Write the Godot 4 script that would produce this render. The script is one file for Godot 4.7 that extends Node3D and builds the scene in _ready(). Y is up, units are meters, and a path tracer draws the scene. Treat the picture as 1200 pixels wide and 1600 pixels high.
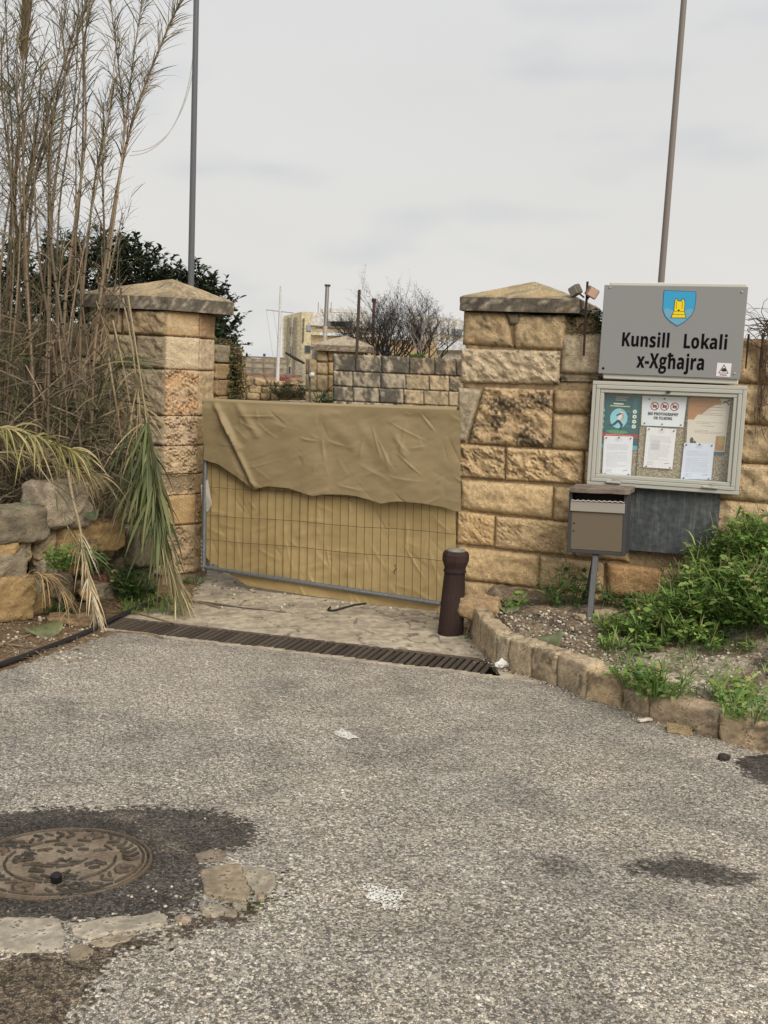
extends Node3D

const F := 1600.0
const ANG := 20.0
var cam_t: Transform3D
var nz := FastNoiseLite.new()
var nz2 := FastNoiseLite.new()
var cel := FastNoiseLite.new()
var rng := RandomNumberGenerator.new()
var taken := {}
var M := {}

# ---------- mesh builder, in world coordinates ----------
class MB:
	var v := PackedVector3Array()
	var c := PackedColorArray()
	var uv := PackedVector2Array()
	var ix := PackedInt32Array()
	func vert(p: Vector3, col := Color.WHITE, t := Vector2.ZERO) -> int:
		v.append(p)
		c.append(col)
		uv.append(t)
		return v.size() - 1
	func tri(a: int, b: int, d: int) -> void:
		ix.append(a)
		ix.append(b)
		ix.append(d)
	func quad(a: int, b: int, d: int, e: int) -> void:
		tri(a, b, d)
		tri(a, d, e)
	func face(p: Array, col: Color) -> void:
		var k := v.size()
		for q in p:
			vert(q, col)
		for i in range(1, p.size() - 1):
			tri(k, k + i, k + i + 1)
	func face_uv(a: Vector3, b: Vector3, d: Vector3, e: Vector3, col := Color.WHITE) -> void:
		var k := v.size()
		vert(a, col, Vector2(0, 0))
		vert(b, col, Vector2(1, 0))
		vert(d, col, Vector2(1, 1))
		vert(e, col, Vector2(0, 1))
		quad(k, k + 1, k + 2, k + 3)
	# tube along a path
	func tube(path: Array, radii: Array, sides: int, col: Color, col2 = null, caps := true) -> void:
		var n := path.size()
		var k0 := v.size()
		var x := Vector3.RIGHT
		for i in n:
			var dir: Vector3 = (path[mini(i + 1, n - 1)] - path[maxi(i - 1, 0)]).normalized()
			if i == 0:
				x = dir.cross(Vector3(0.3, 0.2, 0.93)).normalized()
				if x.length() < 0.5:
					x = dir.cross(Vector3.UP).normalized()
			x = (x - dir * x.dot(dir)).normalized()
			var y := dir.cross(x)
			var cc: Color = col if col2 == null else col.lerp(col2, float(i) / maxf(1, n - 1))
			var r: float = radii[i] if i < radii.size() else radii[radii.size() - 1]
			for s in sides:
				var a := TAU * s / sides
				vert(path[i] + (x * cos(a) + y * sin(a)) * r, cc)
		for i in n - 1:
			for s in sides:
				var s2 := (s + 1) % sides
				quad(k0 + i * sides + s, k0 + (i + 1) * sides + s, k0 + (i + 1) * sides + s2, k0 + i * sides + s2)
		if caps:
			for e in [0, n - 1]:
				for s in range(1, sides - 1):
					tri(k0 + e * sides, k0 + e * sides + s, k0 + e * sides + s + 1)
	# narrow leaf: a strip that tapers and droops
	func blade(p: Vector3, dir: Vector3, side: Vector3, length: float, width: float, droop: float, col: Color, seg := 4, fold := 0.0) -> void:
		var k := v.size()
		var q := p
		var d := dir.normalized()
		for i in seg + 1:
			var t := float(i) / seg
			var w := width * 0.5 * (0.55 + 1.6 * t - 2.15 * t * t) if t < 1.0 else 0.0
			w = maxf(w, 0.0004)
			vert(q - side * w, col)
			vert(q + side * w, col)
			q += d * (length / seg)
			d = (d + Vector3.DOWN * droop / seg).normalized()
		for i in seg:
			quad(k + i * 2, k + i * 2 + 2, k + i * 2 + 3, k + i * 2 + 1)
	# broad leaf with a fold along its middle
	func leaf(p: Vector3, dir: Vector3, up: Vector3, length: float, width: float, col: Color, lobed := false) -> void:
		var d := dir.normalized()
		var s := d.cross(up).normalized()
		var u := s.cross(d)
		var k := v.size()
		vert(p, col)
		vert(p + d * length * 0.3 + s * width * 0.46 + u * width * 0.12, col)
		if lobed:
			vert(p + d * length * 0.45 + s * width * 0.28 + u * width * 0.06, col)
			vert(p + d * length * 0.7 + s * width * 0.4 + u * width * 0.02, col)
		else:
			vert(p + d * length * 0.68 + s * width * 0.36 + u * width * 0.05, col)
		vert(p + d * length - u * length * 0.14, col)
		if lobed:
			vert(p + d * length * 0.7 - s * width * 0.4 + u * width * 0.02, col)
			vert(p + d * length * 0.45 - s * width * 0.28 + u * width * 0.06, col)
		else:
			vert(p + d * length * 0.68 - s * width * 0.36 + u * width * 0.05, col)
		vert(p + d * length * 0.3 - s * width * 0.46 + u * width * 0.12, col)
		var m := vert(p + d * length * 0.5, col)
		var n := m - k
		for i in n:
			tri(m, k + i, k + (i + 1) % n)
	# box with chamfered edges
	func cbox(t: Transform3D, size: Vector3, bev: float, col: Color) -> void:
		var h := size * 0.5
		var b := minf(bev, minf(h.x, minf(h.y, h.z)) * 0.9)
		var id := {}
		for sx in [-1, 1]:
			for sy in [-1, 1]:
				for sz in [-1, 1]:
					for ax in 3:
						var p := Vector3(sx * (h.x - b), sy * (h.y - b), sz * (h.z - b))
						p[ax] = [sx, sy, sz][ax] * h[ax]
						id[Vector4i(sx, sy, sz, ax)] = vert(t * p, col)
		for sx in [-1, 1]:
			quad(id[Vector4i(sx, -1, -1, 0)], id[Vector4i(sx, 1, -1, 0)], id[Vector4i(sx, 1, 1, 0)], id[Vector4i(sx, -1, 1, 0)])
			quad(id[Vector4i(-1, sx, -1, 1)], id[Vector4i(1, sx, -1, 1)], id[Vector4i(1, sx, 1, 1)], id[Vector4i(-1, sx, 1, 1)])
			quad(id[Vector4i(-1, -1, sx, 2)], id[Vector4i(1, -1, sx, 2)], id[Vector4i(1, 1, sx, 2)], id[Vector4i(-1, 1, sx, 2)])
			for sy in [-1, 1]:
				quad(id[Vector4i(sx, sy, -1, 0)], id[Vector4i(sx, sy, 1, 0)], id[Vector4i(sx, sy, 1, 1)], id[Vector4i(sx, sy, -1, 1)])
				quad(id[Vector4i(sx, -1, sy, 0)], id[Vector4i(sx, 1, sy, 0)], id[Vector4i(sx, 1, sy, 2)], id[Vector4i(sx, -1, sy, 2)])
				quad(id[Vector4i(-1, sx, sy, 1)], id[Vector4i(1, sx, sy, 1)], id[Vector4i(1, sx, sy, 2)], id[Vector4i(-1, sx, sy, 2)])
				for sz in [-1, 1]:
					tri(id[Vector4i(sx, sy, sz, 0)], id[Vector4i(sx, sy, sz, 1)], id[Vector4i(sx, sy, sz, 2)])
	# turned shape
	func lathe(t: Transform3D, prof: Array, sides: int, col: Color) -> void:
		var k := v.size()
		for i in prof.size():
			for s in sides:
				var a := TAU * s / sides
				vert(t * Vector3(prof[i].x * cos(a), prof[i].y, prof[i].x * sin(a)), col)
		for i in prof.size() - 1:
			for s in sides:
				var s2 := (s + 1) % sides
				quad(k + i * sides + s, k + (i + 1) * sides + s, k + (i + 1) * sides + s2, k + i * sides + s2)

	func mesh(off: Vector3, smooth: bool) -> ArrayMesh:
		var a := []
		a.resize(Mesh.ARRAY_MAX)
		if smooth:
			var w := PackedVector3Array()
			w.resize(v.size())
			for i in v.size():
				w[i] = v[i] - off
			var nn := PackedVector3Array()
			nn.resize(v.size())
			for i in range(0, ix.size(), 3):
				var f := (w[ix[i + 2]] - w[ix[i]]).cross(w[ix[i + 1]] - w[ix[i]])
				nn[ix[i]] += f
				nn[ix[i + 1]] += f
				nn[ix[i + 2]] += f
			for i in nn.size():
				nn[i] = nn[i].normalized() if nn[i].length_squared() > 1e-20 else Vector3.UP
			a[Mesh.ARRAY_VERTEX] = w
			a[Mesh.ARRAY_NORMAL] = nn
			a[Mesh.ARRAY_COLOR] = c
			a[Mesh.ARRAY_TEX_UV] = uv
			a[Mesh.ARRAY_INDEX] = ix
		else:
			var w := PackedVector3Array()
			var nn := PackedVector3Array()
			var cc := PackedColorArray()
			var uu := PackedVector2Array()
			w.resize(ix.size())
			nn.resize(ix.size())
			cc.resize(ix.size())
			uu.resize(ix.size())
			for i in range(0, ix.size(), 3):
				var f := (v[ix[i + 2]] - v[ix[i]]).cross(v[ix[i + 1]] - v[ix[i]]).normalized()
				for j in 3:
					w[i + j] = v[ix[i + j]] - off
					nn[i + j] = f
					cc[i + j] = c[ix[i + j]]
					uu[i + j] = uv[ix[i + j]]
			a[Mesh.ARRAY_VERTEX] = w
			a[Mesh.ARRAY_NORMAL] = nn
			a[Mesh.ARRAY_COLOR] = cc
			a[Mesh.ARRAY_TEX_UV] = uu
		var m := ArrayMesh.new()
		m.add_surface_from_arrays(Mesh.PRIMITIVE_TRIANGLES, a)
		return m

# ---------- a vertical plane to build on ----------
class Fr:
	var o: Vector3
	var u: Vector3
	var n: Vector3
	func _init(at: Vector3, deg: float) -> void:
		o = Vector3(at.x, 0, at.z)
		u = Vector3(cos(deg_to_rad(deg)), 0, sin(deg_to_rad(deg)))
		n = Vector3(-u.z, 0, u.x)
	func p(s: float, h: float, d := 0.0) -> Vector3:
		return o + u * s + Vector3.UP * h + n * d
	func xf(s: float, h: float, d := 0.0, tilt := 0.0) -> Transform3D:
		return Transform3D(Basis(u, Vector3.UP, n) * Basis(Vector3(0, 0, 1), tilt), p(s, h, d))

# ---------- pixels of the photograph as directions ----------
func ray(px: float, py: float) -> Vector3:
	return cam_t.basis * Vector3((px - 600.0) / F, -(py - 800.0) / F, -1.0)

func at_depth(px: float, py: float, d: float) -> Vector3:
	return cam_t.origin + ray(px, py) * d

func gp(px: float, py: float, up := 0.0) -> Vector3:
	var r := ray(px, py)
	var lo := 0.3
	var hi := 60.0
	for i in 40:
		var m := (lo + hi) * 0.5
		var q := cam_t.origin + r * m
		if q.y < G(q.x, q.z) + up:
			hi = m
		else:
			lo = m
	return cam_t.origin + r * hi

func bp(px: float, py: float, up := 0.0) -> Vector3:
	var r := ray(px, py)
	var lo := 0.3
	var hi := 12.0
	for i in 40:
		var m := (lo + hi) * 0.5
		var q := cam_t.origin + r * m
		if q.y < BK(q.x, q.z) + up:
			hi = m
		else:
			lo = m
	return cam_t.origin + r * hi

func wp(px: float, py: float, f: Fr, d := 0.0) -> Vector2:
	var r := ray(px, py)
	var t := (f.p(0, 0, d) - cam_t.origin).dot(f.n) / r.dot(f.n)
	var q := cam_t.origin + r * t
	return Vector2((q - f.o).dot(f.u), q.y)

# ---------- lie of the land ----------
func road_y(z: float) -> float:
	var d := -z
	if d < 2.6:
		return 0.051 + (2.6 - d) * 0.03
	if d < 9.5:
		return -0.085 * (d - 3.2)
	return -0.5355 - (d - 9.5) * 0.02

func zd(x: float) -> float:
	return -6.874 + 0.367 * x

func G(x: float, z: float) -> float:
	var e := zd(x)
	if z > e:
		return road_y(z)
	return road_y(e) + minf(e - z, 6.0) * 0.002

# raised bank behind the kerb, rising to the right where weeds grow
func BK(x: float, z: float) -> float:
	var y := G(x, z) + 0.15
	y += 0.62 * smoothstep(1.75, 3.3, x) * smoothstep(-4.9, -7.0, z)
	y += 0.05 * nz.get_noise_2d(x * 18.0, z * 18.0)
	y += 0.09 * smoothstep(-6.4, -7.8, z)
	return y

# ---------- naming and parenting ----------
func numbered(nm: String) -> String:
	if not taken.has(nm):
		taken[nm] = 0
		return nm
	taken[nm] += 1
	return "%s_%03d" % [nm, taken[nm]]

func thing(nm: String, label: String, cat: String, at: Vector3, group := "") -> Node3D:
	var o := Node3D.new()
	o.name = numbered(nm)
	add_child(o)
	o.position = at
	o.set_meta("label", label)
	o.set_meta("category", cat)
	if group:
		o.set_meta("group", group)
	return o

func off(n: Node) -> Vector3:
	var p := Vector3.ZERO
	while n != self and n is Node3D:
		p += n.position
		n = n.get_parent()
	return p

func part(parent: Node, nm: String, mb: MB, mat: Material, smooth := false) -> MeshInstance3D:
	var mi := MeshInstance3D.new()
	mi.name = nm
	var m := mb.mesh(off(parent), smooth)
	m.surface_set_material(0, mat)
	mi.mesh = m
	parent.add_child(mi, true)
	return mi

func solo(nm: String, label: String, cat: String, mb: MB, mat: Material, at: Vector3, smooth := false, group := "") -> MeshInstance3D:
	var mi := MeshInstance3D.new()
	mi.name = numbered(nm)
	var m := mb.mesh(at, smooth)
	m.surface_set_material(0, mat)
	mi.mesh = m
	add_child(mi)
	mi.position = at
	mi.set_meta("label", label)
	mi.set_meta("category", cat)
	if group:
		mi.set_meta("group", group)
	return mi

func struct(nm: String, mb: MB, mat: Material, smooth := true) -> MeshInstance3D:
	var mi := part(self, numbered(nm), mb, mat, smooth)
	mi.set_meta("kind", "structure")
	return mi

func stuff(nm: String, label: String, cat: String, mb: MB, mat: Material, smooth := false) -> MeshInstance3D:
	var mi := part(self, numbered(nm), mb, mat, smooth)
	mi.set_meta("kind", "stuff")
	mi.set_meta("label", label)
	mi.set_meta("category", cat)
	return mi

# ---------- textures and materials ----------
func noise_bytes(kind: int, freq: float, sd: int, size: int, octaves := 1, ret := 0) -> PackedByteArray:
	var f := FastNoiseLite.new()
	f.seed = sd
	f.noise_type = kind as FastNoiseLite.NoiseType
	f.frequency = freq
	f.fractal_type = FastNoiseLite.FRACTAL_FBM if octaves > 1 else FastNoiseLite.FRACTAL_NONE
	f.fractal_octaves = octaves
	f.cellular_return_type = ret as FastNoiseLite.CellularReturnType
	f.cellular_jitter = 1.0
	var im := f.get_seamless_image(size, size, false, false, 0.1, true)
	im.convert(Image.FORMAT_L8)
	return im.get_data()

func tex(bytes: PackedByteArray, size: int, fmt := Image.FORMAT_RGB8) -> ImageTexture:
	return ImageTexture.create_from_image(Image.create_from_data(size, size, false, fmt, bytes))

func make_textures() -> void:
	var S := 1024
	# broken stone set in bitumen
	var a := noise_bytes(FastNoiseLite.TYPE_CELLULAR, 0.105, 11, S, 1, FastNoiseLite.RETURN_CELL_VALUE)
	var b := noise_bytes(FastNoiseLite.TYPE_CELLULAR, 0.105, 11, S, 1, FastNoiseLite.RETURN_DISTANCE2_SUB)
	var f := noise_bytes(FastNoiseLite.TYPE_SIMPLEX, 0.02, 5, S, 4)
	var a2 := noise_bytes(FastNoiseLite.TYPE_CELLULAR, 0.062, 12, S, 1, FastNoiseLite.RETURN_CELL_VALUE)
	var b2 := noise_bytes(FastNoiseLite.TYPE_CELLULAR, 0.062, 12, S, 1, FastNoiseLite.RETURN_DISTANCE2_SUB)
	var rgb := PackedByteArray()
	rgb.resize(S * S * 3)
	var hgt := PackedByteArray()
	hgt.resize(S * S)
	for i in S * S:
		var q := a[i]
		var e := minf(1.0, b[i] / 62.0)
		if a2[i] > 205:
			q = (a2[i] * 5) % 256
			e = minf(1.0, b2[i] / 44.0)
		var l := 0.62
		if q < 62:
			l = 0.54
		elif q < 120:
			l = 0.71
		elif q < 205:
			l = 0.84
		else:
			l = 1.0
		l *= (0.70 + 0.30 * e) * (0.82 + 0.24 * f[i] / 255.0)
		var w := ((q * 7) % 64) / 64.0 * 0.10
		rgb[i * 3] = int(minf(255.0, 255.0 * l * 1.02))
		rgb[i * 3 + 1] = int(minf(255.0, 255.0 * l * (1.01 - w * 0.4)))
		rgb[i * 3 + 2] = int(minf(255.0, 255.0 * l * (1.0 - w)))
		hgt[i] = int(255.0 * e * (0.6 + 0.4 * ((q * 13) % 256) / 255.0))
	M.t_road = tex(rgb, S)
	M.h_road = tex(hgt, S, Image.FORMAT_L8)
	# limestone: fine grain, soft mottling, small pores
	S = 512
	a = noise_bytes(FastNoiseLite.TYPE_SIMPLEX, 0.012, 21, S, 6)
	b = noise_bytes(FastNoiseLite.TYPE_CELLULAR, 0.055, 23, S, 1, FastNoiseLite.RETURN_DISTANCE)
	f = noise_bytes(FastNoiseLite.TYPE_SIMPLEX, 0.18, 24, S, 3)
	rgb.resize(S * S * 3)
	hgt.resize(S * S)
	for i in S * S:
		var pore := clampf((b[i] - 36.0) / 40.0, 0.0, 1.0) if a[i] > 168 else 1.0
		var l := (0.74 + 0.28 * a[i] / 255.0) * (0.88 + 0.16 * f[i] / 255.0) * (0.78 + 0.22 * pore)
		var w := (a[(i * 3 + 999) % (S * S)]) / 255.0 * 0.05
		rgb[i * 3] = int(255.0 * minf(1.0, l * 1.06))
		rgb[i * 3 + 1] = int(255.0 * minf(1.0, l * (1.04 - w * 0.3)))
		rgb[i * 3 + 2] = int(255.0 * minf(1.0, l * (1.02 - w)))
		hgt[i] = int(clampf(110.0 * pore + 0.38 * a[i] + 0.18 * f[i], 0.0, 255.0))
	M.t_stone = tex(rgb, S)
	M.h_stone = tex(hgt, S, Image.FORMAT_L8)
	# plain mottle for concrete, soil, paint, metal
	a = noise_bytes(FastNoiseLite.TYPE_SIMPLEX, 0.010, 31, S, 6)
	f = noise_bytes(FastNoiseLite.TYPE_SIMPLEX, 0.25, 32, S, 2)
	for i in S * S:
		var l := (0.74 + 0.24 * a[i] / 255.0) * (0.84 + 0.18 * f[i] / 255.0)
		rgb[i * 3] = int(255.0 * minf(1.0, l * 1.04))
		rgb[i * 3 + 1] = int(255.0 * minf(1.0, l * 1.03))
		rgb[i * 3 + 2] = int(255.0 * minf(1.0, l * 1.01))
		hgt[i] = int(clampf(0.5 * a[i] + 0.5 * f[i], 0.0, 255.0))
	M.t_mottle = tex(rgb, S)
	M.h_mottle = tex(hgt, S, Image.FORMAT_L8)
	# soil with crumbs
	a = noise_bytes(FastNoiseLite.TYPE_SIMPLEX, 0.02, 41, S, 6)
	b = noise_bytes(FastNoiseLite.TYPE_CELLULAR, 0.09, 42, S, 1, FastNoiseLite.RETURN_CELL_VALUE)
	f = noise_bytes(FastNoiseLite.TYPE_CELLULAR, 0.09, 42, S, 1, FastNoiseLite.RETURN_DISTANCE2_SUB)
	for i in S * S:
		var l := (0.5 + 0.4 * a[i] / 255.0)
		if b[i] > 190:
			l *= 0.8 + 0.5 * minf(1.0, f[i] / 80.0)
		rgb[i * 3] = int(255.0 * minf(1.0, l * 1.10))
		rgb[i * 3 + 1] = int(255.0 * minf(1.0, l * 1.06))
		rgb[i * 3 + 2] = int(255.0 * minf(1.0, l))
		hgt[i] = int(clampf(0.5 * a[i] + (0.5 * f[i] if b[i] > 190 else 20.0), 0.0, 255.0))
	M.t_soil = tex(rgb, S)
	M.h_soil = tex(hgt, S, Image.FORMAT_L8)

func mat(rough: float, t = null, h = null, scale := 1.0, bump := 0.3, tri := true, metal := 0.0) -> StandardMaterial3D:
	var m := StandardMaterial3D.new()
	m.vertex_color_use_as_albedo = true
	m.roughness = rough
	m.metallic = metal
	m.metallic_specular = 0.35
	m.cull_mode = BaseMaterial3D.CULL_DISABLED
	if t:
		m.albedo_texture = t
	if h:
		m.heightmap_enabled = true
		m.heightmap_texture = h
		m.heightmap_scale = bump
	m.uv1_scale = Vector3.ONE * scale
	if tri and t:
		m.uv1_triplanar = true
		m.uv1_world_triplanar = true
		m.uv1_triplanar_sharpness = 4.0
	return m

func make_materials() -> void:
	make_textures()
	M.road = mat(0.93, M.t_road, M.h_road, 1.4, 0.26, false)
	M.concrete = mat(0.92, M.t_mottle, M.h_mottle, 1.6, 0.3)
	M.soil = mat(0.97, M.t_soil, M.h_soil, 1.7, 1.0)
	M.stone = mat(0.94, M.t_stone, M.h_stone, 2.3, 1.5)
	M.stone_far = mat(0.95, M.t_stone, M.h_stone, 1.1, 0.8)
	M.plaster = mat(0.9, M.t_mottle, null, 0.5)
	M.cap = mat(0.95, M.t_stone, M.h_stone, 4.0, 0.8)
	M.leaf = mat(0.62)
	M.leaf.backlight_enabled = true
	M.leaf.backlight = Color(0.55, 0.6, 0.3)
	M.dry = mat(0.85)
	M.dry.backlight_enabled = true
	M.dry.backlight = Color(0.2, 0.18, 0.12)
	M.reed = mat(0.55, M.t_mottle, null, 6.0)
	M.bark = mat(0.95, M.t_mottle, M.h_mottle, 8.0, 0.5)
	M.galv = mat(0.45, M.t_mottle, null, 7.0, 0.1, true, 0.55)
	M.iron = mat(0.8, M.t_mottle, M.h_mottle, 9.0, 0.25, true, 0.25)
	M.paint = mat(0.5, M.t_mottle, null, 3.0)
	M.enamel = mat(0.42)
	M.plastic = mat(0.42)
	M.print = mat(0.75)
	M.rust = mat(0.9, M.t_mottle, M.h_mottle, 12.0, 0.3)
	M.tarp = mat(0.58)
	M.wood = mat(0.9, M.t_mottle, M.h_mottle, 8.0, 0.3)
	M.wood.uv1_scale = Vector3(4, 40, 4)
	var g := StandardMaterial3D.new()
	g.transparency = BaseMaterial3D.TRANSPARENCY_ALPHA
	g.albedo_color = Color(0.9, 0.95, 0.93, 0.06)
	g.roughness = 0.04
	g.cull_mode = BaseMaterial3D.CULL_DISABLED
	M.glass = g

# ---------- stone pieces ----------
func tone(c: Color, k: float) -> Color:
	return Color(c.r * k, c.g * k, c.b * k)

# dressed block on a vertical plane; q = corners (top left, top right, bottom right, bottom left) in plane coordinates
func block(f: Fr, q: Array, depth: float, col: Color, sd: float, o := {}) -> MB:
	var mb := MB.new()
	var w: float = (q[1] - q[0]).length()
	var hgt: float = (q[3] - q[0]).length()
	var cell: float = o.get("cell", 0.022)
	var nx := clampi(int(w / cell), 5, 60)
	var ny := clampi(int(hgt / cell), 4, 40)
	var bulge: float = o.get("bulge", 0.012)
	var amp: float = o.get("amp", 0.012)
	var rnd: float = o.get("round", 0.015)
	var pits: float = o.get("pits", 0.0)
	var lichen: float = o.get("lichen", 0.0)
	var lc: Color = o.get("lichen_col", Color(0.045, 0.042, 0.036))
	var scar: float = o.get("scar", 0.0)
	var idx := []
	for j in range(-1, ny + 2):
		var row := PackedInt32Array()
		for i in range(-1, nx + 2):
			var a := clampf(float(i) / nx, 0, 1)
			var b := clampf(float(j) / ny, 0, 1)
			var back := i < 0 or j < 0 or i > nx or j > ny
			var p2: Vector2 = q[0].lerp(q[1], a).lerp(q[3].lerp(q[2], a), b)
			var ed := minf(minf(a, 1 - a) * w, minf(b, 1 - b) * hgt)
			var e := clampf(ed / rnd, 0, 1)
			var e2 := clampf(ed / (rnd * 2.5), 0, 1)
			var x := p2.x * 100.0 + sd * 37.0
			var y := p2.y * 100.0 + sd * 11.0
			var d := -rnd * 0.8 * (1 - e) * (1 - e) + bulge * (1 - (1 - e2) * (1 - e2))
			var big := nz.get_noise_2d(x * 0.75, y * 0.95)
			d += (big * 1.5 + nz2.get_noise_2d(x * 0.7, y * 0.7) * 0.3 + nz2.get_noise_2d(x * 1.7 + 40, y * 2.1) * 0.35) * amp * (0.25 + 0.75 * e2)
			var pit := 0.0
			if pits > 0.0:
				var cv := cel.get_noise_2d(x * 1.5, y * 1.5)
				pit = clampf((cv + 0.62) * 2.6, 0, 1) * clampf(nz.get_noise_2d(x * 0.6 + 900, y * 0.6) * 2.5 + 0.7, 0, 1) * pits
				d -= 0.034 * pit * e
			var wob: Vector2 = Vector2(nz2.get_noise_2d(p2.x * 160 + sd, p2.y * 160), nz2.get_noise_2d(p2.y * 160, p2.x * 160 + 77 + sd)) * float(o.get("wob", 0.005))
			p2 += wob
			if back:
				d = -depth
			var k := 1.0 + 0.16 * big + 0.10 * nz2.get_noise_2d(x * 1.6, y * 1.6)
			var cc := tone(col, k)
			if scar > 0.0:
				var sc := clampf(nz.get_noise_2d(x * 0.5 + 300, y * 0.8 + 50) * 3.0 - 0.2 + scar, 0, 1)
				cc = cc.lerp(Color(col.r * 1.05, col.g * 0.88, col.b * 0.72), sc * 0.6)
			if lichen > 0.0:
				var sy: float = o.get("streak", 1.0)
				var ln := nz.get_noise_2d(x * 0.42 + 500, y * 0.42 * sy) * 1.1 + nz2.get_noise_2d(x * 1.1, y * 1.1 * sy + 60) * 0.7
				var lk := clampf((ln + lichen * 1.6 - 0.8) * 3.0, 0, 1)
				cc = cc.lerp(lc, lk * 0.85)
			row.append(mb.vert(f.p(p2.x, p2.y, d), cc))
		idx.append(row)
	for j in idx.size() - 1:
		for i in idx[0].size() - 1:
			mb.quad(idx[j][i], idx[j][i + 1], idx[j + 1][i + 1], idx[j + 1][i])
	return mb

# free-standing rough block or boulder
func rock(t: Transform3D, size: Vector3, rnd: float, amp: float, col: Color, sd: float, n := 9, lichen := 0.0, into: MB = null, lc := Color(0.1, 0.09, 0.075)) -> MB:
	var mb := MB.new() if into == null else into
	var ids := {}
	var h := size * 0.5
	var r := minf(rnd, minf(h.x, minf(h.y, h.z)))
	for ax in 3:
		for sg in [-1, 1]:
			var g := []
			for j in n + 1:
				var row := PackedInt32Array()
				for i in n + 1:
					var uvw := Vector3.ZERO
					uvw[ax] = sg
					uvw[(ax + 1) % 3] = -1.0 + 2.0 * i / n
					uvw[(ax + 2) % 3] = -1.0 + 2.0 * j / n
					var key := Vector3i((uvw * n).round())
					if not ids.has(key):
						var p := uvw * h
						var inner := Vector3(clampf(p.x, -h.x + r, h.x - r), clampf(p.y, -h.y + r, h.y - r), clampf(p.z, -h.z + r, h.z - r))
						var dir := (p - inner)
						if dir.length() > 1e-6:
							p = inner + dir.normalized() * r
						var nd := (p / h).normalized()
						var w := t * p
						var big := nz.get_noise_3d(w.x * 70 + sd * 31, w.y * 70 + sd * 17, w.z * 70)
						var sm := nz2.get_noise_3d(w.x * 90 + sd * 13, w.y * 90, w.z * 90 + sd)
						p += nd * (big * 1.6 + sm * 0.8) * amp
						var cc := tone(col, 1.0 + 0.22 * big + 0.2 * sm)
						if lichen > 0.0:
							cc = cc.lerp(lc, clampf((nz.get_noise_3d(w.x * 40 + sd * 7 + 300, w.y * 40, w.z * 40) + sm * 0.6 + lichen - 0.5) * 3.0, 0, 1) * 0.8)
						ids[key] = mb.vert(t * p, cc)
					row.append(ids[key])
				g.append(row)
			for j in n:
				for i in n:
					if sg > 0:
						mb.quad(g[j][i], g[j + 1][i], g[j + 1][i + 1], g[j][i + 1])
					else:
						mb.quad(g[j][i], g[j][i + 1], g[j + 1][i + 1], g[j + 1][i])
	return mb

func turn(yaw: float, pitch := 0.0, roll := 0.0) -> Basis:
	return Basis.from_euler(Vector3(pitch, yaw, roll))

func rnd(a: float, b: float) -> float:
	return rng.randf_range(a, b)

func smooth_path(pts: Array, n: int) -> Array:
	var c := Curve3D.new()
	for i in pts.size():
		var d: Vector3 = (pts[mini(i + 1, pts.size() - 1)] - pts[maxi(i - 1, 0)]) / 6.0
		c.add_point(pts[i], -d, d)
	var out := []
	for i in n + 1:
		out.append(c.samplef(float(i) / n * (pts.size() - 1)))
	return out

# ---------- ground ----------
func poly(pts: Array, on_bank := false) -> PackedVector2Array:
	var o := PackedVector2Array()
	for p in pts:
		var q := bp(p[0], p[1]) if on_bank else gp(p[0], p[1])
		o.append(Vector2(q.x, q.z))
	return o

func blob(x: float, z: float, c: Vector2, rx: float, rz: float, a := 0.0) -> float:
	var d := Vector2(x - c.x, z - c.y).rotated(-a)
	return 1.0 - sqrt(d.x * d.x / (rx * rx) + d.y * d.y / (rz * rz))

var kerb_line := []

func kerb_x(z: float) -> float:   # x of the kerb's road face at z
	for i in kerb_line.size() - 1:
		var a: Vector3 = kerb_line[i]
		var b: Vector3 = kerb_line[i + 1]
		if z >= a.z and z <= b.z:
			return lerpf(a.x, b.x, (z - a.z) / (b.z - a.z))
	return kerb_line[0].x if z < kerb_line[0].z else kerb_line[-1].x + (z - kerb_line[-1].z) * 0.66

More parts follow.
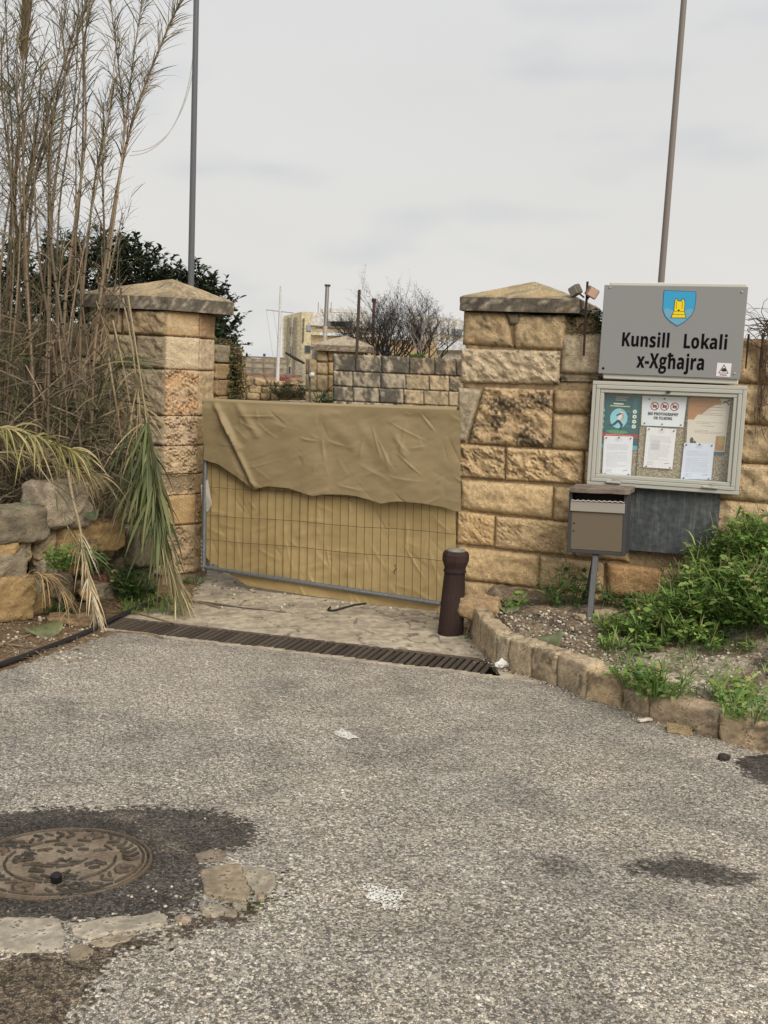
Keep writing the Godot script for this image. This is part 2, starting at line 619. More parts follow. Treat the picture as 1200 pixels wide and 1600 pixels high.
func build_ground() -> void:
	var P_patch := poly([[-120, 1290], [0, 1270], [120, 1262], [260, 1261], [345, 1268], [398, 1290], [405, 1322], [335, 1330], [318, 1372], [312, 1405], [262, 1432], [100, 1442], [-120, 1440]])
	var P_soil_near := poly([[-150, 1485], [0, 1488], [100, 1493], [150, 1478], [250, 1455], [300, 1438], [425, 1395], [438, 1372], [420, 1350], [445, 1385], [420, 1412], [300, 1462], [215, 1480], [165, 1502], [150, 1540], [118, 1590], [90, 1700], [-200, 1700]])
	var P_soil_left := poly([[-900, 1180], [-200, 1085], [0, 1052], [70, 1026], [130, 1006], [180, 990], [120, 972], [190, 962], [255, 948], [300, 935], [310, 915], [280, 880], [-900, 880]])
	var P_dark := poly([[1148, 1190], [1200, 1176], [1500, 1200], [1500, 1270], [1200, 1226], [1165, 1214]])
	var P_pale := poly([[60, 1020], [210, 1004], [420, 1030], [395, 1075], [300, 1130], [120, 1120], [40, 1075]])
	var st1 := gp(1080, 1362)
	var st2 := gp(880, 1356)
	var st3 := gp(985, 1420)
	var xs := PackedFloat32Array()
	var zs := PackedFloat32Array()
	var x := -4.2
	while x < 4.4:
		xs.append(x)
		x += 0.013 if absf(x) < 1.75 else 0.035
	var z := -1.6
	while z > -12.0:
		zs.append(z)
		z -= 0.012 if z > -4.4 else (0.02 if z > -6.2 else (0.03 if z > -9.5 else 0.12))
	var nx := xs.size()
	var ny := zs.size()
	var hs := PackedFloat32Array()
	hs.resize(nx * ny)
	for j in ny:
		for i in nx:
			var px := xs[i]
			var pz := zs[j]
			var h := G(px, pz) + 0.010 * nz.get_noise_2d(px * 16, pz * 16) + 0.0022 * nz2.get_noise_2d(px * 120, pz * 120)
			hs[j * nx + i] = h
	var mbs := {}
	var remap := {}
	for zn in ["road", "concrete", "soil", "patch", "dirt"]:
		mbs[zn] = MB.new()
		var r := PackedInt32Array()
		r.resize(nx * ny)
		r.fill(-1)
		remap[zn] = r
	for j in ny - 1:
		for i in nx - 1:
			var cx := (xs[i] + xs[i + 1]) * 0.5
			var cz := (zs[j] + zs[j + 1]) * 0.5
			# ragged edges
			var w := Vector2(cx + 0.035 * nz.get_noise_2d(cx * 60, cz * 60) + 0.02 * nz2.get_noise_2d(cx * 70, cz * 70), cz + 0.035 * nz.get_noise_2d(cx * 60 + 400, cz * 60) + 0.02 * nz2.get_noise_2d(cx * 70, cz * 70 + 99))
			var e := (cz - zd(cx)) * 0.94
			if absf(e) < 0.185 and cx > -2.32 and cx < 0.80:
				continue   # the drain channel
			w += Vector2(nz2.get_noise_2d(cx * 300, cz * 300), nz2.get_noise_2d(cx * 300 + 70, cz * 300)) * (0.07 if cz > -4.5 else 0.03)
			var zn := "road"
			var ew := (w.y - zd(w.x)) * 0.94
			if ew < 0.27:
				zn = "concrete"
			if cz > -3.8 and cx < -0.2:
				if Geometry2D.is_point_in_polygon(w, P_patch):
					zn = "patch"
				elif Geometry2D.is_point_in_polygon(w, P_soil_near):
					zn = "dirt"
			elif cx < -1.0 and cz < -4.5 and Geometry2D.is_point_in_polygon(w, P_soil_left):
				zn = "soil"
			elif cx > 1.2 and Geometry2D.is_point_in_polygon(w, P_dark):
				zn = "patch"
			var mb: MB = mbs[zn]
			var rm: PackedInt32Array = remap[zn]
			var id := [0, 0, 0, 0]
			for k in 4:
				var gi: int = (j + (1 if k > 1 else 0)) * nx + i + (1 if k == 1 or k == 2 else 0)
				if rm[gi] < 0:
					var vx := xs[gi % nx]
					var vz := zs[gi / nx]
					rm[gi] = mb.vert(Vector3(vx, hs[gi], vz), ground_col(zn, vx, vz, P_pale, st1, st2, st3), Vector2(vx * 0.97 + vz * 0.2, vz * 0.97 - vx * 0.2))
				id[k] = rm[gi]
			remap[zn] = rm
			mb.quad(id[3], id[2], id[1], id[0])
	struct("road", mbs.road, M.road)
	struct("driveway", mbs.concrete, M.concrete)
	struct("verge", mbs.soil, M.soil)
	struct("asphalt_patch", mbs.patch, M.road)
	struct("worn_edge", mbs.dirt, M.road)
	# wide land around, out to the horizon, with a hole where the fine sheets lie
	var far := MB.new()
	var R := [4.2, 12.0, 30.0, 80.0, 250.0, 900.0]
	var inner := [Vector3(-4.2, 0, -1.6), Vector3(xs[nx - 1], 0, -1.6), Vector3(xs[nx - 1], 0, zs[ny - 1]), Vector3(-4.2, 0, zs[ny - 1])]
	var prev := []
	var ring := []
	for s in 4:
		for k in 12:
			var q: Vector3 = inner[s].lerp(inner[(s + 1) % 4], k / 12.0)
			q.y = G(q.x, q.z) - 0.004
			ring.append(q)
	prev = ring
	for ri in range(1, R.size()):
		var nxt := []
		for q in ring:
			var c := Vector3(0, 0, -6.5)
			var d: Vector3 = q - c
			d.y = 0
			var p: Vector3 = c + d.normalized() * maxf(R[ri], d.length() + 1.0)
			p.y = G(clampf(p.x, -6, 6), maxf(p.z, -14.0)) - (0.6 if p.z < -30 else 0.0)
			nxt.append(p)
		for k in ring.size():
			var k2: int = (k + 1) % ring.size()
			var col := Color(0.44, 0.39, 0.31)
			far.face([prev[k2], prev[k], nxt[k], nxt[k2]], col)
		prev = nxt
	struct("ground", far, M.soil, false)

func ground_col(zn: String, x: float, z: float, pale: PackedVector2Array, s1: Vector3, s2: Vector3, s3: Vector3) -> Color:
	var lo := nz.get_noise_2d(x * 9, z * 9)
	var mid := nz.get_noise_2d(x * 40 + 200, z * 40)
	var fine := nz2.get_noise_2d(x * 110, z * 110)
	if zn == "road":
		var c := Color(0.79, 0.755, 0.685)
		c = c.lerp(Color(0.68, 0.66, 0.62), clampf(0.5 + lo * 1.6, 0, 1))
		c = tone(c, 1.0 + 0.22 * mid + 0.12 * fine)
		# pale scuffed patches where the binder has worn off
		c = c.lerp(Color(0.90, 0.88, 0.83), clampf(nz.get_noise_2d(x * 13 + 150, z * 20 + 60) * 2.6 - 0.45, 0, 1) * 0.6)
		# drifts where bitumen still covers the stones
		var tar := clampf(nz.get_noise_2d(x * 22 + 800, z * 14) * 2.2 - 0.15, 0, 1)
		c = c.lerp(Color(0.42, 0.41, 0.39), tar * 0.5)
		if z < -4.6 and Geometry2D.is_point_in_polygon(Vector2(x + mid * 0.3, z + lo * 0.3), pale):
			c = c.lerp(Color(0.92, 0.88, 0.79), 0.5)
		for s in [[s1, 0.225, 0.135, 0.30, 0.85], [s2, 0.13, 0.11, 0.5, 0.55], [s3, 0.09, 0.05, 0.0, 0.3]]:
			var b := blob(x, z, Vector2(s[0].x, s[0].z), s[1], s[2], s[3]) + mid * 0.9 + fine * 0.5
			c = c.lerp(Color(0.085, 0.08, 0.078), clampf(b * 2.2, 0, 1) * s[4])
		return c
	if zn == "patch":
		var c := Color(0.19, 0.175, 0.165)
		c = tone(c, 1.0 + 0.6 * lo + 0.35 * mid + 0.25 * fine)
		return c.lerp(Color(0.34, 0.31, 0.26), clampf(nz.get_noise_2d(x * 30 + 50, z * 30) * 2.4 - 0.35, 0, 1) * 0.8)
	if zn == "concrete":
		var c := Color(0.60, 0.53, 0.42)
		c = tone(c, 1.0 + 0.18 * lo + 0.16 * mid + 0.12 * fine)
		var e := zd(x) - z
		var damp := clampf(nz.get_noise_2d(x * 12 + 70, z * 40) * 2.5 - 0.2 + 0.5 * smoothstep(0.55, 1.2, e), 0, 1)
		c = c.lerp(Color(0.33, 0.285, 0.23), damp * 0.6)
		var crack := absf(nz.get_noise_2d(x * 11 + 330, z * 11))
		if crack < 0.016 and e > 0.2:
			c = tone(c, 0.45)
		return c
	if zn == "dirt":
		var c3 := tone(Color(0.25, 0.21, 0.165), 1.0 + 0.5 * lo + 0.4 * mid + 0.2 * fine)
		c3 = c3.lerp(Color(0.42, 0.36, 0.28), clampf(mid * 2.2 - 0.1, 0, 1) * 0.7)
		if absf(nz.get_noise_2d(x * 26 + 330, z * 26)) < 0.03:
			c3 = tone(c3, 0.4)
		return c3.lerp(Color(0.09, 0.10, 0.03), clampf(nz.get_noise_2d(x * 25, z * 25 + 310) * 2.5 - 0.1, 0, 1) * 0.75)
	var c2 := Color(0.27, 0.195, 0.125)
	c2 = tone(c2, 1.0 + 0.4 * lo + 0.4 * mid + 0.25 * fine)
	if z > -4.0:
		c2 = c2.lerp(Color(0.42, 0.35, 0.26), clampf(mid * 2.0, 0, 1) * 0.7)
		c2 = c2.lerp(Color(0.10, 0.115, 0.04), clampf(nz.get_noise_2d(x * 25, z * 25 + 310) * 2.5 - 0.3, 0, 1) * 0.6)
	return c2

func build_bank() -> void:
	var mb := MB.new()
	var n := 110
	var m := 90
	for j in m + 1:
		var z := lerpf(-3.6, -8.3, float(j) / m)
		var x0 := kerb_x(z) + 0.10
		for i in n + 1:
			var t := float(i) / n
			var x := lerpf(x0, 4.8, t * t * 0.5 + t * 0.5)
			var ed := clampf((x - x0) / 0.12, 0, 1)
			var y := lerpf(G(x, z) + 0.10, BK(x, z), ed) + 0.012 * nz2.get_noise_2d(x * 60, z * 60)
			var c := Color(0.31, 0.26, 0.20)
			var mid := nz.get_noise_2d(x * 26 + 40, z * 26)
			var fine := nz2.get_noise_2d(x * 90, z * 90)
			c = tone(c, 1.0 + 0.4 * mid + 0.3 * fine)
			# old cement spilled among the weeds
			var cem := clampf((nz.get_noise_2d(x * 17 + 640, z * 22) + 0.22) * 3.0, 0, 1) * smoothstep(1.5, 1.8, x) * smoothstep(-7.0, -6.4, z)
			c = c.lerp(Color(0.66, 0.62, 0.55), clampf(cem + fine * 0.8, 0, 1) * clampf(cem * 2, 0, 1))
			c = c.lerp(Color(0.07, 0.065, 0.06), clampf((nz.get_noise_2d(x * 32, z * 40 + 77) - 0.14) * 4.0, 0, 1) * 0.8)
			mb.vert(Vector3(x, y, z), c, Vector2(x, z))
	for j in m:
		for i in n:
			var a := j * (n + 1) + i
			mb.quad(a + n + 1, a + n + 2, a + 1, a)
	struct("bank", mb, M.soil)

# ---------- kerb ----------
func build_kerb() -> void:
	var pts := []
	for p in [[728, 976], [744, 1008], [768, 1036], [800, 1049], [862, 1068], [912, 1090], [968, 1106], [1010, 1122], [1118, 1154], [1200, 1178], [1330, 1212]]:
		pts.append(gp(p[0], p[1]))
	kerb_line = pts
	var k := thing("kerb", "worn limestone kerb curving from the bollard along the weedy bank", "kerb", pts[4])
	# lengths along the line: each stone a piece of its own
	var cuts := [[728, 976], [747, 1014], [772, 1039], [792, 1047], [828, 1058], [868, 1070], [913, 1090], [969, 1106], [1012, 1123], [1120, 1155], [1215, 1182], [1330, 1212]]
	for i in cuts.size() - 1:
		var a := gp(cuts[i][0], cuts[i][1])
		var b := gp(cuts[i + 1][0], cuts[i + 1][1])
		var d := b - a
		var yaw := -atan2(d.z, d.x)
		var len := Vector2(d.x, d.z).length() - 0.008
		var hh: float = [0.235, 0.225, 0.215, 0.215, 0.205, 0.20, 0.17, 0.12, 0.14, 0.145, 0.14][i]
		var th: float = [0.12, 0.14, 0.15, 0.16, 0.16, 0.17, 0.14, 0.15, 0.16, 0.17, 0.17][i]
		var t := Transform3D(turn(yaw + rnd(-0.03, 0.03), 0, atan2(d.y, Vector2(d.x, d.z).length())), (a + b) * 0.5)
		t.origin += t.basis.z * (-th * 0.5) + Vector3.UP * (hh * 0.5 - 0.03)
		var col: Color = [Color(0.46, 0.38, 0.27), Color(0.44, 0.365, 0.265), Color(0.38, 0.335, 0.25), Color(0.42, 0.36, 0.265), Color(0.46, 0.385, 0.28), Color(0.46, 0.39, 0.285), Color(0.54, 0.43, 0.28), Color(0.34, 0.28, 0.2), Color(0.42, 0.34, 0.25), Color(0.5, 0.40, 0.28), Color(0.5, 0.40, 0.28)][i]
		part(k, "kerb_stone", rock(t, Vector3(len, hh + 0.06, th), 0.022, 0.008, tone(col, 1.35), i * 3.1, 16, 0.36, null, Color(0.17, 0.145, 0.11)), M.stone, true)
	# low block between kerb and pillar
	var q := bp(752, 948)
	part(k, "kerb_stone", rock(Transform3D(turn(-0.35), q + Vector3(0, 0.0, 0)), Vector3(0.30, 0.16, 0.22), 0.04, 0.02, Color(0.46, 0.34, 0.21), 77, 8), M.stone, true)

# ---------- drain ----------
func build_drain() -> void:
	var f := Fr.new(Vector3(0, 0, zd(0)), rad_to_deg(atan(0.367)))
	var t := thing("drain_grate", "rusty slotted channel grate set across the driveway before the gate", "drain", Vector3(-0.75, G(-0.75, zd(-0.75)), zd(-0.75)))
	var L0 := -2.42
	var L1 := 0.82
	var ch := MB.new()
	var pts := []
	for i in 13:
		var s := lerpf(L0, L1, i / 12.0)
		var p := f.p(s, 0)
		p.y = road_y(zd(p.x))
		pts.append(p)
	for i in 12:
		for d in [[-0.20, 0.0, -0.20, -0.2], [-0.20, -0.2, 0.20, -0.2], [0.20, -0.2, 0.20, 0.0]]:
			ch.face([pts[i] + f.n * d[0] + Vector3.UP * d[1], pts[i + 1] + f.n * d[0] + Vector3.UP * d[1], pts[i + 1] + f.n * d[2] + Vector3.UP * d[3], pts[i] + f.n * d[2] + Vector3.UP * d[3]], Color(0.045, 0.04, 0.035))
	part(t, "channel", ch, M.concrete)
	for e in [-0.187, 0.187]:
		var r := MB.new()
		var path := []
		for p in pts:
			path.append(p + f.n * e + Vector3.UP * (-0.006 - 0.016 * (1.0 if e > 0 else 0.2)))
		r.tube(path, [0.016], 4, Color(0.16, 0.125, 0.1))
		part(t, "rail", r, M.iron)
	var n := 62
	for i in n:
		var s := lerpf(L0 + 0.03, L1 - 0.03, (i + 0.5) / n)
		var p := f.p(s, 0)
		p.y = road_y(zd(p.x)) - 0.014 + rnd(-0.002, 0.002)
		var bar := MB.new()
		var k := rnd(0.75, 1.3)
		bar.cbox(Transform3D(Basis(f.u, Vector3.UP, f.n) * Basis(Vector3.RIGHT, 0.03) * Basis(Vector3.UP, rnd(-0.015, 0.015)), p), Vector3(0.030, 0.022, 0.352), 0.004, Color(0.13 * k, 0.108 * k, 0.092 * k))
		part(t, "bar", bar, M.iron)

# ---------- ashlar on the right ----------
var WR: Fr

func quad_px(f: Fr, c: Array, d := 0.0) -> Array:
	var o := []
	for p in c:
		o.append(wp(p[0], p[1], f, d))
	return o

func c5(a: Array) -> Array:   # from a close-up of the pillar to photograph pixels
	var o := []
	for i in range(0, a.size(), 2):
		o.append([680.0 + a[i] / 2.964, 420.0 + a[i + 1] / 2.964])
	return o

func build_right_wall() -> void:
	WR = Fr.new(Vector3(2.062, 0, -7.619), ANG)
	var base := WR.p(-1.2, G(1.0, -8.0))
	var pl := thing("gate_pillar", "honey limestone gate pillar with cracked blocks beside the bollard", "pillar", base)
	var honey := Color(0.66, 0.51, 0.315)
	var pale := Color(0.62, 0.53, 0.39)
	var grey := Color(0.50, 0.44, 0.33)
	var B := [
		[[132, 196, 325, 200, 362, 362, 126, 350], tone(Color(0.60, 0.48, 0.31), 0.88), {"amp": 0.02, "lichen": 0.34, "scar": 0.3}],
		[[366, 212, 610, 212, 598, 374, 364, 366], tone(Color(0.60, 0.48, 0.31), 0.95), {"amp": 0.018, "lichen": 0.28, "lichen_col": Color(0.2, 0.17, 0.12)}],
		[[330, 203, 424, 205, 380, 262, 346, 258], tone(grey, 0.7), {"amp": 0.01, "lichen": 0.4}],
		[[118, 368, 580, 382, 574, 536, 118, 528], pale, {"amp": 0.026, "bulge": 0.016, "lichen": 0.22, "cell": 0.012}],
		[[586, 300, 775, 300, 765, 488, 580, 484], grey, {"amp": 0.014, "lichen": 0.25, "lichen_col": Color(0.24, 0.2, 0.1)}],
		[[582, 492, 775, 498, 770, 526, 572, 524], tone(grey, 0.62), {"amp": 0.012, "bulge": -0.02, "lichen": 0.4}],
		[[104, 548, 214, 560, 142, 802, 100, 800], grey, {"amp": 0.012, "lichen": 0.2, "lichen_col": Color(0.2, 0.18, 0.13)}],
		[[226, 548, 545, 562, 535, 830, 148, 808], Color(0.60, 0.46, 0.29), {"amp": 0.028, "lichen": 0.50, "cell": 0.012, "pits": 0.3}],
		[[550, 562, 725, 566, 720, 672, 546, 668], tone(honey, 0.72), {"amp": 0.014, "lichen": 0.25, "lichen_col": Color(0.24, 0.19, 0.12)}],
		[[545, 676, 718, 682, 714, 842, 539, 832], tone(honey, 0.85), {"amp": 0.02}],
		[[100, 810, 321, 826, 319, 976, 98, 962], tone(honey, 0.92), {"amp": 0.024, "pits": 0.6, "lichen": 0.3, "cell": 0.011}],
		[[328, 828, 690, 846, 684, 998, 325, 978], honey, {"amp": 0.026, "pits": 0.7, "cell": 0.011}],
		[[694, 848, 800, 854, 796, 1008, 688, 1000], tone(honey, 0.9), {"amp": 0.02}],
		[[113, 974, 545, 1006, 540, 1163, 109, 1114], Color(0.71, 0.55, 0.335), {"amp": 0.014, "bulge": 0.016, "round": 0.022}],
		[[549, 1009, 800, 1024, 796, 1182, 545, 1168], tone(honey, 0.8), {"amp": 0.024}],
		[[99, 1120, 274, 1143, 268, 1288, 96, 1274], Color(0.66, 0.49, 0.275), {"amp": 0.012, "bulge": 0.016, "round": 0.022, "pits": 0.35, "cell": 0.011}],
		[[281, 1146, 640, 1176, 640, 1330, 273, 1294], honey, {"amp": 0.014, "bulge": 0.016, "round": 0.02, "pits": 0.4, "cell": 0.011}],
		[[644, 1178, 900, 1200, 900, 1360, 644, 1332], tone(honey, 0.86), {"amp": 0.016}],
		[[102, 1287, 481, 1326, 473, 1480, 102, 1440], Color(0.69, 0.53, 0.315), {"amp": 0.018, "bulge": 0.016, "round": 0.02}],
		[[486, 1328, 780, 1362, 776, 1500, 478, 1482], honey, {"amp": 0.02}],
		[[130, 1446, 286, 1464, 282, 1600, 130, 1600], tone(honey, 0.85), {"amp": 0.016}],
		[[290, 1468, 520, 1490, 520, 1620, 290, 1606], tone(honey, 0.85), {"amp": 0.02}],
		[[524, 1492, 776, 1506, 776, 1640, 524, 1622], tone(honey, 0.78), {"amp": 0.02}],
	]
	var i := 0
	for b in B:
		i += 1
		part(pl, "stone", block(WR, quad_px(WR, c5(b[0])), 0.16, b[1], i * 1.7, b[2]), M.stone, true)
	# core behind the joints and the return face towards the gate
	var core := MB.new()
	core.cbox(WR.xf(-1.085, 0.9, -0.472), Vector3(0.985, 2.40, 0.90), 0.01, Color(0.36, 0.28, 0.18))
	part(pl, "core", core, M.stone)
	var ret := Fr.new(WR.p(-1.59, 0, -0.95), ANG + 90)   # faces the driveway
	ret.n = -WR.u
	ret.u = WR.n
	var hh := -0.25
	var r := 0
	while hh < 2.0:
		for s in [[0.0, 0.46], [0.47, 0.93]]:
			part(pl, "stone", block(ret, [Vector2(s[0], hh + 0.29), Vector2(s[1], hh + 0.29), Vector2(s[1], hh), Vector2(s[0], hh)], 0.1, tone(honey, rnd(0.7, 0.95)), 60 + r, {"amp": 0.016, "cell": 0.05, "bulge": 0.008}), M.stone, true)
			r += 1
		hh += 0.297
	# cap: slab and low pyramid
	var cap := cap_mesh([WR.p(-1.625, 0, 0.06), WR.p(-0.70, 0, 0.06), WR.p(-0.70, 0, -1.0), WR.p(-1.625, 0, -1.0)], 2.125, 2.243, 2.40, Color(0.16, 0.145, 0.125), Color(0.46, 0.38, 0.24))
	part(pl, "cap", cap, M.cap)
	# wall that goes on to the right, behind the boards
	var w := thing("boundary_wall", "honey limestone boundary wall behind the council sign and noticeboard", "wall", WR.p(0.6, BK(2.6, -7.4)))
	var cw := MB.new()
	cw.cbox(WR.xf(0.95, 0.72, -0.298), Vector3(3.10, 2.50, 0.55), 0.01, Color(0.36, 0.28, 0.18))
	part(w, "core", cw, M.stone)
	var hs := [1.985, 1.66, 1.37, 1.09, 0.81, 0.54, 0.27, 0.03, -0.25]
	for c in hs.size() - 1:
		var s := -0.585 if c > 0 else -0.50
		while s < 2.4:
			var l := rnd(0.42, 0.66)
			if s < -0.5 and c in [1, 3, 5]:
				l *= 0.6
			if s + l > -0.3 or c == 0:
				var q := [Vector2(s, hs[c] - 0.006), Vector2(s + l, hs[c] - 0.006), Vector2(s + l, hs[c + 1] + 0.006), Vector2(s, hs[c + 1] + 0.006)]
				if not (s < -0.29):
					part(w, "stone", block(WR, q, 0.14, tone(honey, rnd(0.74, 1.0)) if s < 0.2 else tone(Color(0.66, 0.53, 0.35), rnd(0.85, 1.05)), 200 + c * 17 + s * 9, {"amp": 0.022, "lichen": rnd(0.1, 0.3), "lichen_col": Color(0.2, 0.16, 0.1), "cell": 0.024}), M.stone, true)
			s += l + 0.012
	# the one clean dressed stone low down beside the mailbox post
	part(w, "stone", block(WR, quad_px(WR, [[946, 880], [1034, 891], [1038, 936], [948, 934]], 0.03), 0.16, Color(0.55, 0.37, 0.2), 411, {"amp": 0.012, "bulge": 0.016}), M.stone, true)

func cap_mesh(ring: Array, y0: float, y1: float, y2: float, side: Color, top: Color) -> MB:
	var mb := MB.new()
	var n := ring.size()
	var c := Vector3.ZERO
	for p in ring:
		c += p / n
	c.y = y2
	var lift := Vector3.UP
	for i in n:
		var a: Vector3 = ring[i]
		var b: Vector3 = ring[(i + 1) % n]
		var a0 := a + lift * y0
		var b0 := b + lift * y0
		var a1 := a + lift * (y1 - 0.015)
		var b1 := b + lift * (y1 - 0.015)
		var ci := Vector3(c.x, y1, c.z)
		var a2 := (a + lift * y1).move_toward(ci, 0.03)
		var b2 := (b + lift * y1).move_toward(ci, 0.03)
		# subdivide so that stains have somewhere to sit
		var k := 26
		for s in k:
			var t0 := float(s) / k
			var t1 := float(s + 1) / k
			for row in 4:
				var r0 := row / 4.0
				var r1 := (row + 1) / 4.0
				var q := []
				for e in [[t0, r0], [t1, r0], [t1, r1], [t0, r1]]:
					var p := a0.lerp(b0, e[0]).lerp(a1.lerp(b1, e[0]), e[1])
					p += (c - p).slide(Vector3.UP).normalized() * 0.006 * nz2.get_noise_3d(p.x * 120, p.y * 120, p.z * 120)
					q.append(p)
				var id := []
				for p in q:
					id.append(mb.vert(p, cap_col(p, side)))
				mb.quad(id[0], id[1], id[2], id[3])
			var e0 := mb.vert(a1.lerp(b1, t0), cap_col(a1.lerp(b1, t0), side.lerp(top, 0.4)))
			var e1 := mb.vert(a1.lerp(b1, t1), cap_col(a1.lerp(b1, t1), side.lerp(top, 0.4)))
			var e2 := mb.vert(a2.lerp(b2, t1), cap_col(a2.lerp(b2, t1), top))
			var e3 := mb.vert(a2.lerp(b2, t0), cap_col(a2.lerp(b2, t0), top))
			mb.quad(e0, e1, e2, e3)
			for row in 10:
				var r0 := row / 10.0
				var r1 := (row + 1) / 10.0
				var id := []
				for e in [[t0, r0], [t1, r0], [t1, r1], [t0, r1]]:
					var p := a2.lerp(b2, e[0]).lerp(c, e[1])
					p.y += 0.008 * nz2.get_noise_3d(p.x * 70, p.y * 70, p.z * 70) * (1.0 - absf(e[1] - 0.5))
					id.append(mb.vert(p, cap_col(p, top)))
				mb.quad(id[0], id[1], id[2], id[3])
		mb.face([b0, a0, Vector3(c.x, y0, c.z)], tone(side, 0.7))
	return mb

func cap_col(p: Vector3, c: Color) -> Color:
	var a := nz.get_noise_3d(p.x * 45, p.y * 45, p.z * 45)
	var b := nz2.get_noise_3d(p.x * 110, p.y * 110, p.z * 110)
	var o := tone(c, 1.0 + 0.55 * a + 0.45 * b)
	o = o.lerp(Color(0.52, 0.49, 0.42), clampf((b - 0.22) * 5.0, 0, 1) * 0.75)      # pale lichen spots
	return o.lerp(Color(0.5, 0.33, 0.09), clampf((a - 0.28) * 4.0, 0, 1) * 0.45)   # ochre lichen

# ---------- pillar and wall on the left ----------
func build_left_wall() -> void:
	var C1 := at_depth(256, 700, 9.02)
	C1.y = 0
	var dirA := Vector3(-cos(deg_to_rad(12)), 0, -sin(deg_to_rad(12)))
	var dirB := Vector3(0.72, 0, -0.69).normalized()
	var dirC := Vector3(0.36, 0, -0.93).normalized()
	var C0 := C1 + dirA * 0.72
	var C2 := C1 + dirB * 0.35
	var C3 := C2 + dirC * 0.26
	var base := C1
	base.y = G(C1.x, C1.z)
	var pl := thing("gate_pillar", "weathered limestone gate pillar with pitted corner blocks among the reeds", "pillar", base)
	var fA := Fr.new(C0, 12)
	var fB := Fr.new(C1, 0)
	fB.u = dirB
	fB.n = Vector3(-dirB.z, 0, dirB.x)
	var fC := Fr.new(C2, 0)
	fC.u = dirC
	fC.n = Vector3(-dirC.z, 0, dirC.x)
	var hB := []
	for y in [484, 525, 577, 650, 697, 742, 775, 823, 900]:
		hB.append(wp(258, y, fB).y)
	var sand := Color(0.61, 0.48, 0.31)
	var grey := Color(0.40, 0.345, 0.255)
	# chamfer face
	var oB := [
		[tone(sand, 1.0), {"amp": 0.005, "bulge": 0.004, "round": 0.008, "scar": 0.2}],
		[Color(0.68, 0.58, 0.42), {"amp": 0.006, "bulge": 0.006, "round": 0.008, "cell": 0.012}],
		[Color(0.67, 0.51, 0.345), {"amp": 0.01, "bulge": 0.004, "round": 0.01, "pits": 1.2, "cell": 0.008, "lichen": 0.22, "lichen_col": Color(0.25, 0.22, 0.16), "scar": 0.4}],
		[Color(0.68, 0.54, 0.39), {"amp": 0.012, "bulge": 0.008, "round": 0.012, "pits": 1.4, "cell": 0.008}],
		[Color(0.66, 0.53, 0.36), {"amp": 0.012, "bulge": 0.006, "round": 0.012, "pits": 1.2, "cell": 0.008}],
		[Color(0.55, 0.42, 0.27), {"amp": 0.03, "bulge": -0.03, "round": 0.02, "pits": 1.5, "cell": 0.008}],
		[Color(0.54, 0.39, 0.21), {"amp": 0.004, "bulge": 0.004, "round": 0.008}],
		[Color(0.48, 0.38, 0.25), {"amp": 0.02, "bulge": 0.0, "pits": 1.0, "cell": 0.01}],
	]
	for i in hB.size() - 1:
		var q := [Vector2(0, hB[i] - 0.001), Vector2(0.350, hB[i] - 0.001), Vector2(0.350, hB[i + 1] + 0.002), Vector2(0, hB[i + 1] + 0.002)]
		part(pl, "stone", block(fB, q, 0.1, oB[i][0], 300 + i * 2.3, oB[i][1]), M.stone, true)
	# inner face
	for i in hB.size() - 1:
		var q := [Vector2(0, hB[i] - 0.006), Vector2(0.26, hB[i] - 0.002), Vector2(0.26, hB[i + 1] + 0.002), Vector2(0, hB[i + 1] + 0.004)]
		var cc: Color = [Color(0.45, 0.31, 0.19), Color(0.63, 0.51, 0.37), Color(0.57, 0.45, 0.29), Color(0.50, 0.38, 0.22), Color(0.50, 0.38, 0.23), Color(0.50, 0.38, 0.23), Color(0.47, 0.34, 0.19), Color(0.42, 0.32, 0.2)][i]
		part(pl, "stone", block(fC, q, 0.1, cc, 330 + i * 2.1, {"amp": 0.008, "bulge": 0.004, "round": 0.01, "pits": 0.9 if i > 4 else 0.0, "cell": 0.012}), M.stone, true)
	# rough front face; reed shade and its facing are put into the darker tone
	for i in hB.size() - 1:
		var split: float = [0.30, 0.44, 0.25, 0.4, 0.3, 0.44, 0.3, 0.4][i]
		for e in [[0.0, split - 0.004], [split + 0.004, 0.72]]:
			var q := [Vector2(e[0], hB[i] - 0.005), Vector2(e[1], hB[i] - 0.005), Vector2(e[1], hB[i + 1] + 0.005), Vector2(e[0], hB[i + 1] + 0.005)]
			part(pl, "stone", block(fA, q, 0.1, tone(grey, rnd(0.85, 1.15)) if i > 0 else tone(sand, 0.7), 360 + i * 3.3 + e[0], {"amp": 0.022, "bulge": 0.012, "lichen": 0.3, "lichen_col": Color(0.17, 0.15, 0.12), "cell": 0.016}), M.stone, true)
	var core := MB.new()
	var ctr := (C0 + C3) * 0.5
	for i in 8:
		pass
	var inn := -0.03
	var ring := [C0 + fA.n * inn, C1 + fA.n * inn + fB.n * inn * 0.4, C2 + fB.n * inn, C3 + fC.n * inn, C3 + dirA * 0.9 + dirC * 0.1, C0 + dirC * 0.75]
	for i in ring.size():
		var a: Vector3 = ring[i]
		var b: Vector3 = ring[(i + 1) % ring.size()]
		core.face([b + Vector3.UP * hB[0], a + Vector3.UP * hB[0], a + Vector3.UP * -0.5, b + Vector3.UP * -0.5], Color(0.32, 0.26, 0.18))
	var lid := []
	for a in ring:
		lid.append(a + Vector3.UP * hB[0])
	core.face(lid, Color(0.17, 0.14, 0.1))
	part(pl, "core", core, M.stone)
	# cap: its edge runs past the chamfer
	var y0: float = hB[0] - 0.002
	var nA := fA.n * 0.09
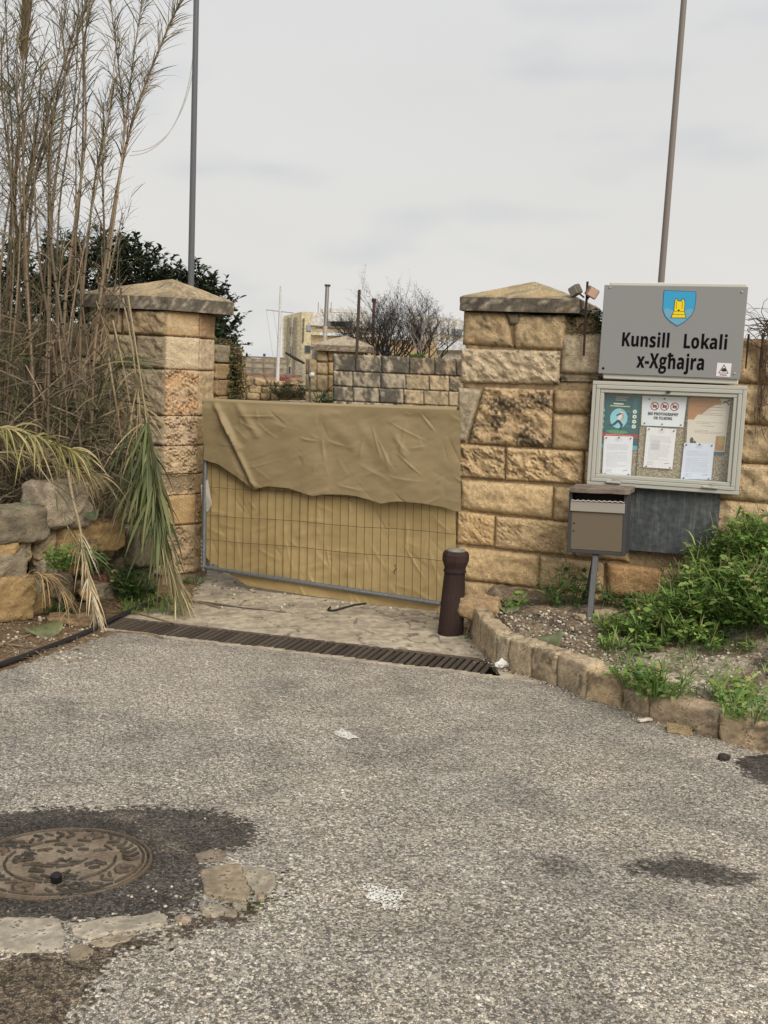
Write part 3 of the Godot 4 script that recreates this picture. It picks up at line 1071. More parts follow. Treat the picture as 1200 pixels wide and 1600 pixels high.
	var capring := [C0 + nA + dirA * 0.08, C1 + nA * 0.9 + dirB * 0.06, C2 + dirB * 0.29 + fB.n * 0.10, C3 + dirC * 0.42 - dirB * 0.16, C0 + dirC * 0.95]
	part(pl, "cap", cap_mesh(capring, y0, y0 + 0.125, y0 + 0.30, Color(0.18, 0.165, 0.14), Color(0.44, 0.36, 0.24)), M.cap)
	# wall running off behind the reeds, lower and ragged at its end
	var w := thing("boundary_wall", "rough grey limestone wall half hidden behind the tall reeds", "wall", fA.p(-0.8, G(-3.2, -9.2)))
	var hs := [1.93, 1.63, 1.33, 1.03, 0.73, 0.43, 0.13, -0.2, -0.5]
	for c in hs.size() - 1:
		var s := 0.0
		while s > -1.6 + 0.35 * (3 - mini(c, 3)):
			var l := rnd(0.4, 0.6)
			var q := [Vector2(s - l, hs[c] - 0.006), Vector2(s - 0.006, hs[c] - 0.006), Vector2(s - 0.006, hs[c + 1] + 0.006), Vector2(s - l, hs[c + 1] + 0.006)]
			part(w, "stone", block(fA, q, 0.3, tone(grey, rnd(0.8, 1.15)), 500 + c * 13 + s * 7, {"amp": 0.03, "lichen": 0.28, "lichen_col": Color(0.15, 0.135, 0.1), "cell": 0.03}), M.stone, true)
			s -= l
	# lower pier just inside the gate
	var pr := thing("stone_pier", "low rough stone pier just inside the gate beside the hanging ivy", "pier", at_depth(332, 800, 10.2))
	var fP := Fr.new(at_depth(318, 600, 10.2), 10)
	var ys := [537, 566, 592, 618, 650, 690, 760]
	for i in ys.size() - 1:
		part(pr, "stone", block(fP, quad_px(fP, [[314, ys[i] + 1], [341, ys[i] + 2], [340 - (i % 2), ys[i + 1]], [314, ys[i + 1] - 1]]), 0.4, tone(Color(0.52, 0.38, 0.22), rnd(0.8, 1.1)) if i > 0 else grey, 640 + i, {"amp": 0.02, "pits": 0.5, "cell": 0.016}), M.stone, true)

func rect_px(f: Fr, c: Array, d: float) -> Dictionary:
	var q := quad_px(f, c, d)
	var r: Vector2 = (q[1] - q[0] + q[2] - q[3]) * 0.5
	var up: Vector2 = (q[0] - q[3] + q[1] - q[2]) * 0.5
	var m: Vector2 = (q[0] + q[1] + q[2] + q[3]) * 0.25
	return {"t": f.xf(m.x, m.y, d, (atan2(r.y, r.x) + atan2(-up.x, up.y)) * 0.5), "w": r.length(), "h": up.length()}

func crop(a: Array, ox: float, oy: float, k: float) -> Array:
	var o := []
	for i in range(0, a.size(), 2):
		o.append([ox + a[i] / k, oy + a[i + 1] / k])
	return o

func poly_px(f: Fr, pts: Array, d: float) -> Array:
	var o := []
	for p in pts:
		var q := wp(p[0], p[1], f, d)
		o.append(f.p(q.x, q.y, d))
	return o

func poly_mesh(pts: Array, col: Color) -> MB:   # flat outline, triangulated
	var mb := MB.new()
	var c: Vector3 = pts[0]
	var ax: Vector3 = WR.u
	var p2 := PackedVector2Array()
	for p in pts:
		p2.append(Vector2((p - c).dot(ax), p.y))
		mb.vert(p, col)
	var t := Geometry2D.triangulate_polygon(p2)
	for i in range(0, t.size(), 3):
		mb.tri(t[i], t[i + 1], t[i + 2])
	return mb

func letters(parent: Node3D, nm: String, txt: String, xf: Transform3D, w: float, h: float, col: Color, bold := true) -> void:
	var t := TextMesh.new()
	var f := SystemFont.new()
	f.font_names = PackedStringArray(["Droid Sans"])
	f.font_weight = 700 if bold else 400
	var fv := FontVariation.new()
	fv.base_font = f
	fv.variation_embolden = 0.28 if bold else 0.0
	t.font = fv
	t.text = txt
	t.font_size = 64
	t.pixel_size = 0.01
	t.depth = 0.02
	t.curve_step = 1.0
	var m := StandardMaterial3D.new()
	m.albedo_color = col
	m.roughness = 0.8
	m.metallic_specular = 0.2
	t.material = m
	var bb := t.get_aabb()
	var mi := MeshInstance3D.new()
	mi.name = nm
	mi.mesh = t
	parent.add_child(mi, true)
	var sx := w / bb.size.x
	var sy := h / bb.size.y
	var ce := bb.get_center()
	var x := xf * Transform3D(Basis.from_scale(Vector3(sx, sy, 0.05)), Vector3(-ce.x * sx, -ce.y * sy, 0))
	x.origin -= off(parent)
	mi.transform = x

# ---------- the council sign ----------
func build_sign() -> void:
	var d := 0.11
	var R := rect_px(WR, crop([70, 62, 1142, 98, 1090, 780, 22, 738], 930, 430, 4.8), d)
	var t: Transform3D = R.t
	var s := thing("name_sign", "grey council name sign with blue crest and black lettering on wall", "sign", t.origin - Vector3(0, R.h * 0.5, 0))
	var b := MB.new()
	b.cbox(t.translated_local(Vector3(0.012, -0.006, -0.045)), Vector3(R.w * 0.955, R.h + 0.06, 0.05), 0.006, Color(0.56, 0.55, 0.50))
	part(s, "backing_tray", b, M.enamel)
	var p := MB.new()
	p.cbox(t.translated_local(Vector3(0, 0, -0.006)), Vector3(R.w, R.h, 0.012), 0.003, Color(0.25, 0.253, 0.258))
	part(s, "panel", p, M.plastic)
	for c in [[110, 92], [1100, 126], [1043, 738], [60, 698]]:
		var q := poly_px(WR, crop(c, 930, 430, 4.8), d)
		var sc := MB.new()
		sc.lathe(Transform3D(t.basis * Basis(Vector3.RIGHT, PI / 2), q[0]), [Vector2(0.0, 0.006), Vector2(0.006, 0.005), Vector2(0.010, 0.0)], 12, Color(0.6, 0.6, 0.58) if c[0] != 60 else Color(0.03, 0.03, 0.03))
		part(s, "screw", sc, M.galv)
	var l1 := poly_px(WR, crop([590, 490], 930, 430, 4.8), d + 0.001)
	letters(s, "lettering", "Kunsill   Lokali", Transform3D(t.basis, l1[0]), 0.735, 0.112, Color(0.06, 0.06, 0.065))
	var l2 := poly_px(WR, crop([560, 662], 930, 430, 4.8), d + 0.001)
	letters(s, "lettering", "x-Xgħajra", Transform3D(t.basis, l2[0]), 0.475, 0.152, Color(0.06, 0.06, 0.065))
	var cr := MB.new()
	# crest: dark outline, blue field, pale waves, yellow tower
	var sh := [515, 112, 758, 122, 756, 190, 745, 258, 722, 305, 670, 352, 615, 386, 562, 352, 520, 308, 505, 262, 508, 190]
	var crest := part(s, "crest", poly_mesh(poly_px(WR, crop(sh, 930, 430, 4.8), d + 0.0015), Color(0.03, 0.08, 0.14)), M.print)
	var inn := []
	for i in range(0, sh.size(), 2):
		inn.append(632 + (sh[i] - 632) * 0.968)
		inn.append(235 + (sh[i + 1] - 235) * 0.968)
	part(crest, "field", poly_mesh(poly_px(WR, crop(inn, 930, 430, 4.8), d + 0.0025), Color(0.045, 0.33, 0.58)), M.print)
	part(crest, "waves", poly_mesh(poly_px(WR, crop([512, 262, 530, 246, 556, 252, 580, 262, 600, 270, 660, 272, 690, 256, 720, 250, 738, 262, 716, 302, 668, 346, 615, 376, 566, 346, 526, 302], 930, 430, 4.8), d + 0.0032), Color(0.15, 0.36, 0.52)), M.print)
	part(crest, "tower", poly_mesh(poly_px(WR, crop([564, 320, 588, 270, 594, 205, 600, 176, 614, 172, 620, 190, 648, 192, 652, 174, 668, 176, 674, 206, 670, 270, 684, 322], 930, 430, 4.8), d + 0.0046), Color(0.05, 0.04, 0.0)), M.print)
	part(crest, "tower", poly_mesh(poly_px(WR, crop([572, 317, 592, 268, 598, 208, 603, 180, 611, 178, 618, 195, 650, 197, 655, 180, 664, 182, 670, 208, 666, 268, 678, 318], 930, 430, 4.8), d + 0.0056), Color(0.78, 0.62, 0.03)), M.print)
	for ln in [[590, 268, 672, 272], [580, 292, 678, 296], [612, 196, 608, 250], [654, 198, 652, 250]]:
		var q := poly_px(WR, crop(ln, 930, 430, 4.8), d + 0.0064)
		var e := MB.new()
		e.tube([q[0], q[1]], [0.0012], 4, Color(0.05, 0.04, 0.0))
		part(crest, "line", e, M.print)
	var gate := MB.new()
	var qg := poly_px(WR, crop([626, 263], 930, 430, 4.8), d + 0.0062)
	gate.lathe(Transform3D(t.basis * Basis(Vector3.RIGHT, PI / 2), qg[0]), [Vector2(0.0, 0.0), Vector2(0.0065, 0.0)], 10, Color(0.02, 0.02, 0.02))
	part(crest, "doorway", gate, M.print)
	# warning sticker
	var st := part(s, "sticker", poly_mesh(poly_px(WR, crop([916, 656, 1024, 662, 1012, 764, 905, 757], 930, 430, 4.8), d + 0.002), Color(0.72, 0.69, 0.71)), M.print)
	part(st, "triangle", poly_mesh(poly_px(WR, crop([968, 668, 1000, 738, 922, 734], 930, 430, 4.8), d + 0.0027), Color(0.03, 0.03, 0.03)), M.print)
	part(st, "triangle_field", poly_mesh(poly_px(WR, crop([967, 680, 992, 733, 930, 730], 930, 430, 4.8), d + 0.0034), Color(0.72, 0.69, 0.71)), M.print)
	part(st, "camera_symbol", poly_mesh(poly_px(WR, crop([945, 712, 956, 698, 972, 696, 984, 710, 982, 724, 948, 722], 930, 430, 4.8), d + 0.0041), Color(0.03, 0.03, 0.03)), M.print)
	part(st, "caption", poly_mesh(poly_px(WR, crop([934, 743, 988, 747, 986, 754, 933, 750], 930, 430, 4.8), d + 0.0027), Color(0.25, 0.05, 0.06)), M.print)

# ---------- printed sheets ----------
func lines(im: Image, x0: int, x1: int, y0: int, y1: int, step: int, c: Color, sd: int) -> void:
	var r := RandomNumberGenerator.new()
	r.seed = sd
	var y := y0
	while y < y1:
		var x := x0 + (r.randi() % 4)
		var end := x1 - (r.randi() % 20)
		if r.randf() < 0.18:
			end = (x0 + x1) / 2
		while x < end:
			var w := 3 + r.randi() % 9
			im.fill_rect(Rect2i(x, y, mini(w, end - x), maxi(1, step / 3)), c.lerp(Color.WHITE, r.randf() * 0.35))
			x += w + 2
		y += step

func oval(im: Image, cx: float, cy: float, rx: float, ry: float, c: Color) -> void:
	for y in range(maxi(0, int(cy - ry)), mini(im.get_height(), int(cy + ry) + 1)):
		var k := 1.0 - pow((y - cy) / ry, 2)
		if k > 0:
			var w := rx * sqrt(k)
			im.fill_rect(Rect2i(int(cx - w), y, int(w * 2), 1), c)

func bar(im: Image, a: Vector2, b: Vector2, w: float, c: Color) -> void:
	var n := int(a.distance_to(b)) + 1
	for i in n + 1:
		var p := a.lerp(b, float(i) / n)
		im.fill_rect(Rect2i(int(p.x - w * 0.5), int(p.y - w * 0.5), maxi(1, int(w)), maxi(1, int(w))), c)

func sheet_mat(im: Image) -> StandardMaterial3D:
	var m := StandardMaterial3D.new()
	m.albedo_texture = ImageTexture.create_from_image(im)
	m.roughness = 0.7
	m.cull_mode = BaseMaterial3D.CULL_DISABLED
	return m

func sheet(nm: String, label: String, cat: String, c: Array, d: float, im: Image, pins: Array, group := "") -> Node3D:
	var px := crop(c, 900, 590, 4.286)
	var q := poly_px(WR, px, d)
	var t := thing(nm, label, cat, (q[2] + q[3]) * 0.5, group)
	var mb := MB.new()
	# a little curl so that it does not lie dead flat
	var n := 8
	for j in n + 1:
		for i in n + 1:
			var a := float(i) / n
			var b := float(j) / n
			var p: Vector3 = q[0].lerp(q[1], a).lerp(q[3].lerp(q[2], a), b)
			p += WR.n * (0.004 * b * b * (0.5 + 0.5 * sin(a * 5.0 + c[0])))
			mb.vert(p, Color.WHITE, Vector2(a, b))
	for j in n:
		for i in n:
			var k := j * (n + 1) + i
			mb.quad(k, k + 1, k + n + 2, k + n + 1)
	part(t, "page", mb, sheet_mat(im), true)
	for pn in pins:
		var w: Vector3 = q[0].lerp(q[1], pn[0]).lerp(q[3].lerp(q[2], pn[0]), pn[1])
		var pm := MB.new()
		pm.lathe(Transform3D(Basis(WR.u, Vector3.UP, WR.n) * Basis(Vector3.RIGHT, PI / 2), w + WR.n * 0.002), [Vector2(0.0, 0.008), Vector2(0.004, 0.007), Vector2(0.0055, 0.002), Vector2(0.006, -0.002)], 8, Color(0.04, 0.05, 0.07))
		part(t, "pin", pm, M.plastic)
	return t

func build_board() -> void:
	var D := 0.13
	var R := rect_px(WR, crop([115, 20, 1152, 58, 1085, 778, 65, 725], 900, 590, 4.286), D)
	var I := rect_px(WR, crop([190, 103, 1060, 135, 1010, 697, 150, 655], 900, 590, 4.286), D)
	var t: Transform3D = R.t
	var nb := thing("noticeboard", "pale metal glazed noticeboard case hinged below the council sign", "noticeboard", t.origin - Vector3(0, R.h * 0.5, 0))
	var W: float = R.w
	var H: float = R.h
	var bx: float = (W - I.w) * 0.5
	var by: float = (H - I.h) * 0.5
	var alu := Color(0.42, 0.42, 0.38)
	# stepped frame: three rails deep on each side
	for k in 3:
		var o := [0.0, bx * 0.34, bx * 0.68][k] as float
		var w := [bx * 0.33, bx * 0.33, bx * 0.32][k] as float
		var dz := [-0.006, -0.001, -0.010][k] as float
		var ww := W - 2 * o
		var hh := H - 2 * o * by / bx
		var wy := w * by / bx
		for sg in [-1, 1]:
			var a := MB.new()
			a.cbox(t.translated_local(Vector3(0, sg * (hh - wy) * 0.5, dz - 0.03)), Vector3(ww, wy, 0.06), 0.004, alu)
			part(nb, "frame_rail", a, M.enamel)
			var b := MB.new()
			b.cbox(t.translated_local(Vector3(sg * (ww - w) * 0.5, 0, dz - 0.031)), Vector3(w, hh - 2 * wy, 0.06), 0.004, alu)
			part(nb, "frame_rail", b, M.enamel)
	var back := MB.new()
	back.cbox(t.translated_local(Vector3(0, 0, -0.100)), Vector3(W - 0.01, H - 0.01, 0.02), 0.002, Color(0.80, 0.74, 0.58))
	part(nb, "pinboard", back, M.cork)
	for sg in [[0, 1], [0, -1], [1, 0], [-1, 0]]:
		var sd := MB.new()
		sd.cbox(t.translated_local(Vector3(sg[0] * (W * 0.5 - 0.012), sg[1] * (H * 0.5 - 0.012), -0.0675)), Vector3(0.012 if sg[0] else W - 0.04, 0.012 if sg[1] else H - 0.012, 0.045), 0.001, tone(alu, 0.8))
		part(nb, "case_side", sd, M.enamel)
	var gl := MB.new()
	var it := Transform3D(t.basis, I.t.origin)
	gl.face_uv(it * Vector3(-I.w * 0.505, I.h * 0.505, -0.022), it * Vector3(I.w * 0.505, I.h * 0.505, -0.022), it * Vector3(I.w * 0.505, -I.h * 0.505, -0.022), it * Vector3(-I.w * 0.505, -I.h * 0.505, -0.022))
	part(nb, "pane", gl, M.glass)
	for ln in [[441, 118, 402, 662], [750, 128, 703, 680]]:
		var q := poly_px(WR, crop(ln, 900, 590, 4.286), 0.048)
		var mu := MB.new()
		mu.tube([q[0], q[1]], [0.0035], 4, Color(0.10, 0.09, 0.075))
		part(nb, "board_joint", mu, M.enamel)
	for c in [[250, 702], [898, 736]]:
		var q := poly_px(WR, crop(c, 900, 590, 4.286), D + 0.004)
		var hg := MB.new()
		hg.tube([q[0] - t.basis.x * 0.052, q[0] + t.basis.x * 0.052], [0.011], 10, Color(0.75, 0.74, 0.72))
		var hgm := part(nb, "hinge", hg, M.galv, true)
		var pl := MB.new()
		pl.cbox(Transform3D(t.basis, q[0] + t.basis.x * 0.025 + Vector3.UP * 0.018), Vector3(0.05, 0.03, 0.005), 0.001, Color(0.7, 0.7, 0.67))
		part(hgm, "hinge_leaf", pl, M.galv)
	var lk := MB.new()
	var ql := poly_px(WR, crop([618, 96], 900, 590, 4.286), D + 0.001)
	lk.lathe(Transform3D(t.basis * Basis.from_scale(Vector3(1.5, 1, 1)) * Basis(Vector3.RIGHT, PI / 2), ql[0]), [Vector2(0.0, 0.006), Vector2(0.009, 0.005), Vector2(0.011, -0.004)], 14, Color(0.08, 0.08, 0.08))
	part(nb, "lock", lk, M.iron)

	# sheets pinned inside
	var dd := 0.044
	var teal := Color8(28, 92, 100)
	var im := Image.create(252, 366, false, Image.FORMAT_RGB8)
	im.fill(teal)
	bar(im, Vector2(216, 20), Vector2(206, 90), 2, Color8(80, 150, 170))
	bar(im, Vector2(228, 18), Vector2(216, 100), 2, Color8(80, 150, 170))
	im.fill_rect(Rect2i(84, 16, 84, 8), Color8(196, 120, 110))
	lines(im, 80, 172, 30, 48, 9, Color8(225, 200, 185), 4)
	im.fill_rect(Rect2i(70, 60, 66, 9), Color8(235, 235, 225))
	im.fill_rect(Rect2i(48, 76, 132, 7), Color8(215, 205, 150))
	oval(im, 112, 160, 58, 66, Color8(140, 205, 220))
	oval(im, 108, 250, 72, 12, Color8(70, 150, 100))
	# a running figure
	oval(im, 132, 112, 7, 9, Color8(190, 140, 110))
	bar(im, Vector2(128, 124), Vector2(112, 176), 17, Color8(225, 225, 220))
	bar(im, Vector2(132, 128), Vector2(146, 152), 8, Color8(205, 150, 120))
	bar(im, Vector2(146, 152), Vector2(130, 166), 7, Color8(205, 150, 120))
	bar(im, Vector2(124, 128), Vector2(98, 142), 8, Color8(30, 70, 80))
	bar(im, Vector2(112, 176), Vector2(136, 206), 12, Color8(25, 45, 60))
	bar(im, Vector2(136, 206), Vector2(124, 238), 9, Color8(25, 45, 60))
	bar(im, Vector2(110, 176), Vector2(80, 204), 12, Color8(25, 45, 60))
	bar(im, Vector2(80, 204), Vector2(52, 212), 8, Color8(25, 45, 60))
	for i in 4:
		oval(im, 216, 110 + i * 33, 14, 13, Color8(232, 232, 215))
		oval(im, 216, 110 + i * 33, 6, 6, Color8(120, 150, 140))
		oval(im, 6, 110 + i * 38, 8, 12, Color8(190, 215, 205))
		lines(im, 160, 200, 108 + i * 33, 116 + i * 33, 5, Color8(150, 190, 190), i + 9)
	im.fill_rect(Rect2i(0, 262, 252, 26), Color8(170, 45, 55))
	lines(im, 30, 220, 270, 280, 9, Color8(230, 190, 190), 5)
	im.fill_rect(Rect2i(0, 336, 252, 30), Color8(95, 170, 185))
	sheet("poster", "teal fitness poster with a running figure inside the noticeboard", "poster", [188, 105, 440, 118, 412, 487, 160, 472], dd, im, [[0.04, 0.02], [0.5, 0.01]])
	# no-photography notice
	im = Image.create(300, 200, false, Image.FORMAT_RGB8)
	im.fill(Color8(222, 230, 236))
	for i in 3:
		oval(im, 88 + i * 68, 66, 29, 29, Color8(165, 30, 40))
		oval(im, 88 + i * 68, 66, 23, 23, Color8(228, 230, 232))
		im.fill_rect(Rect2i(74 + i * 68, 58, 28, 18), Color8(30, 30, 35))
		oval(im, 88 + i * 68, 67, 6, 6, Color8(150, 150, 150))
		bar(im, Vector2(72 + i * 68, 50), Vector2(104 + i * 68, 84), 5, Color8(165, 30, 40))
	var np := sheet("notice_plate", "white no photography notice with three red prohibition circles", "notice", [445, 122, 745, 132, 718, 332, 436, 320], dd + 0.004, im, [[0.16, 0.1], [0.5, 0.08], [0.08, 0.92], [0.5, 0.93], [0.94, 0.93]])
	var lt := poly_px(WR, crop([584, 244], 900, 590, 4.286), dd + 0.007)
	letters(np, "lettering", "NO PHOTOGRAPHY", Transform3D(t.basis, lt[0]), 0.215, 0.022, Color(0.1, 0.1, 0.12))
	lt = poly_px(WR, crop([582, 272], 900, 590, 4.286), dd + 0.007)
	letters(np, "lettering", "OR FILMING", Transform3D(t.basis, lt[0]), 0.132, 0.022, Color(0.1, 0.1, 0.12))
	# brown and cream notice
	im = Image.create(278, 374, false, Image.FORMAT_RGB8)
	im.fill(Color8(214, 208, 196))
	for y in 150:
		var w := 210.0 + 12.0 * sin(y * 0.04)
		if y > 40:
			w = 214.0 - pow((y - 40) / 110.0, 0.55) * 150.0
		if y > 110:
			w = 70.0 - (y - 110) * 0.7
		im.fill_rect(Rect2i(0, y, int(maxf(0, w)), 1), Color8(178, 128, 88))
	lines(im, 48, 240, 58, 70, 12, Color8(90, 62, 45), 2)
	lines(im, 66, 250, 78, 122, 11, Color8(120, 92, 76), 3)
	lines(im, 60, 250, 160, 172, 10, Color8(120, 110, 100), 7)
	lines(im, 100, 200, 186, 196, 10, Color8(90, 80, 70), 8)
	lines(im, 50, 250, 216, 236, 9, Color8(120, 110, 100), 9)
	bar(im, Vector2(230, 28), Vector2(275, 10), 8, Color8(120, 70, 66))
	bar(im, Vector2(240, 14), Vector2(276, 38), 6, Color8(110, 62, 60))
	im.fill_rect(Rect2i(206, 250, 66, 100), Color8(172, 128, 86))
	oval(im, 250, 280, 22, 34, Color8(176, 150, 100))
	im.fill_rect(Rect2i(0, 354, 278, 20), Color8(60, 100, 115))
	oval(im, 38, 290, 14, 24, Color8(70, 72, 70))
	oval(im, 60, 300, 10, 12, Color8(90, 92, 90))
	sheet("poster", "cream and brown event notice inside the noticeboard", "poster", [757, 128, 1035, 145, 992, 517, 735, 505], dd, im, [[0.02, 0.01], [0.97, 0.02]])
	# three typed pages
	for e in [[[188, 390, 383, 395, 366, 658, 175, 650], "typed white page pinned over the teal fitness poster", 1, dd + 0.008], [[475, 330, 673, 345, 645, 612, 450, 600], "typed white page pinned under the no photography notice", 2, dd + 0.008], [[725, 437, 928, 443, 905, 685, 700, 678], "typed bluish page pinned over the cream and brown notice", 3, dd + 0.008]]:
		im = Image.create(210, 297, false, Image.FORMAT_RGB8)
		im.fill([Color8(226, 230, 238), Color8(230, 231, 235), Color8(212, 222, 240)][e[2] - 1])
		lines(im, 80, 140, 14, 44, 8, Color8(120, 125, 140), e[2])
		lines(im, 24, 186, 62, 110, 8, Color8(130, 134, 148), e[2] + 20)
		if e[2] == 2:
			im.fill_rect(Rect2i(40, 90, 64, 74), Color8(205, 207, 215))
		lines(im, 24, 186, 122, 236, 8, Color8(140, 144, 158), e[2] + 30)
		lines(im, 24, 80, 252, 276, 10, Color8(120, 124, 140), e[2] + 40)
		bar(im, Vector2(150, 262), Vector2(182, 256), 3, Color8(80, 90, 130))
		sheet("paper_notice", e[1], "notice", e[0], e[3], im, [[0.08, 0.05], [0.52, 0.03], [0.92, 0.05], [0.1, 0.97], [0.92, 0.97]])

	# slate-grey sheet fixed to the wall underneath
	var G2 := rect_px(WR, [[972, 764], [1129, 770], [1116, 868], [966, 860]], 0.05)
	var gm := MB.new()
	var gt: Transform3D = G2.t
	var n := 90
	var m := 18
	for j in m + 1:
		for i in n + 1:
			var a := float(i) / n - 0.5
			var b := float(j) / m - 0.5
			var p := gt * Vector3(a * G2.w, -b * G2.h, 0.004 * nz.get_noise_2d(i * 0.6, j * 2.0))
			# runs of limewash down the sheet
			var k := clampf(nz2.get_noise_2d(i * 3.0, j * 0.25) * 1.0 + nz.get_noise_2d(i * 1.2, j * 0.6 + 70) * 1.4 - 0.1, 0, 1)
			gm.vert(p, Color(0.105, 0.12, 0.135).lerp(Color(0.27, 0.285, 0.285), k * 0.5))
	for j in m:
		for i in n:
			var k := j * (n + 1) + i
			gm.quad(k, k + 1, k + n + 2, k + n + 1)
	for e in [[-0.5, 0.5, 0.5, 0.5], [0.5, 0.5, 0.5, -0.5], [0.5, -0.5, -0.5, -0.5], [-0.5, -0.5, -0.5, 0.5]]:
		gm.face([gt * Vector3(e[0] * G2.w, e[1] * G2.h, 0.001), gt * Vector3(e[2] * G2.w, e[3] * G2.h, 0.001), gt * Vector3(e[2] * G2.w, e[3] * G2.h, -0.02), gt * Vector3(e[0] * G2.w, e[1] * G2.h, -0.02)], Color(0.2, 0.2, 0.19))
	solo("backing_panel", "slate grey sheet streaked with limewash under the noticeboard", "panel", gm, M.paint, gt.origin, false)

func build_mailbox() -> void:
	var d := 0.42
	var c := func(a): return crop(a, 860, 740, 6.0)
	var R := rect_px(WR, c.call([178, 160, 728, 180, 692, 770, 154, 742]), d)
	var t: Transform3D = R.t
	var W: float = R.w
	var H: float = R.h
	var foot := bp(920, 972)
	var mb := thing("mailbox", "brown metal mailbox with weathered wooden lid on a grey post", "mailbox", foot)
	var bx := MB.new()
	var steel := Color(0.10, 0.105, 0.115)
	var dep := 0.24
	for e in [[Vector3(-W * 0.5 + 0.012, 0, -dep * 0.5), Vector3(0.024, H, dep)], [Vector3(W * 0.5 - 0.012, 0, -dep * 0.5), Vector3(0.024, H, dep)], [Vector3(0, -H * 0.5 + 0.012, -dep * 0.5), Vector3(W - 0.05, 0.024, dep)], [Vector3(0, 0, -dep), Vector3(W - 0.05, H, 0.01)]]:
		var sd := MB.new()
		sd.cbox(t.translated_local(e[0]), e[1], 0.003, steel)
		part(mb, "case_side", sd, M.worn)
	var dr := MB.new()
	var Rd := rect_px(WR, c.call([200, 350, 690, 375, 668, 735, 186, 712]), d)
	dr.cbox(Transform3D(t.basis, Rd.t.origin).translated_local(Vector3(0, 0, -0.012)), Vector3(Rd.w, Rd.h, 0.016), 0.003, Color(0.155, 0.125, 0.09))
	var door := part(mb, "door", dr, M.enamel)
	for p in [[222, 464], [218, 536]]:
		var q := poly_px(WR, c.call(p), d - 0.003)
		var s := MB.new()
		s.lathe(Transform3D(t.basis * Basis(Vector3.RIGHT, PI / 2), q[0]), [Vector2(0, 0.004), Vector2(0.006, 0.002), Vector2(0.006, -0.002)], 8, Color(0.05, 0.035, 0.03))
		part(door, "rivet", s, M.rust)
	var fl := MB.new()
	var Rf := rect_px(WR, c.call([190, 258, 702, 275, 694, 378, 186, 352]), d)
	fl.cbox(Transform3D(t.basis * Basis(Vector3.RIGHT, -0.10), Rf.t.origin).translated_local(Vector3(0, 0, 0.002)), Vector3(Rf.w, Rf.h * 0.95, 0.012), 0.003, Color(0.30, 0.275, 0.24))
	part(mb, "flap", fl, M.enamel)
	var ins := MB.new()
	ins.cbox(t.translated_local(Vector3(0, H * 0.40, -dep * 0.55)), Vector3(W - 0.06, H * 0.14, dep * 0.7), 0.003, Color(0.03, 0.025, 0.025))
	part(mb, "slot", ins, M.iron)
	# rope laced along the flap
	var rp := MB.new()
	var q0 := poly_px(WR, c.call([196, 250, 695, 268]), d + 0.008)
	var path := []
	for i in 41:
		path.append(q0[0].lerp(q0[1], i / 40.0) + Vector3.UP * 0.004 * sin(i * 1.57) + WR.n * 0.003 * cos(i * 1.57))
	rp.tube(path, [0.004], 5, Color(0.62, 0.58, 0.52))
	part(mb, "lacing", rp, M.dry, true)
	var ld := MB.new()
	var Rl := rect_px(WR, c.call([190, 112, 735, 150, 735, 205, 184, 185]), d + 0.03)
	var lt := Transform3D(t.basis, Rl.t.origin)
	ld = rock(lt.translated_local(Vector3(0.004, 0, -0.14)), Vector3(Rl.w + 0.01, Rl.h * 0.8, 0.31), 0.006, 0.003, Color(0.34, 0.28, 0.24), 8, 10, 0.42, null, Color(0.16, 0.13, 0.115))
	part(mb, "lid_board", ld, M.wood, true)
	var top := t * Vector3(-0.005, -H * 0.5, -0.05)
	var f1 := foot + Vector3(0, -0.08, 0)
	var ps := MB.new()
	var dirp := (f1 - top)
	ps.cbox(Transform3D(Basis(WR.u, -dirp.normalized(), WR.u.cross(-dirp.normalized())), (top + f1) * 0.5), Vector3(0.042, dirp.length(), 0.042), 0.005, Color(0.16, 0.165, 0.175))
	part(mb, "post", ps, M.worn)
	var top2 := t * Vector3(-0.02, -H * 0.5, -0.20)
	var f2 := bp(912, 945)
	f2.y -= 0.08
	var d2 := f2 - top2
	var p2 := MB.new()
	p2.cbox(Transform3D(Basis(WR.u, -d2.normalized(), WR.u.cross(-d2.normalized())), (top2 + f2) * 0.5), Vector3(0.042, d2.length(), 0.042), 0.005, Color(0.035, 0.035, 0.037))
	part(mb, "post", p2, M.worn)

func build_floodlights() -> void:
	var a := wp(912, 556, WR, 0.05)
	var b := wp(918, 440, WR, 0.05)
	var t := thing("floodlight_stake", "rusty iron stake carrying two old floodlights above the wall", "floodlight", WR.p(a.x, a.y, 0.05))
	var st := MB.new()
	st.tube([WR.p(a.x, a.y, 0.05), WR.p(b.x, b.y, 0.05)], [0.010], 6, Color(0.06, 0.04, 0.035))
	part(t, "stake", st, M.rust)
	for e in [[-1, Color(0.19, 0.17, 0.15), 899, 454], [1, Color(0.40, 0.27, 0.21), 925, 457]]:
		var q := wp(e[2], e[3], WR, 0.05)
		var h := MB.new()
		var bs := Basis(WR.u, Vector3.UP, WR.n) * Basis(Vector3(0, 0, 1), -0.5 * e[0]) * Basis(Vector3.UP, 0.5 * e[0])
		h.cbox(Transform3D(bs, WR.p(q.x, q.y, 0.05)), Vector3(0.085, 0.075, 0.06), 0.008, e[1])
		var hd := part(t, "lamp_head", h, M.rust)
		var g := MB.new()
		g.cbox(Transform3D(bs, WR.p(q.x, q.y, 0.05)).translated_local(Vector3(0, 0, 0.032)), Vector3(0.07, 0.06, 0.006), 0.002, tone(e[1], 1.3))
		part(hd, "lens", g, M.plastic)
		var br := MB.new()
		br.tube([WR.p(q.x, q.y, 0.05), WR.p(lerpf(q.x, b.x, 0.8), q.y - 0.05, 0.05)], [0.007], 5, Color(0.09, 0.05, 0.04))
		part(t, "bracket", br, M.rust)

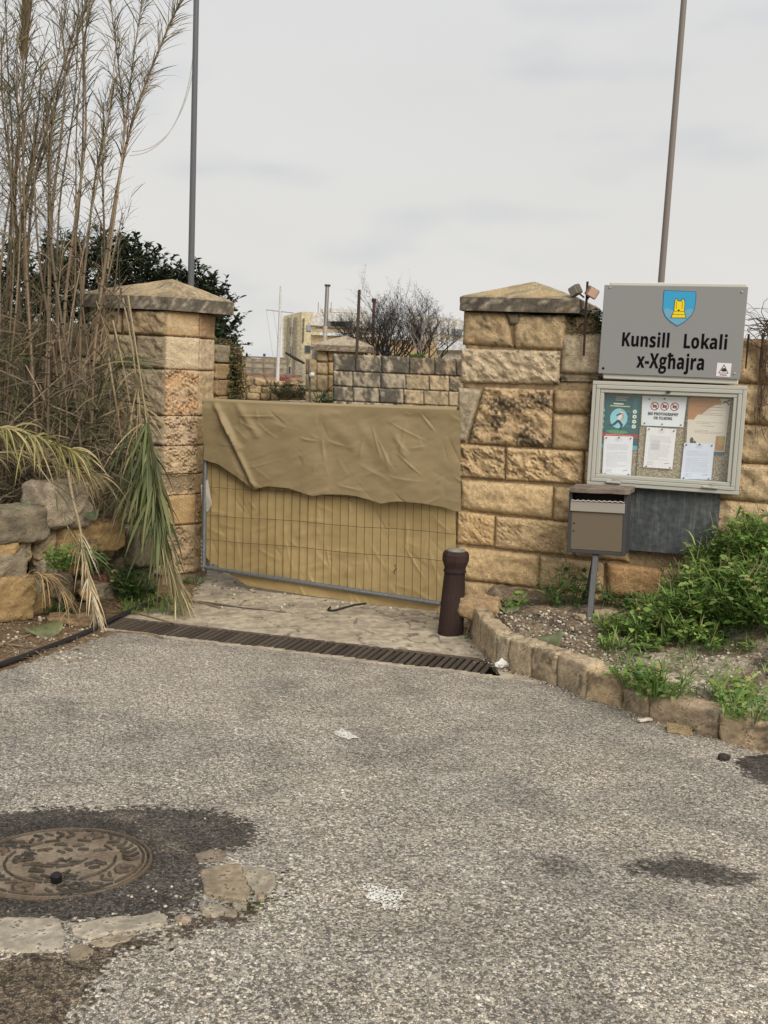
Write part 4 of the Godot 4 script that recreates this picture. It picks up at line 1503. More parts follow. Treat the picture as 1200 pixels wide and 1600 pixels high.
# ---------- gate ----------
func build_gate() -> void:
	var gl := gp(317, 899)
	var f := Fr.new(Vector3(-1.60, 0, -9.03), 23.0)
	var t := thing("gate", "temporary wire mesh gate covered with a sagging khaki tarpaulin", "gate", f.p(1.1, G(-0.6, -8.6)))
	var P := func(cx, cy, d):
		var q := wp(280.0 + cx / 2.5, 600.0 + cy / 2.5, f, d)
		return f.p(q.x, q.y, d)
	var gal := Color(0.30, 0.33, 0.37)
	var mk := func(nm, a, b, r):
		var m := MB.new()
		m.tube([a, b], [r], 12, gal)
		return part(t, nm, m, M.galv, true)
	mk.call("frame_post", P.call(105, 58, 0), P.call(95, 728, 0), 0.021)
	mk.call("frame_rail", P.call(108, 72, 0), P.call(1090, 106, 0), 0.019)
	mk.call("frame_rail", P.call(98, 716, 0), P.call(1020, 858, 0), 0.019)
	mk.call("frame_post", P.call(1094, 104, -0.09), P.call(1070, 866, -0.09), 0.021)
	var wc := Color(0.17, 0.145, 0.10)
	for i in 30:
		var cx := 128.0 + i * 31.6
		var k := (cx - 98.0) / 922.0
		var m := MB.new()
		m.tube([P.call(cx + 4.0 * (1.0 - k), lerpf(75, 108, k), -0.004), P.call(cx - 3.0, lerpf(405, 480, k), 0.004 * sin(i)), P.call(cx - 8.0, lerpf(716, 858, k), -0.004)], [0.0024], 4, wc)
		part(t, "wire", m, M.iron)
	for r in [[150, 165], [275, 310], [400, 470], [510, 585], [606, 695]]:
		var m := MB.new()
		var path := []
		for i in 9:
			var k := i / 8.0
			path.append(P.call(lerpf(104, 1078, k), lerpf(r[0], r[1], k) + 3.0 * sin(i * 1.7), 0.004))
		m.tube(path, [0.0022], 4, wc)
		part(t, "wire", m, M.iron)
	# tarpaulin behind the wires
	var bot := [[98, 640], [112, 682], [150, 712], [205, 748], [270, 790], [400, 808], [520, 826], [700, 852], [850, 888], [920, 902], [1008, 905], [1020, 885], [1080, 870]]
	var khaki := Color(0.385, 0.285, 0.135)
	part(t, "tarpaulin", cloth(f, [[108, 80], [1090, 112]], bot, -0.035, khaki, 0.015, []), M.tarp, true)
	# the part folded over the top rail and hanging in front
	var edge := [[94, 296], [120, 304], [150, 312], [190, 338], [230, 366], [262, 392], [288, 416], [310, 406], [350, 399], [430, 406], [480, 424], [525, 437], [560, 431], [600, 430], [650, 432], [690, 437], [745, 452], [790, 467], [825, 460], [860, 458], [910, 462], [950, 466], [990, 474], [1030, 482], [1065, 494], [1098, 502]]
	var folds := [[140, 75, 200, 190, 11, 0.020], [170, 130, 292, 400, 11, 0.030], [200, 190, 240, 250, 12, 0.014], [225, 75, 310, 200, 14, 0.012], [180, 190, 285, 405, 16, -0.018], [700, 150, 800, 300, 22, 0.008], [845, 200, 880, 275, 13, 0.010], [560, 110, 700, 260, 26, 0.007]]
	part(t, "tarpaulin", cloth(f, [[95, 68], [1088, 103]], edge, 0.042, Color(0.265, 0.205, 0.113), 0.015, folds), M.tarp, true)
	var lip := MB.new()
	lip.tube([P.call(96, 69, 0.004), P.call(600, 90, 0.006), P.call(1088, 104, 0.004)], [0.030], 10, Color(0.30, 0.235, 0.13))
	part(t, "tarpaulin_fold", lip, M.tarp, true)
	# chain at the hanging side
	var chp := []
	for i in 14:
		chp.append(P.call(84 + (i % 2) * 4, 610 + i * 8, 0.02))
	for i in 13:
		var l := MB.new()
		l.tube([chp[i], chp[i + 1]], [0.006], 5, Color(0.25, 0.23, 0.2))
		part(t, "chain_link", l, M.galv)
	var tie := MB.new()
	tie.tube([P.call(842, 705, 0.01), P.call(848, 720, 0.03), P.call(838, 735, 0.015), P.call(844, 742, 0.01)], [0.006], 5, Color(0.09, 0.085, 0.08))
	part(t, "cable_tie", tie, M.plastic)
	# a white scrap wedged between post and pillar
	var sc := MB.new()
	var q := [P.call(84, 395, 0.0), P.call(112, 372, 0.01), P.call(128, 470, 0.02), P.call(112, 500, 0.0), P.call(90, 490, -0.01)]
	sc.face(q, Color(0.62, 0.57, 0.47))
	solo("plastic_scrap", "torn whitish plastic sheet wedged beside the gate's hinge post", "scrap", sc, M.dry, q[3])

func edge_y(pts: Array, x: float) -> float:
	for i in pts.size() - 1:
		if x >= pts[i][0] and x <= pts[i + 1][0]:
			return lerpf(pts[i][1], pts[i + 1][1], (x - pts[i][0]) / maxf(0.001, pts[i + 1][0] - pts[i][0]))
	return pts[0][1] if x < pts[0][0] else pts[-1][1]

func cloth(f: Fr, top: Array, bot: Array, d0: float, col: Color, amp: float, folds: Array) -> MB:
	var mb := MB.new()
	var n := 330
	var m := 130
	var cl := FastNoiseLite.new()
	cl.seed = int(d0 * 1000)
	cl.frequency = 1.0
	cl.fractal_octaves = 2
	# straight sharp creases, sorted into cells so that each point looks at few of them
	var cr := RandomNumberGenerator.new()
	cr.seed = 5 + int(absf(d0) * 1000)
	var near := {}
	for i in 210:
		var s0 := Vector2(cr.randf_range(100, 1080), cr.randf_range(70, 880))
		var ang: float = [0.25, 0.95, -0.55, 1.25][cr.randi() % 4] + cr.randfn() * 0.28
		var ln := cr.randf_range(40, 190)
		var s1 := s0 + Vector2(cos(ang), sin(ang)) * ln
		var g := [s0, s1, cr.randf_range(5, 16), cr.randf_range(0.15, 0.62) * (1.0 if cr.randf() < 0.7 else -0.7), cr.randf_range(1.0, 5.0)]
		var lo := s0.min(s1) - Vector2(40, 40)
		var hi := s0.max(s1) + Vector2(40, 40)
		for gx in range(int(lo.x) / 40, int(hi.x) / 40 + 1):
			for gy in range(int(lo.y) / 40, int(hi.y) / 40 + 1):
				if not near.has(Vector2i(gx, gy)):
					near[Vector2i(gx, gy)] = []
				near[Vector2i(gx, gy)].append(g)
	var x0: float = bot[0][0]
	var x1: float = bot[-1][0]
	for j in m + 1:
		var b := float(j) / m
		for i in n + 1:
			var cx := lerpf(x0, x1, float(i) / n)
			var cy := lerpf(edge_y(top, cx), edge_y(bot, cx), b)
			var q := wp(280.0 + cx / 2.5, 600.0 + cy / 2.5, f, d0)
			# creases run on a slant; they die out at the rail
			var a := q.x * 0.86 + q.y * 0.5
			var c := -q.x * 0.5 + q.y * 0.86
			var hang := smoothstep(0.0, 0.12, b)
			var w := cl.get_noise_2d(q.x * 0.9 + 9, q.y * 0.7) * 2.2
			w += cl.get_noise_2d(a * 2.2, c * 4.6) * 0.55
			w += cl.get_noise_2d(a * 7.0, c * 15.0) * 0.13
			var pc := Vector2(cx, cy)
			var cell := Vector2i(int(cx) / 40, int(cy) / 40)
			for g in near.get(cell, []):
				var ab: Vector2 = g[1] - g[0]
				var tt: float = (pc - g[0]).dot(ab) / ab.length_squared()
				if tt > 0.0 and tt < 1.0:
					var ds: float = (pc - g[0]).cross(ab) / ab.length() + 3.0 * sin(tt * g[4])
					var fall := maxf(0.0, 1.0 - absf(ds) / (g[2] if ds > 0.0 else g[2] * 2.2))
					w += g[3] * fall * fall * sin(tt * PI)
			var d := d0 + w * amp * hang
			for g in folds:
				var p := Vector2(cx, cy)
				var s0 := Vector2(g[0], g[1])
				var s1 := Vector2(g[2], g[3])
				var tt := clampf((p - s0).dot(s1 - s0) / (s1 - s0).length_squared(), 0, 1)
				var ds := p.distance_to(s0.lerp(s1, tt))
				d += g[5] * exp(-pow(ds / g[4], 2)) * smoothstep(0.0, 0.2, tt + 0.1)
			var k := 1.0 + 0.05 * nz.get_noise_2d(q.x * 30, q.y * 30)
			mb.vert(f.p(q.x, q.y, d), tone(col, k))
	for j in m:
		for i in n:
			var k := j * (n + 1) + i
			mb.quad(k, k + 1, k + n + 2, k + n + 1)
	return mb

func build_bollard() -> void:
	var p := gp(704, 990)
	var t := thing("bollard", "dark maroon iron bollard with faceted head at the kerb end", "bollard", p)
	var b := MB.new()
	var prof := [Vector2(0.097, -0.02), Vector2(0.096, 0.02), Vector2(0.086, 0.30), Vector2(0.078, 0.455), Vector2(0.079, 0.468), Vector2(0.085, 0.472), Vector2(0.085, 0.486), Vector2(0.079, 0.490), Vector2(0.079, 0.51)]
	var xf := Transform3D(Basis(Vector3(0, 0, 1), -0.012), p)
	var col := Color(0.058, 0.036, 0.033)
	b.lathe(xf, prof, 28, col)
	for i in b.c.size():
		b.c[i] = tone(col, 1.0 + 0.4 * nz.get_noise_3d(b.v[i].x * 50, b.v[i].y * 50, b.v[i].z * 50))
	part(t, "shaft", b, M.castiron, true)
	var h := MB.new()
	h.lathe(xf, [Vector2(0.079, 0.505), Vector2(0.094, 0.545), Vector2(0.099, 0.56), Vector2(0.099, 0.605), Vector2(0.088, 0.628), Vector2(0.07, 0.632)], 8, tone(col, 1.15))
	part(t, "head", h, M.castiron)
	var c := MB.new()
	c.lathe(xf, [Vector2(0.07, 0.628), Vector2(0.066, 0.642), Vector2(0.0, 0.646)], 20, Color(0.33, 0.31, 0.28))
	part(t, "top_plug", c, M.concrete, true)

# ---------- manhole and stones set in the lane ----------
func build_manhole() -> void:
	var c := Vector3(-1.0, 0, -3.143)
	c.y = G(c.x, c.z)
	var bs := Basis(Vector3.RIGHT, -0.085)
	var xf := Transform3D(bs, c)
	var t := thing("manhole_cover", "round rusty cast iron manhole cover with worn raised pattern", "manhole cover", c)
	var iron := Color(0.30, 0.23, 0.17)
	var fr := MB.new()
	fr.lathe(xf, [Vector2(0.293, -0.02), Vector2(0.292, 0.005), Vector2(0.286, 0.008), Vector2(0.281, 0.006), Vector2(0.281, -0.01)], 80, tone(iron, 0.7))
	part(t, "frame_ring", fr, M.castiron, true)
	var dk := MB.new()
	var rings := [0.0, 0.03, 0.06, 0.09, 0.12, 0.15, 0.18, 0.21, 0.235, 0.26, 0.270, 0.2725, 0.275]
	var k0 := 0
	for r in rings.size():
		for s in 90:
			var a := TAU * s / 90
			var q := Vector3(rings[r] * cos(a), 0.004, rings[r] * sin(a))
			if r == rings.size() - 1:
				q.y = -0.01
			q.y += 0.003 * nz.get_noise_2d(q.x * 80, q.z * 80)
			var w := nz.get_noise_2d(q.x * 60 + 30, q.z * 60)
			dk.vert(xf * q, iron.lerp(Color(0.42, 0.35, 0.27), clampf(0.4 + w * 1.8, 0, 1)))
	for r in rings.size() - 1:
		for s in 90:
			var s2 := (s + 1) % 90
			dk.quad(r * 90 + s, r * 90 + s2, (r + 1) * 90 + s2, (r + 1) * 90 + s)
	part(t, "plate", dk, M.castiron, true)
	var put := func(nm, x: float, z: float, yaw: float, l: float, w: float, h: float):
		var b := MB.new()
		var q := Transform3D(bs * turn(yaw), xf * Vector3(x, 0.004 + h * 0.3, z))
		var kk := rnd(0.5, 0.95)
		b.cbox(q, Vector3(l, h, w), 0.003, Color(0.16 * kk, 0.135 * kk, 0.11 * kk))
		part(t, nm, b, M.castiron)
	# outer band of chevrons between four lugs
	for i in 40:
		var a := TAU * i / 40.0
		if i % 10 == 0:
			continue
		var r := 0.222
		for sg in [-1, 1]:
			if rng.randf() < 0.2:
				continue
			put.call("raised_chevron", r * cos(a) + sg * 0.013 * -sin(a) * 0 + (0.014 * sg) * cos(a), r * sin(a) + (0.014 * sg) * sin(a), -a + sg * 0.75, 0.036, 0.010, 0.010)
	for i in 4:
		var a := TAU * i / 4.0 + 0.2
		var lg := MB.new()
		lg.lathe(Transform3D(bs, xf * Vector3(0.222 * cos(a), 0.004, 0.222 * sin(a))), [Vector2(0.030, 0.0), Vector2(0.029, 0.007), Vector2(0.020, 0.008), Vector2(0.018, 0.002), Vector2(0.0, 0.002)], 20, tone(iron, 0.8))
		part(t, "lifting_eye", lg, M.castiron, true)
	# inner arcs and a hatched middle
	for rr in [0.172, 0.262]:
		for i in 20:
			if rng.randf() < (0.35 if rr < 0.2 else 0.05):
				continue
			var a := TAU * (i + 0.5) / 20.0
			put.call("raised_rib", rr * cos(a), rr * sin(a), -a + PI / 2, rr * TAU / 20.0 * 0.93, 0.008, 0.009)
	for i in 46:
		var a := rnd(0, TAU)
		var r := sqrt(rng.randf()) * 0.15
		put.call("raised_rib", r * cos(a), r * sin(a), [0.0, 0.5, -0.5, 1.2][i % 4], rnd(0.022, 0.055), rnd(0.007, 0.013), 0.009)
	# things on it
	var cp := gp(88, 1380)
	var cb := MB.new()
	cb.lathe(Transform3D(Basis(Vector3.RIGHT, 0.12), cp + Vector3(0, 0.006, 0)), [Vector2(0.0, 0.026), Vector2(0.014, 0.026), Vector2(0.017, 0.023), Vector2(0.018, 0.0), Vector2(0.0, 0.0)], 18, Color(0.012, 0.012, 0.013))
	solo("bottle_cap", "small black plastic cap lying on the manhole cover", "cap", cb, M.plastic, cp, true)
	# broken edging stones round the patch
	var e := thing("stone_edging", "broken pale stone edging round the tarred manhole patch", "edging", gp(180, 1460))
	var S := [[[-120, 1442], [0, 1438], [95, 1440], [103, 1462], [98, 1490], [-120, 1494]], [[110, 1450], [160, 1440], [250, 1428], [262, 1436], [256, 1448], [180, 1462], [135, 1472], [112, 1462]], [[272, 1434], [290, 1428], [300, 1438], [290, 1446], [276, 1444]], [[105, 1484], [130, 1478], [148, 1488], [140, 1500], [112, 1503]], [[138, 1475], [182, 1462], [220, 1458], [200, 1472], [172, 1482], [150, 1482]], [[312, 1362], [340, 1354], [376, 1352], [380, 1368], [392, 1392], [384, 1410], [352, 1406], [320, 1398]], [[380, 1356], [412, 1356], [430, 1368], [430, 1388], [400, 1396], [390, 1388], [378, 1366]], [[312, 1418], [345, 1414], [356, 1424], [340, 1432], [316, 1430]], [[362, 1412], [386, 1411], [385, 1420], [368, 1422]], [[350, 1424], [368, 1422], [370, 1432], [352, 1432]], [[304, 1336], [330, 1329], [356, 1331], [350, 1347], [310, 1350]], [[402, 1400], [415, 1399], [413, 1408], [401, 1407]]]
	var i := 0
	for s in S:
		i += 1
		var tone0: Color = [Color(0.62, 0.58, 0.50), Color(0.60, 0.56, 0.48), Color(0.5, 0.42, 0.33), Color(0.44, 0.38, 0.29), Color(0.5, 0.44, 0.34), Color(0.47, 0.40, 0.30), Color(0.5, 0.46, 0.38), Color(0.48, 0.44, 0.36), Color(0.45, 0.41, 0.34), Color(0.42, 0.37, 0.3), Color(0.36, 0.31, 0.25), Color(0.45, 0.38, 0.3)][i - 1]
		part(e, "stone", slab_stone(s, 0.010 if i < 3 else 0.006, tone(tone0, 0.82), i), M.stone, true)

# flat stone set in the ground: outline in photograph pixels, lying on the lane
func slab_stone(px: Array, up: float, col: Color, sd: float) -> MB:
	var mb := MB.new()
	var o := []
	for p in px:
		o.append(gp(p[0], p[1]))
	var ring := []
	var n := o.size()
	for i in n:
		for k in 7:
			var p: Vector3 = o[i].lerp(o[(i + 1) % n], k / 7.0)
			p.x += 0.006 * nz2.get_noise_2d(p.x * 150 + sd, p.z * 150)
			p.z += 0.006 * nz2.get_noise_2d(p.x * 150, p.z * 150 + sd)
			ring.append(p)
	var c := Vector3.ZERO
	for p in ring:
		c += p / ring.size()
	var shells := [[1.0, -0.02], [0.985, up * 0.6], [0.95, up], [0.8, up * 1.15], [0.6, up * 1.15], [0.4, up * 1.15], [0.2, up * 1.15]]
	for s in shells:
		for p in ring:
			var q: Vector3 = c.lerp(p, s[0])
			q.y = G(q.x, q.z) + s[1] + (0.007 * nz.get_noise_2d(q.x * 60 + sd * 9, q.z * 60) if s[1] > 0 else 0.0)
			var k := 1.0 + 0.3 * nz.get_noise_2d(q.x * 55 + sd, q.z * 55) + 0.2 * nz2.get_noise_2d(q.x * 90, q.z * 90)
			mb.vert(q, tone(col, k))
	var m := ring.size()
	for s in shells.size() - 1:
		for i in m:
			mb.quad(s * m + i, s * m + (i + 1) % m, (s + 1) * m + (i + 1) % m, (s + 1) * m + i)
	var cc := mb.vert(Vector3(c.x, G(c.x, c.z) + up * 1.15, c.z), col)
	for i in m:
		mb.tri((shells.size() - 1) * m + i, (shells.size() - 1) * m + (i + 1) % m, cc)
	return mb

func paint_mark(nm: String, px: Array, thr: float) -> void:
	var P := poly(px)
	var lo := P[0]
	var hi := P[0]
	for p in P:
		lo = lo.min(p)
		hi = hi.max(p)
	var mb := MB.new()
	var s := 0.0045
	var x := lo.x - 0.03
	while x < hi.x + 0.03:
		var z := lo.y - 0.03
		while z < hi.y + 0.03:
			var w := Vector2(x + 0.03 * nz2.get_noise_2d(x * 60, z * 60), z + 0.03 * nz2.get_noise_2d(x * 60, z * 60 + 40))
			if Geometry2D.is_point_in_polygon(w, P) and nz2.get_noise_2d(x * 330, z * 330) + 0.5 * nz.get_noise_2d(x * 90, z * 90) > thr:
				var q := []
				for e in [[0, 0], [1, 0], [1, 1], [0, 1]]:
					var vx: float = x + e[0] * s
					var vz: float = z + e[1] * s
					q.append(Vector3(vx, G(vx, vz) + 0.010 * nz.get_noise_2d(vx * 16, vz * 16) + 0.005, vz))
				mb.face(q, tone(Color(0.80, 0.78, 0.73), rnd(0.75, 1.0)))
			z += s
		x += s
	struct(nm, mb, M.print, false)

func build_litter() -> void:
	paint_mark("road_marking", [[520, 1142], [536, 1141], [552, 1146], [555, 1154], [540, 1157], [522, 1152]], -0.20)
	paint_mark("road_marking", [[564, 1384], [600, 1384], [627, 1394], [628, 1420], [604, 1424], [578, 1412]], 0.0)
	# black hose
	var path := []
	for p in [[-120, 1082], [0, 1044], [60, 1022], [100, 1007], [140, 990], [165, 977], [190, 965], [222, 951], [250, 940]]:
		path.append(gp(p[0], p[1]) + Vector3(0, 0.02, 0))
	var h := MB.new()
	h.tube(smooth_path(path, 60), [0.019], 10, Color(0.022, 0.022, 0.024))
	solo("hose", "black plastic hose snaking along the verge over the drain", "hose", h, M.plastic, path[3], true)
	# crumpled tissue beside the kerb
	var q := gp(787, 1046)
	var tm := MB.new()
	for k in 5:
		rock(Transform3D(turn(k * 1.3, 0.4 * k, 0.3), q + Vector3(-0.03 + 0.03 * k, 0.03 + 0.012 * (k % 2), rnd(-0.02, 0.02))), Vector3(0.07, 0.04, 0.05), 0.02, 0.014, Color(0.74, 0.72, 0.69), 31 + k, 6, 0.0, tm)
	solo("crumpled_tissue", "crumpled white tissue lying against the kerb by the drain", "litter", tm, M.dry, q, false)
	for e in [[1008, 1128, 0.09, 0.012, 0.03, Color(0.78, 0.76, 0.72), "white plastic strip lying in the gutter under the weeds"], [1030, 1013, 0.05, 0.03, 0.02, Color(0.5, 0.4, 0.28), "small tan stone on the bank among the weeds"]]:
		var g := gp(e[0], e[1]) if e[1] > 1050 else bp(e[0], e[1])
		solo("litter_scrap" if e[1] > 1050 else "loose_stone", e[6], "litter" if e[1] > 1050 else "stone", rock(Transform3D(turn(0.4), g + Vector3(0, 0.012, 0)), Vector3(e[2], e[4] * 0.5, e[3] + 0.02), 0.006, 0.004, e[5], 5, 5), M.stone, g, true)
	var fl := gp(1062, 1145)
	solo("stone_flake", "flat ochre stone flake lying against the kerb", "stone", rock(Transform3D(turn(-0.3, 0.2), fl + Vector3(0, 0.012, 0)), Vector3(0.13, 0.02, 0.08), 0.008, 0.012, Color(0.38, 0.30, 0.18), 71, 8), M.stone, fl, true)
	var lump := gp(1131, 1188)
	solo("tar_lump", "black lump of tar lying near the kerb", "lump", rock(Transform3D(turn(0.3), lump + Vector3(0, 0.015, 0)), Vector3(0.05, 0.03, 0.04), 0.012, 0.008, Color(0.06, 0.052, 0.048), 72, 6), M.stone, lump, true)
	# rubber seal and bent rod on the driveway behind the drain
	var ts := []
	for p in [[285, 939], [330, 944], [380, 950], [425, 955], [448, 958]]:
		ts.append(gp(p[0], p[1]) + Vector3(0, 0.006, 0))
	var tsm := MB.new()
	tsm.tube(smooth_path(ts, 16), [0.030, 0.034, 0.036, 0.036, 0.034, 0.03, 0.022, 0.012], 6, Color(0.075, 0.07, 0.066))
	for i in tsm.v.size():
		tsm.v[i].y = G(tsm.v[i].x, tsm.v[i].z) + (tsm.v[i].y - G(tsm.v[i].x, tsm.v[i].z)) * 0.35
	solo("rubber_strip", "flat black rubber strip lying on the driveway behind the drain", "rubber strip", tsm, M.plastic, ts[2], true)
	var rd := []
	for p in [[516, 951], [513, 955], [522, 956], [536, 952], [556, 947], [572, 945]]:
		rd.append(gp(p[0], p[1]) + Vector3(0, 0.012, 0))
	var rdm := MB.new()
	rdm.tube(smooth_path(rd, 20), [0.009], 6, Color(0.05, 0.042, 0.038))
	solo("bent_rod", "bent dark iron rod lying under the tarpaulin's hem", "rod", rdm, M.rust, rd[0], true)
	# loose stones on the bank
	for e in [[905, 968, 0.10, 0.07, "pale loose stone behind the mailbox post foot"], [945, 968, 0.16, 0.09, "broad pale stone beside the mailbox post foot"], [892, 985, 0.07, 0.05, "small stone in front of the mailbox post"], [1005, 945, 0.13, 0.05, "flat stone at the foot of the wall among weeds"], [1160, 900, 0.12, 0.08, "stone half buried in weeds on the bank"]]:
		var g := bp(e[0], e[1])
		solo("loose_stone", e[4], "stone", rock(Transform3D(turn(e[0] * 0.1), g + Vector3(0, e[3] * 0.25, 0)), Vector3(e[2], e[3], e[2] * 0.75), 0.03, 0.02, Color(0.50, 0.42, 0.31), e[0], 7), M.stone, g, true)
	# gravel: nobody could count it
	var gm := MultiMesh.new()
	gm.transform_format = MultiMesh.TRANSFORM_3D
	gm.use_colors = true
	gm.mesh = rock(Transform3D(), Vector3(1, 0.7, 0.85), 0.35, 0.0, Color.WHITE, 3, 3).mesh(Vector3.ZERO, true)
	gm.mesh.surface_set_material(0, M.gravel)
	var tr := []
	var cs := []
	for i in 6600:
		var p: Vector3
		if i < 2600:
			var px := rnd(740, 990)
			var py := rnd(955, 1075)
			p = bp(px, py)
			if p.x < kerb_x(p.z) + 0.1:
				continue
		elif i < 4000:
			p = bp(rnd(930, 1250), rnd(1000, 1180))
			if p.x < kerb_x(p.z) + 0.12:
				continue
		elif i < 4500:
			p = gp(rnd(-30, 160), rnd(965, 1040))
		elif i < 4900:
			p = gp(rnd(330, 690), rnd(905, 952))
		elif i >= 5200 and i < 6200:
			var kz := lerpf(-7.2, -4.3, rng.randf())
			p = Vector3(kerb_x(kz) - absf(rng.randfn()) * 0.05, 0, kz)
			p.y = G(p.x, p.z)
		elif i >= 6200:
			p = gp(rnd(0, 1200), rnd(1060, 1580))
			if Vector2(p.x + 1.0, p.z + 3.143).length() < 0.33:
				continue
		else:
			var a := gp(rnd(0, 430), rnd(1330, 1480))
			p = a
			if nz.get_noise_2d(p.x * 30, p.z * 30) < 0.05 or Vector2(p.x + 1.0, p.z + 3.143).length() < 0.33:
				continue
		var s := pow(rng.randf(), 2.5) * 0.022 + 0.005
		if i >= 4900:
			s *= 0.5
		if i >= 6200:
			s *= 0.6
		tr.append(Transform3D(turn(rnd(0, 6), rnd(-0.4, 0.4)).scaled(Vector3.ONE * s), p + Vector3(0, s * 0.15, 0)))
		var k := rnd(0.45, 1.15)
		cs.append(Color(0.55 * k, 0.48 * k, 0.38 * k) if rng.randf() < 0.75 else Color(0.16 * k, 0.13 * k, 0.12 * k))
	gm.instance_count = tr.size()
	for i in tr.size():
		gm.set_instance_transform(i, tr[i])
		gm.set_instance_color(i, cs[i])
	var mi := MultiMeshInstance3D.new()
	mi.name = "gravel"
	mi.multimesh = gm
	mi.set_meta("kind", "stuff")
	mi.set_meta("label", "scattered limestone gravel on the bank and verge")
	mi.set_meta("category", "gravel")
	add_child(mi)

# ---------- rubble wall on the left ----------
func build_rubble() -> void:
	var f := Fr.new(gp(20, 965), 0)
	var e := gp(215, 928)
	var dv := Vector3(e.x - f.o.x, 0, e.z - f.o.z).normalized()
	f.u = dv
	f.n = Vector3(-dv.z, 0, dv.x)
	var t := thing("rubble_wall", "tumbled dry stone wall of limestone rubble below the reeds", "wall", gp(60, 965))
	var ochre := Color(0.43, 0.31, 0.16)
	var grey := Color(0.31, 0.275, 0.21)
	var S := [  # pixel box x0 y0 x1 y1, colour, roundness, lichen
		[-60, 905, 41, 962, tone(ochre, 1.0), 0.05, 0.2], [-60, 864, 33, 908, tone(grey, 1.1), 0.05, 0.35], [-50, 826, 22, 868, tone(ochre, 1.1), 0.05, 0.1], [20, 842, 38, 874, Color(0.5, 0.42, 0.28), 0.03, 0.2],
		[-40, 794, 62, 842, tone(grey, 0.85), 0.05, 0.5], [50, 752, 126, 822, Color(0.42, 0.365, 0.29), 0.10, 0.2], [48, 826, 82, 872, Color(0.46, 0.38, 0.25), 0.06, 0.3], [56, 868, 84, 902, Color(0.46, 0.42, 0.33), 0.05, 0.2],
		[78, 818, 140, 866, tone(ochre, 0.95), 0.05, 0.15], [128, 812, 181, 854, tone(ochre, 1.0), 0.05, 0.3], [120, 758, 152, 794, Color(0.26, 0.245, 0.22), 0.05, 0.3], [140, 742, 196, 796, Color(0.36, 0.31, 0.22), 0.05, 0.3],
		[158, 795, 198, 824, tone(ochre, 0.9), 0.03, 0.1], [150, 850, 200, 880, tone(grey, 0.8), 0.04, 0.3], [110, 868, 150, 900, tone(ochre, 0.7), 0.05, 0.3], [142, 915, 184, 940, Color(0.40, 0.36, 0.28), 0.03, 0.1],
		[36, 925, 82, 956, tone(ochre, 0.75), 0.05, 0.3], [70, 895, 104, 930, tone(grey, 0.7), 0.05, 0.3], [168, 902, 190, 918, Color(0.24, 0.13, 0.10), 0.02, 0.0], [190, 830, 240, 880, tone(grey, 0.7), 0.05, 0.3], [180, 870, 240, 930, tone(grey, 0.6), 0.05, 0.3]]
	var i := 0
	for s in S:
		i += 1
		var a := wp(s[0], s[1], f)
		var b := wp(s[2], s[3], f)
		var w := b.x - a.x
		var h := a.y - b.y
		var back := 0.0
		if s[0] > 60 and s[1] < 800:
			back = -0.10
		if s[0] >= 100 and s[1] >= 850:
			back = -0.16
		var xf := f.xf((a.x + b.x) * 0.5, (a.y + b.y) * 0.5, -0.02 + back + rnd(-0.03, 0.03), rnd(-0.08, 0.08))
		xf.basis = xf.basis * turn(rnd(-0.15, 0.15), rnd(-0.1, 0.1), 0)
		part(t, "stone", rock(xf, Vector3(w * 0.98, h * 0.96, maxf(0.22, minf(w, h) * 1.1)), s[5], 0.016 if s[5] < 0.09 else 0.022, s[4], i * 5.3, 15, s[6], null, Color(0.12, 0.105, 0.085)), M.stone, true)
	for k in 34:
		var a := wp(rnd(-30, 205), rnd(800, 950), f)
		var sz := rnd(0.06, 0.15)
		var xf := f.xf(a.x, a.y, rnd(-0.16, -0.02))
		xf.basis = xf.basis * turn(rnd(0, 6), rnd(-0.5, 0.5), rnd(-0.5, 0.5))
		part(t, "stone", rock(xf, Vector3(sz * rnd(1.0, 1.6), sz, sz * 1.1), 0.02, 0.010, tone([ochre, grey, Color(0.46, 0.39, 0.28)][k % 3], rnd(0.8, 1.2)), 40 + k * 3.7, 7, 0.2), M.stone, true)
	# earth and rubble packed behind
	var mb := MB.new()
	var n := 40
	for j in n + 1:
		for k in n + 1:
			var s := lerpf(-1.9, 1.25, float(k) / n)
			var d := lerpf(-0.16, -1.5, float(j) / n)
			var p := f.p(s, 0, d)
			var y := G(p.x, p.z) + 0.85 * smoothstep(-0.14, -0.34, d) * smoothstep(1.25, 0.9, s) + 0.06 * nz.get_noise_2d(p.x * 25, p.z * 25)
			mb.vert(Vector3(p.x, y - 0.05 + (-0.3 if j == 0 else 0.0), p.z), tone(Color(0.15, 0.115, 0.075), 1.0 + 0.5 * nz.get_noise_2d(p.x * 40, p.z * 40)))
	for j in n:
		for k in n:
			var a := j * (n + 1) + k
			mb.quad(a + n + 1, a + n + 2, a + 1, a)
	struct("earth_bank", mb, M.soil)
	# prickly pear pads lying about
	for e2 in [[30, 792, 0.17, "grey green prickly pear pad lying on the rubble wall's end block", 0.5, 7.75], [145, 803, 0.14, "prickly pear pad propped between two rubble stones", -0.2, 8.0]]:
		pad(at_depth(e2[0], e2[1], e2[5]), e2[2], 0.09, turn(e2[4], 0.55, 0.25), Color(0.15, 0.18, 0.10), e2[3])
	var g := gp(68, 992)
	pad(g + Vector3(0, 0.045, 0), 0.27, 0.15, turn(0.3, 0.35, 0.06), Color(0.15, 0.165, 0.075), "large drying prickly pear pad on the soil beside the hose")
	var b2 := bp(862, 1008)
	pad(b2 + Vector3(0, 0.05, 0), 0.17, 0.13, turn(-0.4, 0.5, 0.3), Color(0.19, 0.22, 0.12), "curled prickly pear pad lying on the kerb top")
	var b3 := bp(793, 955)
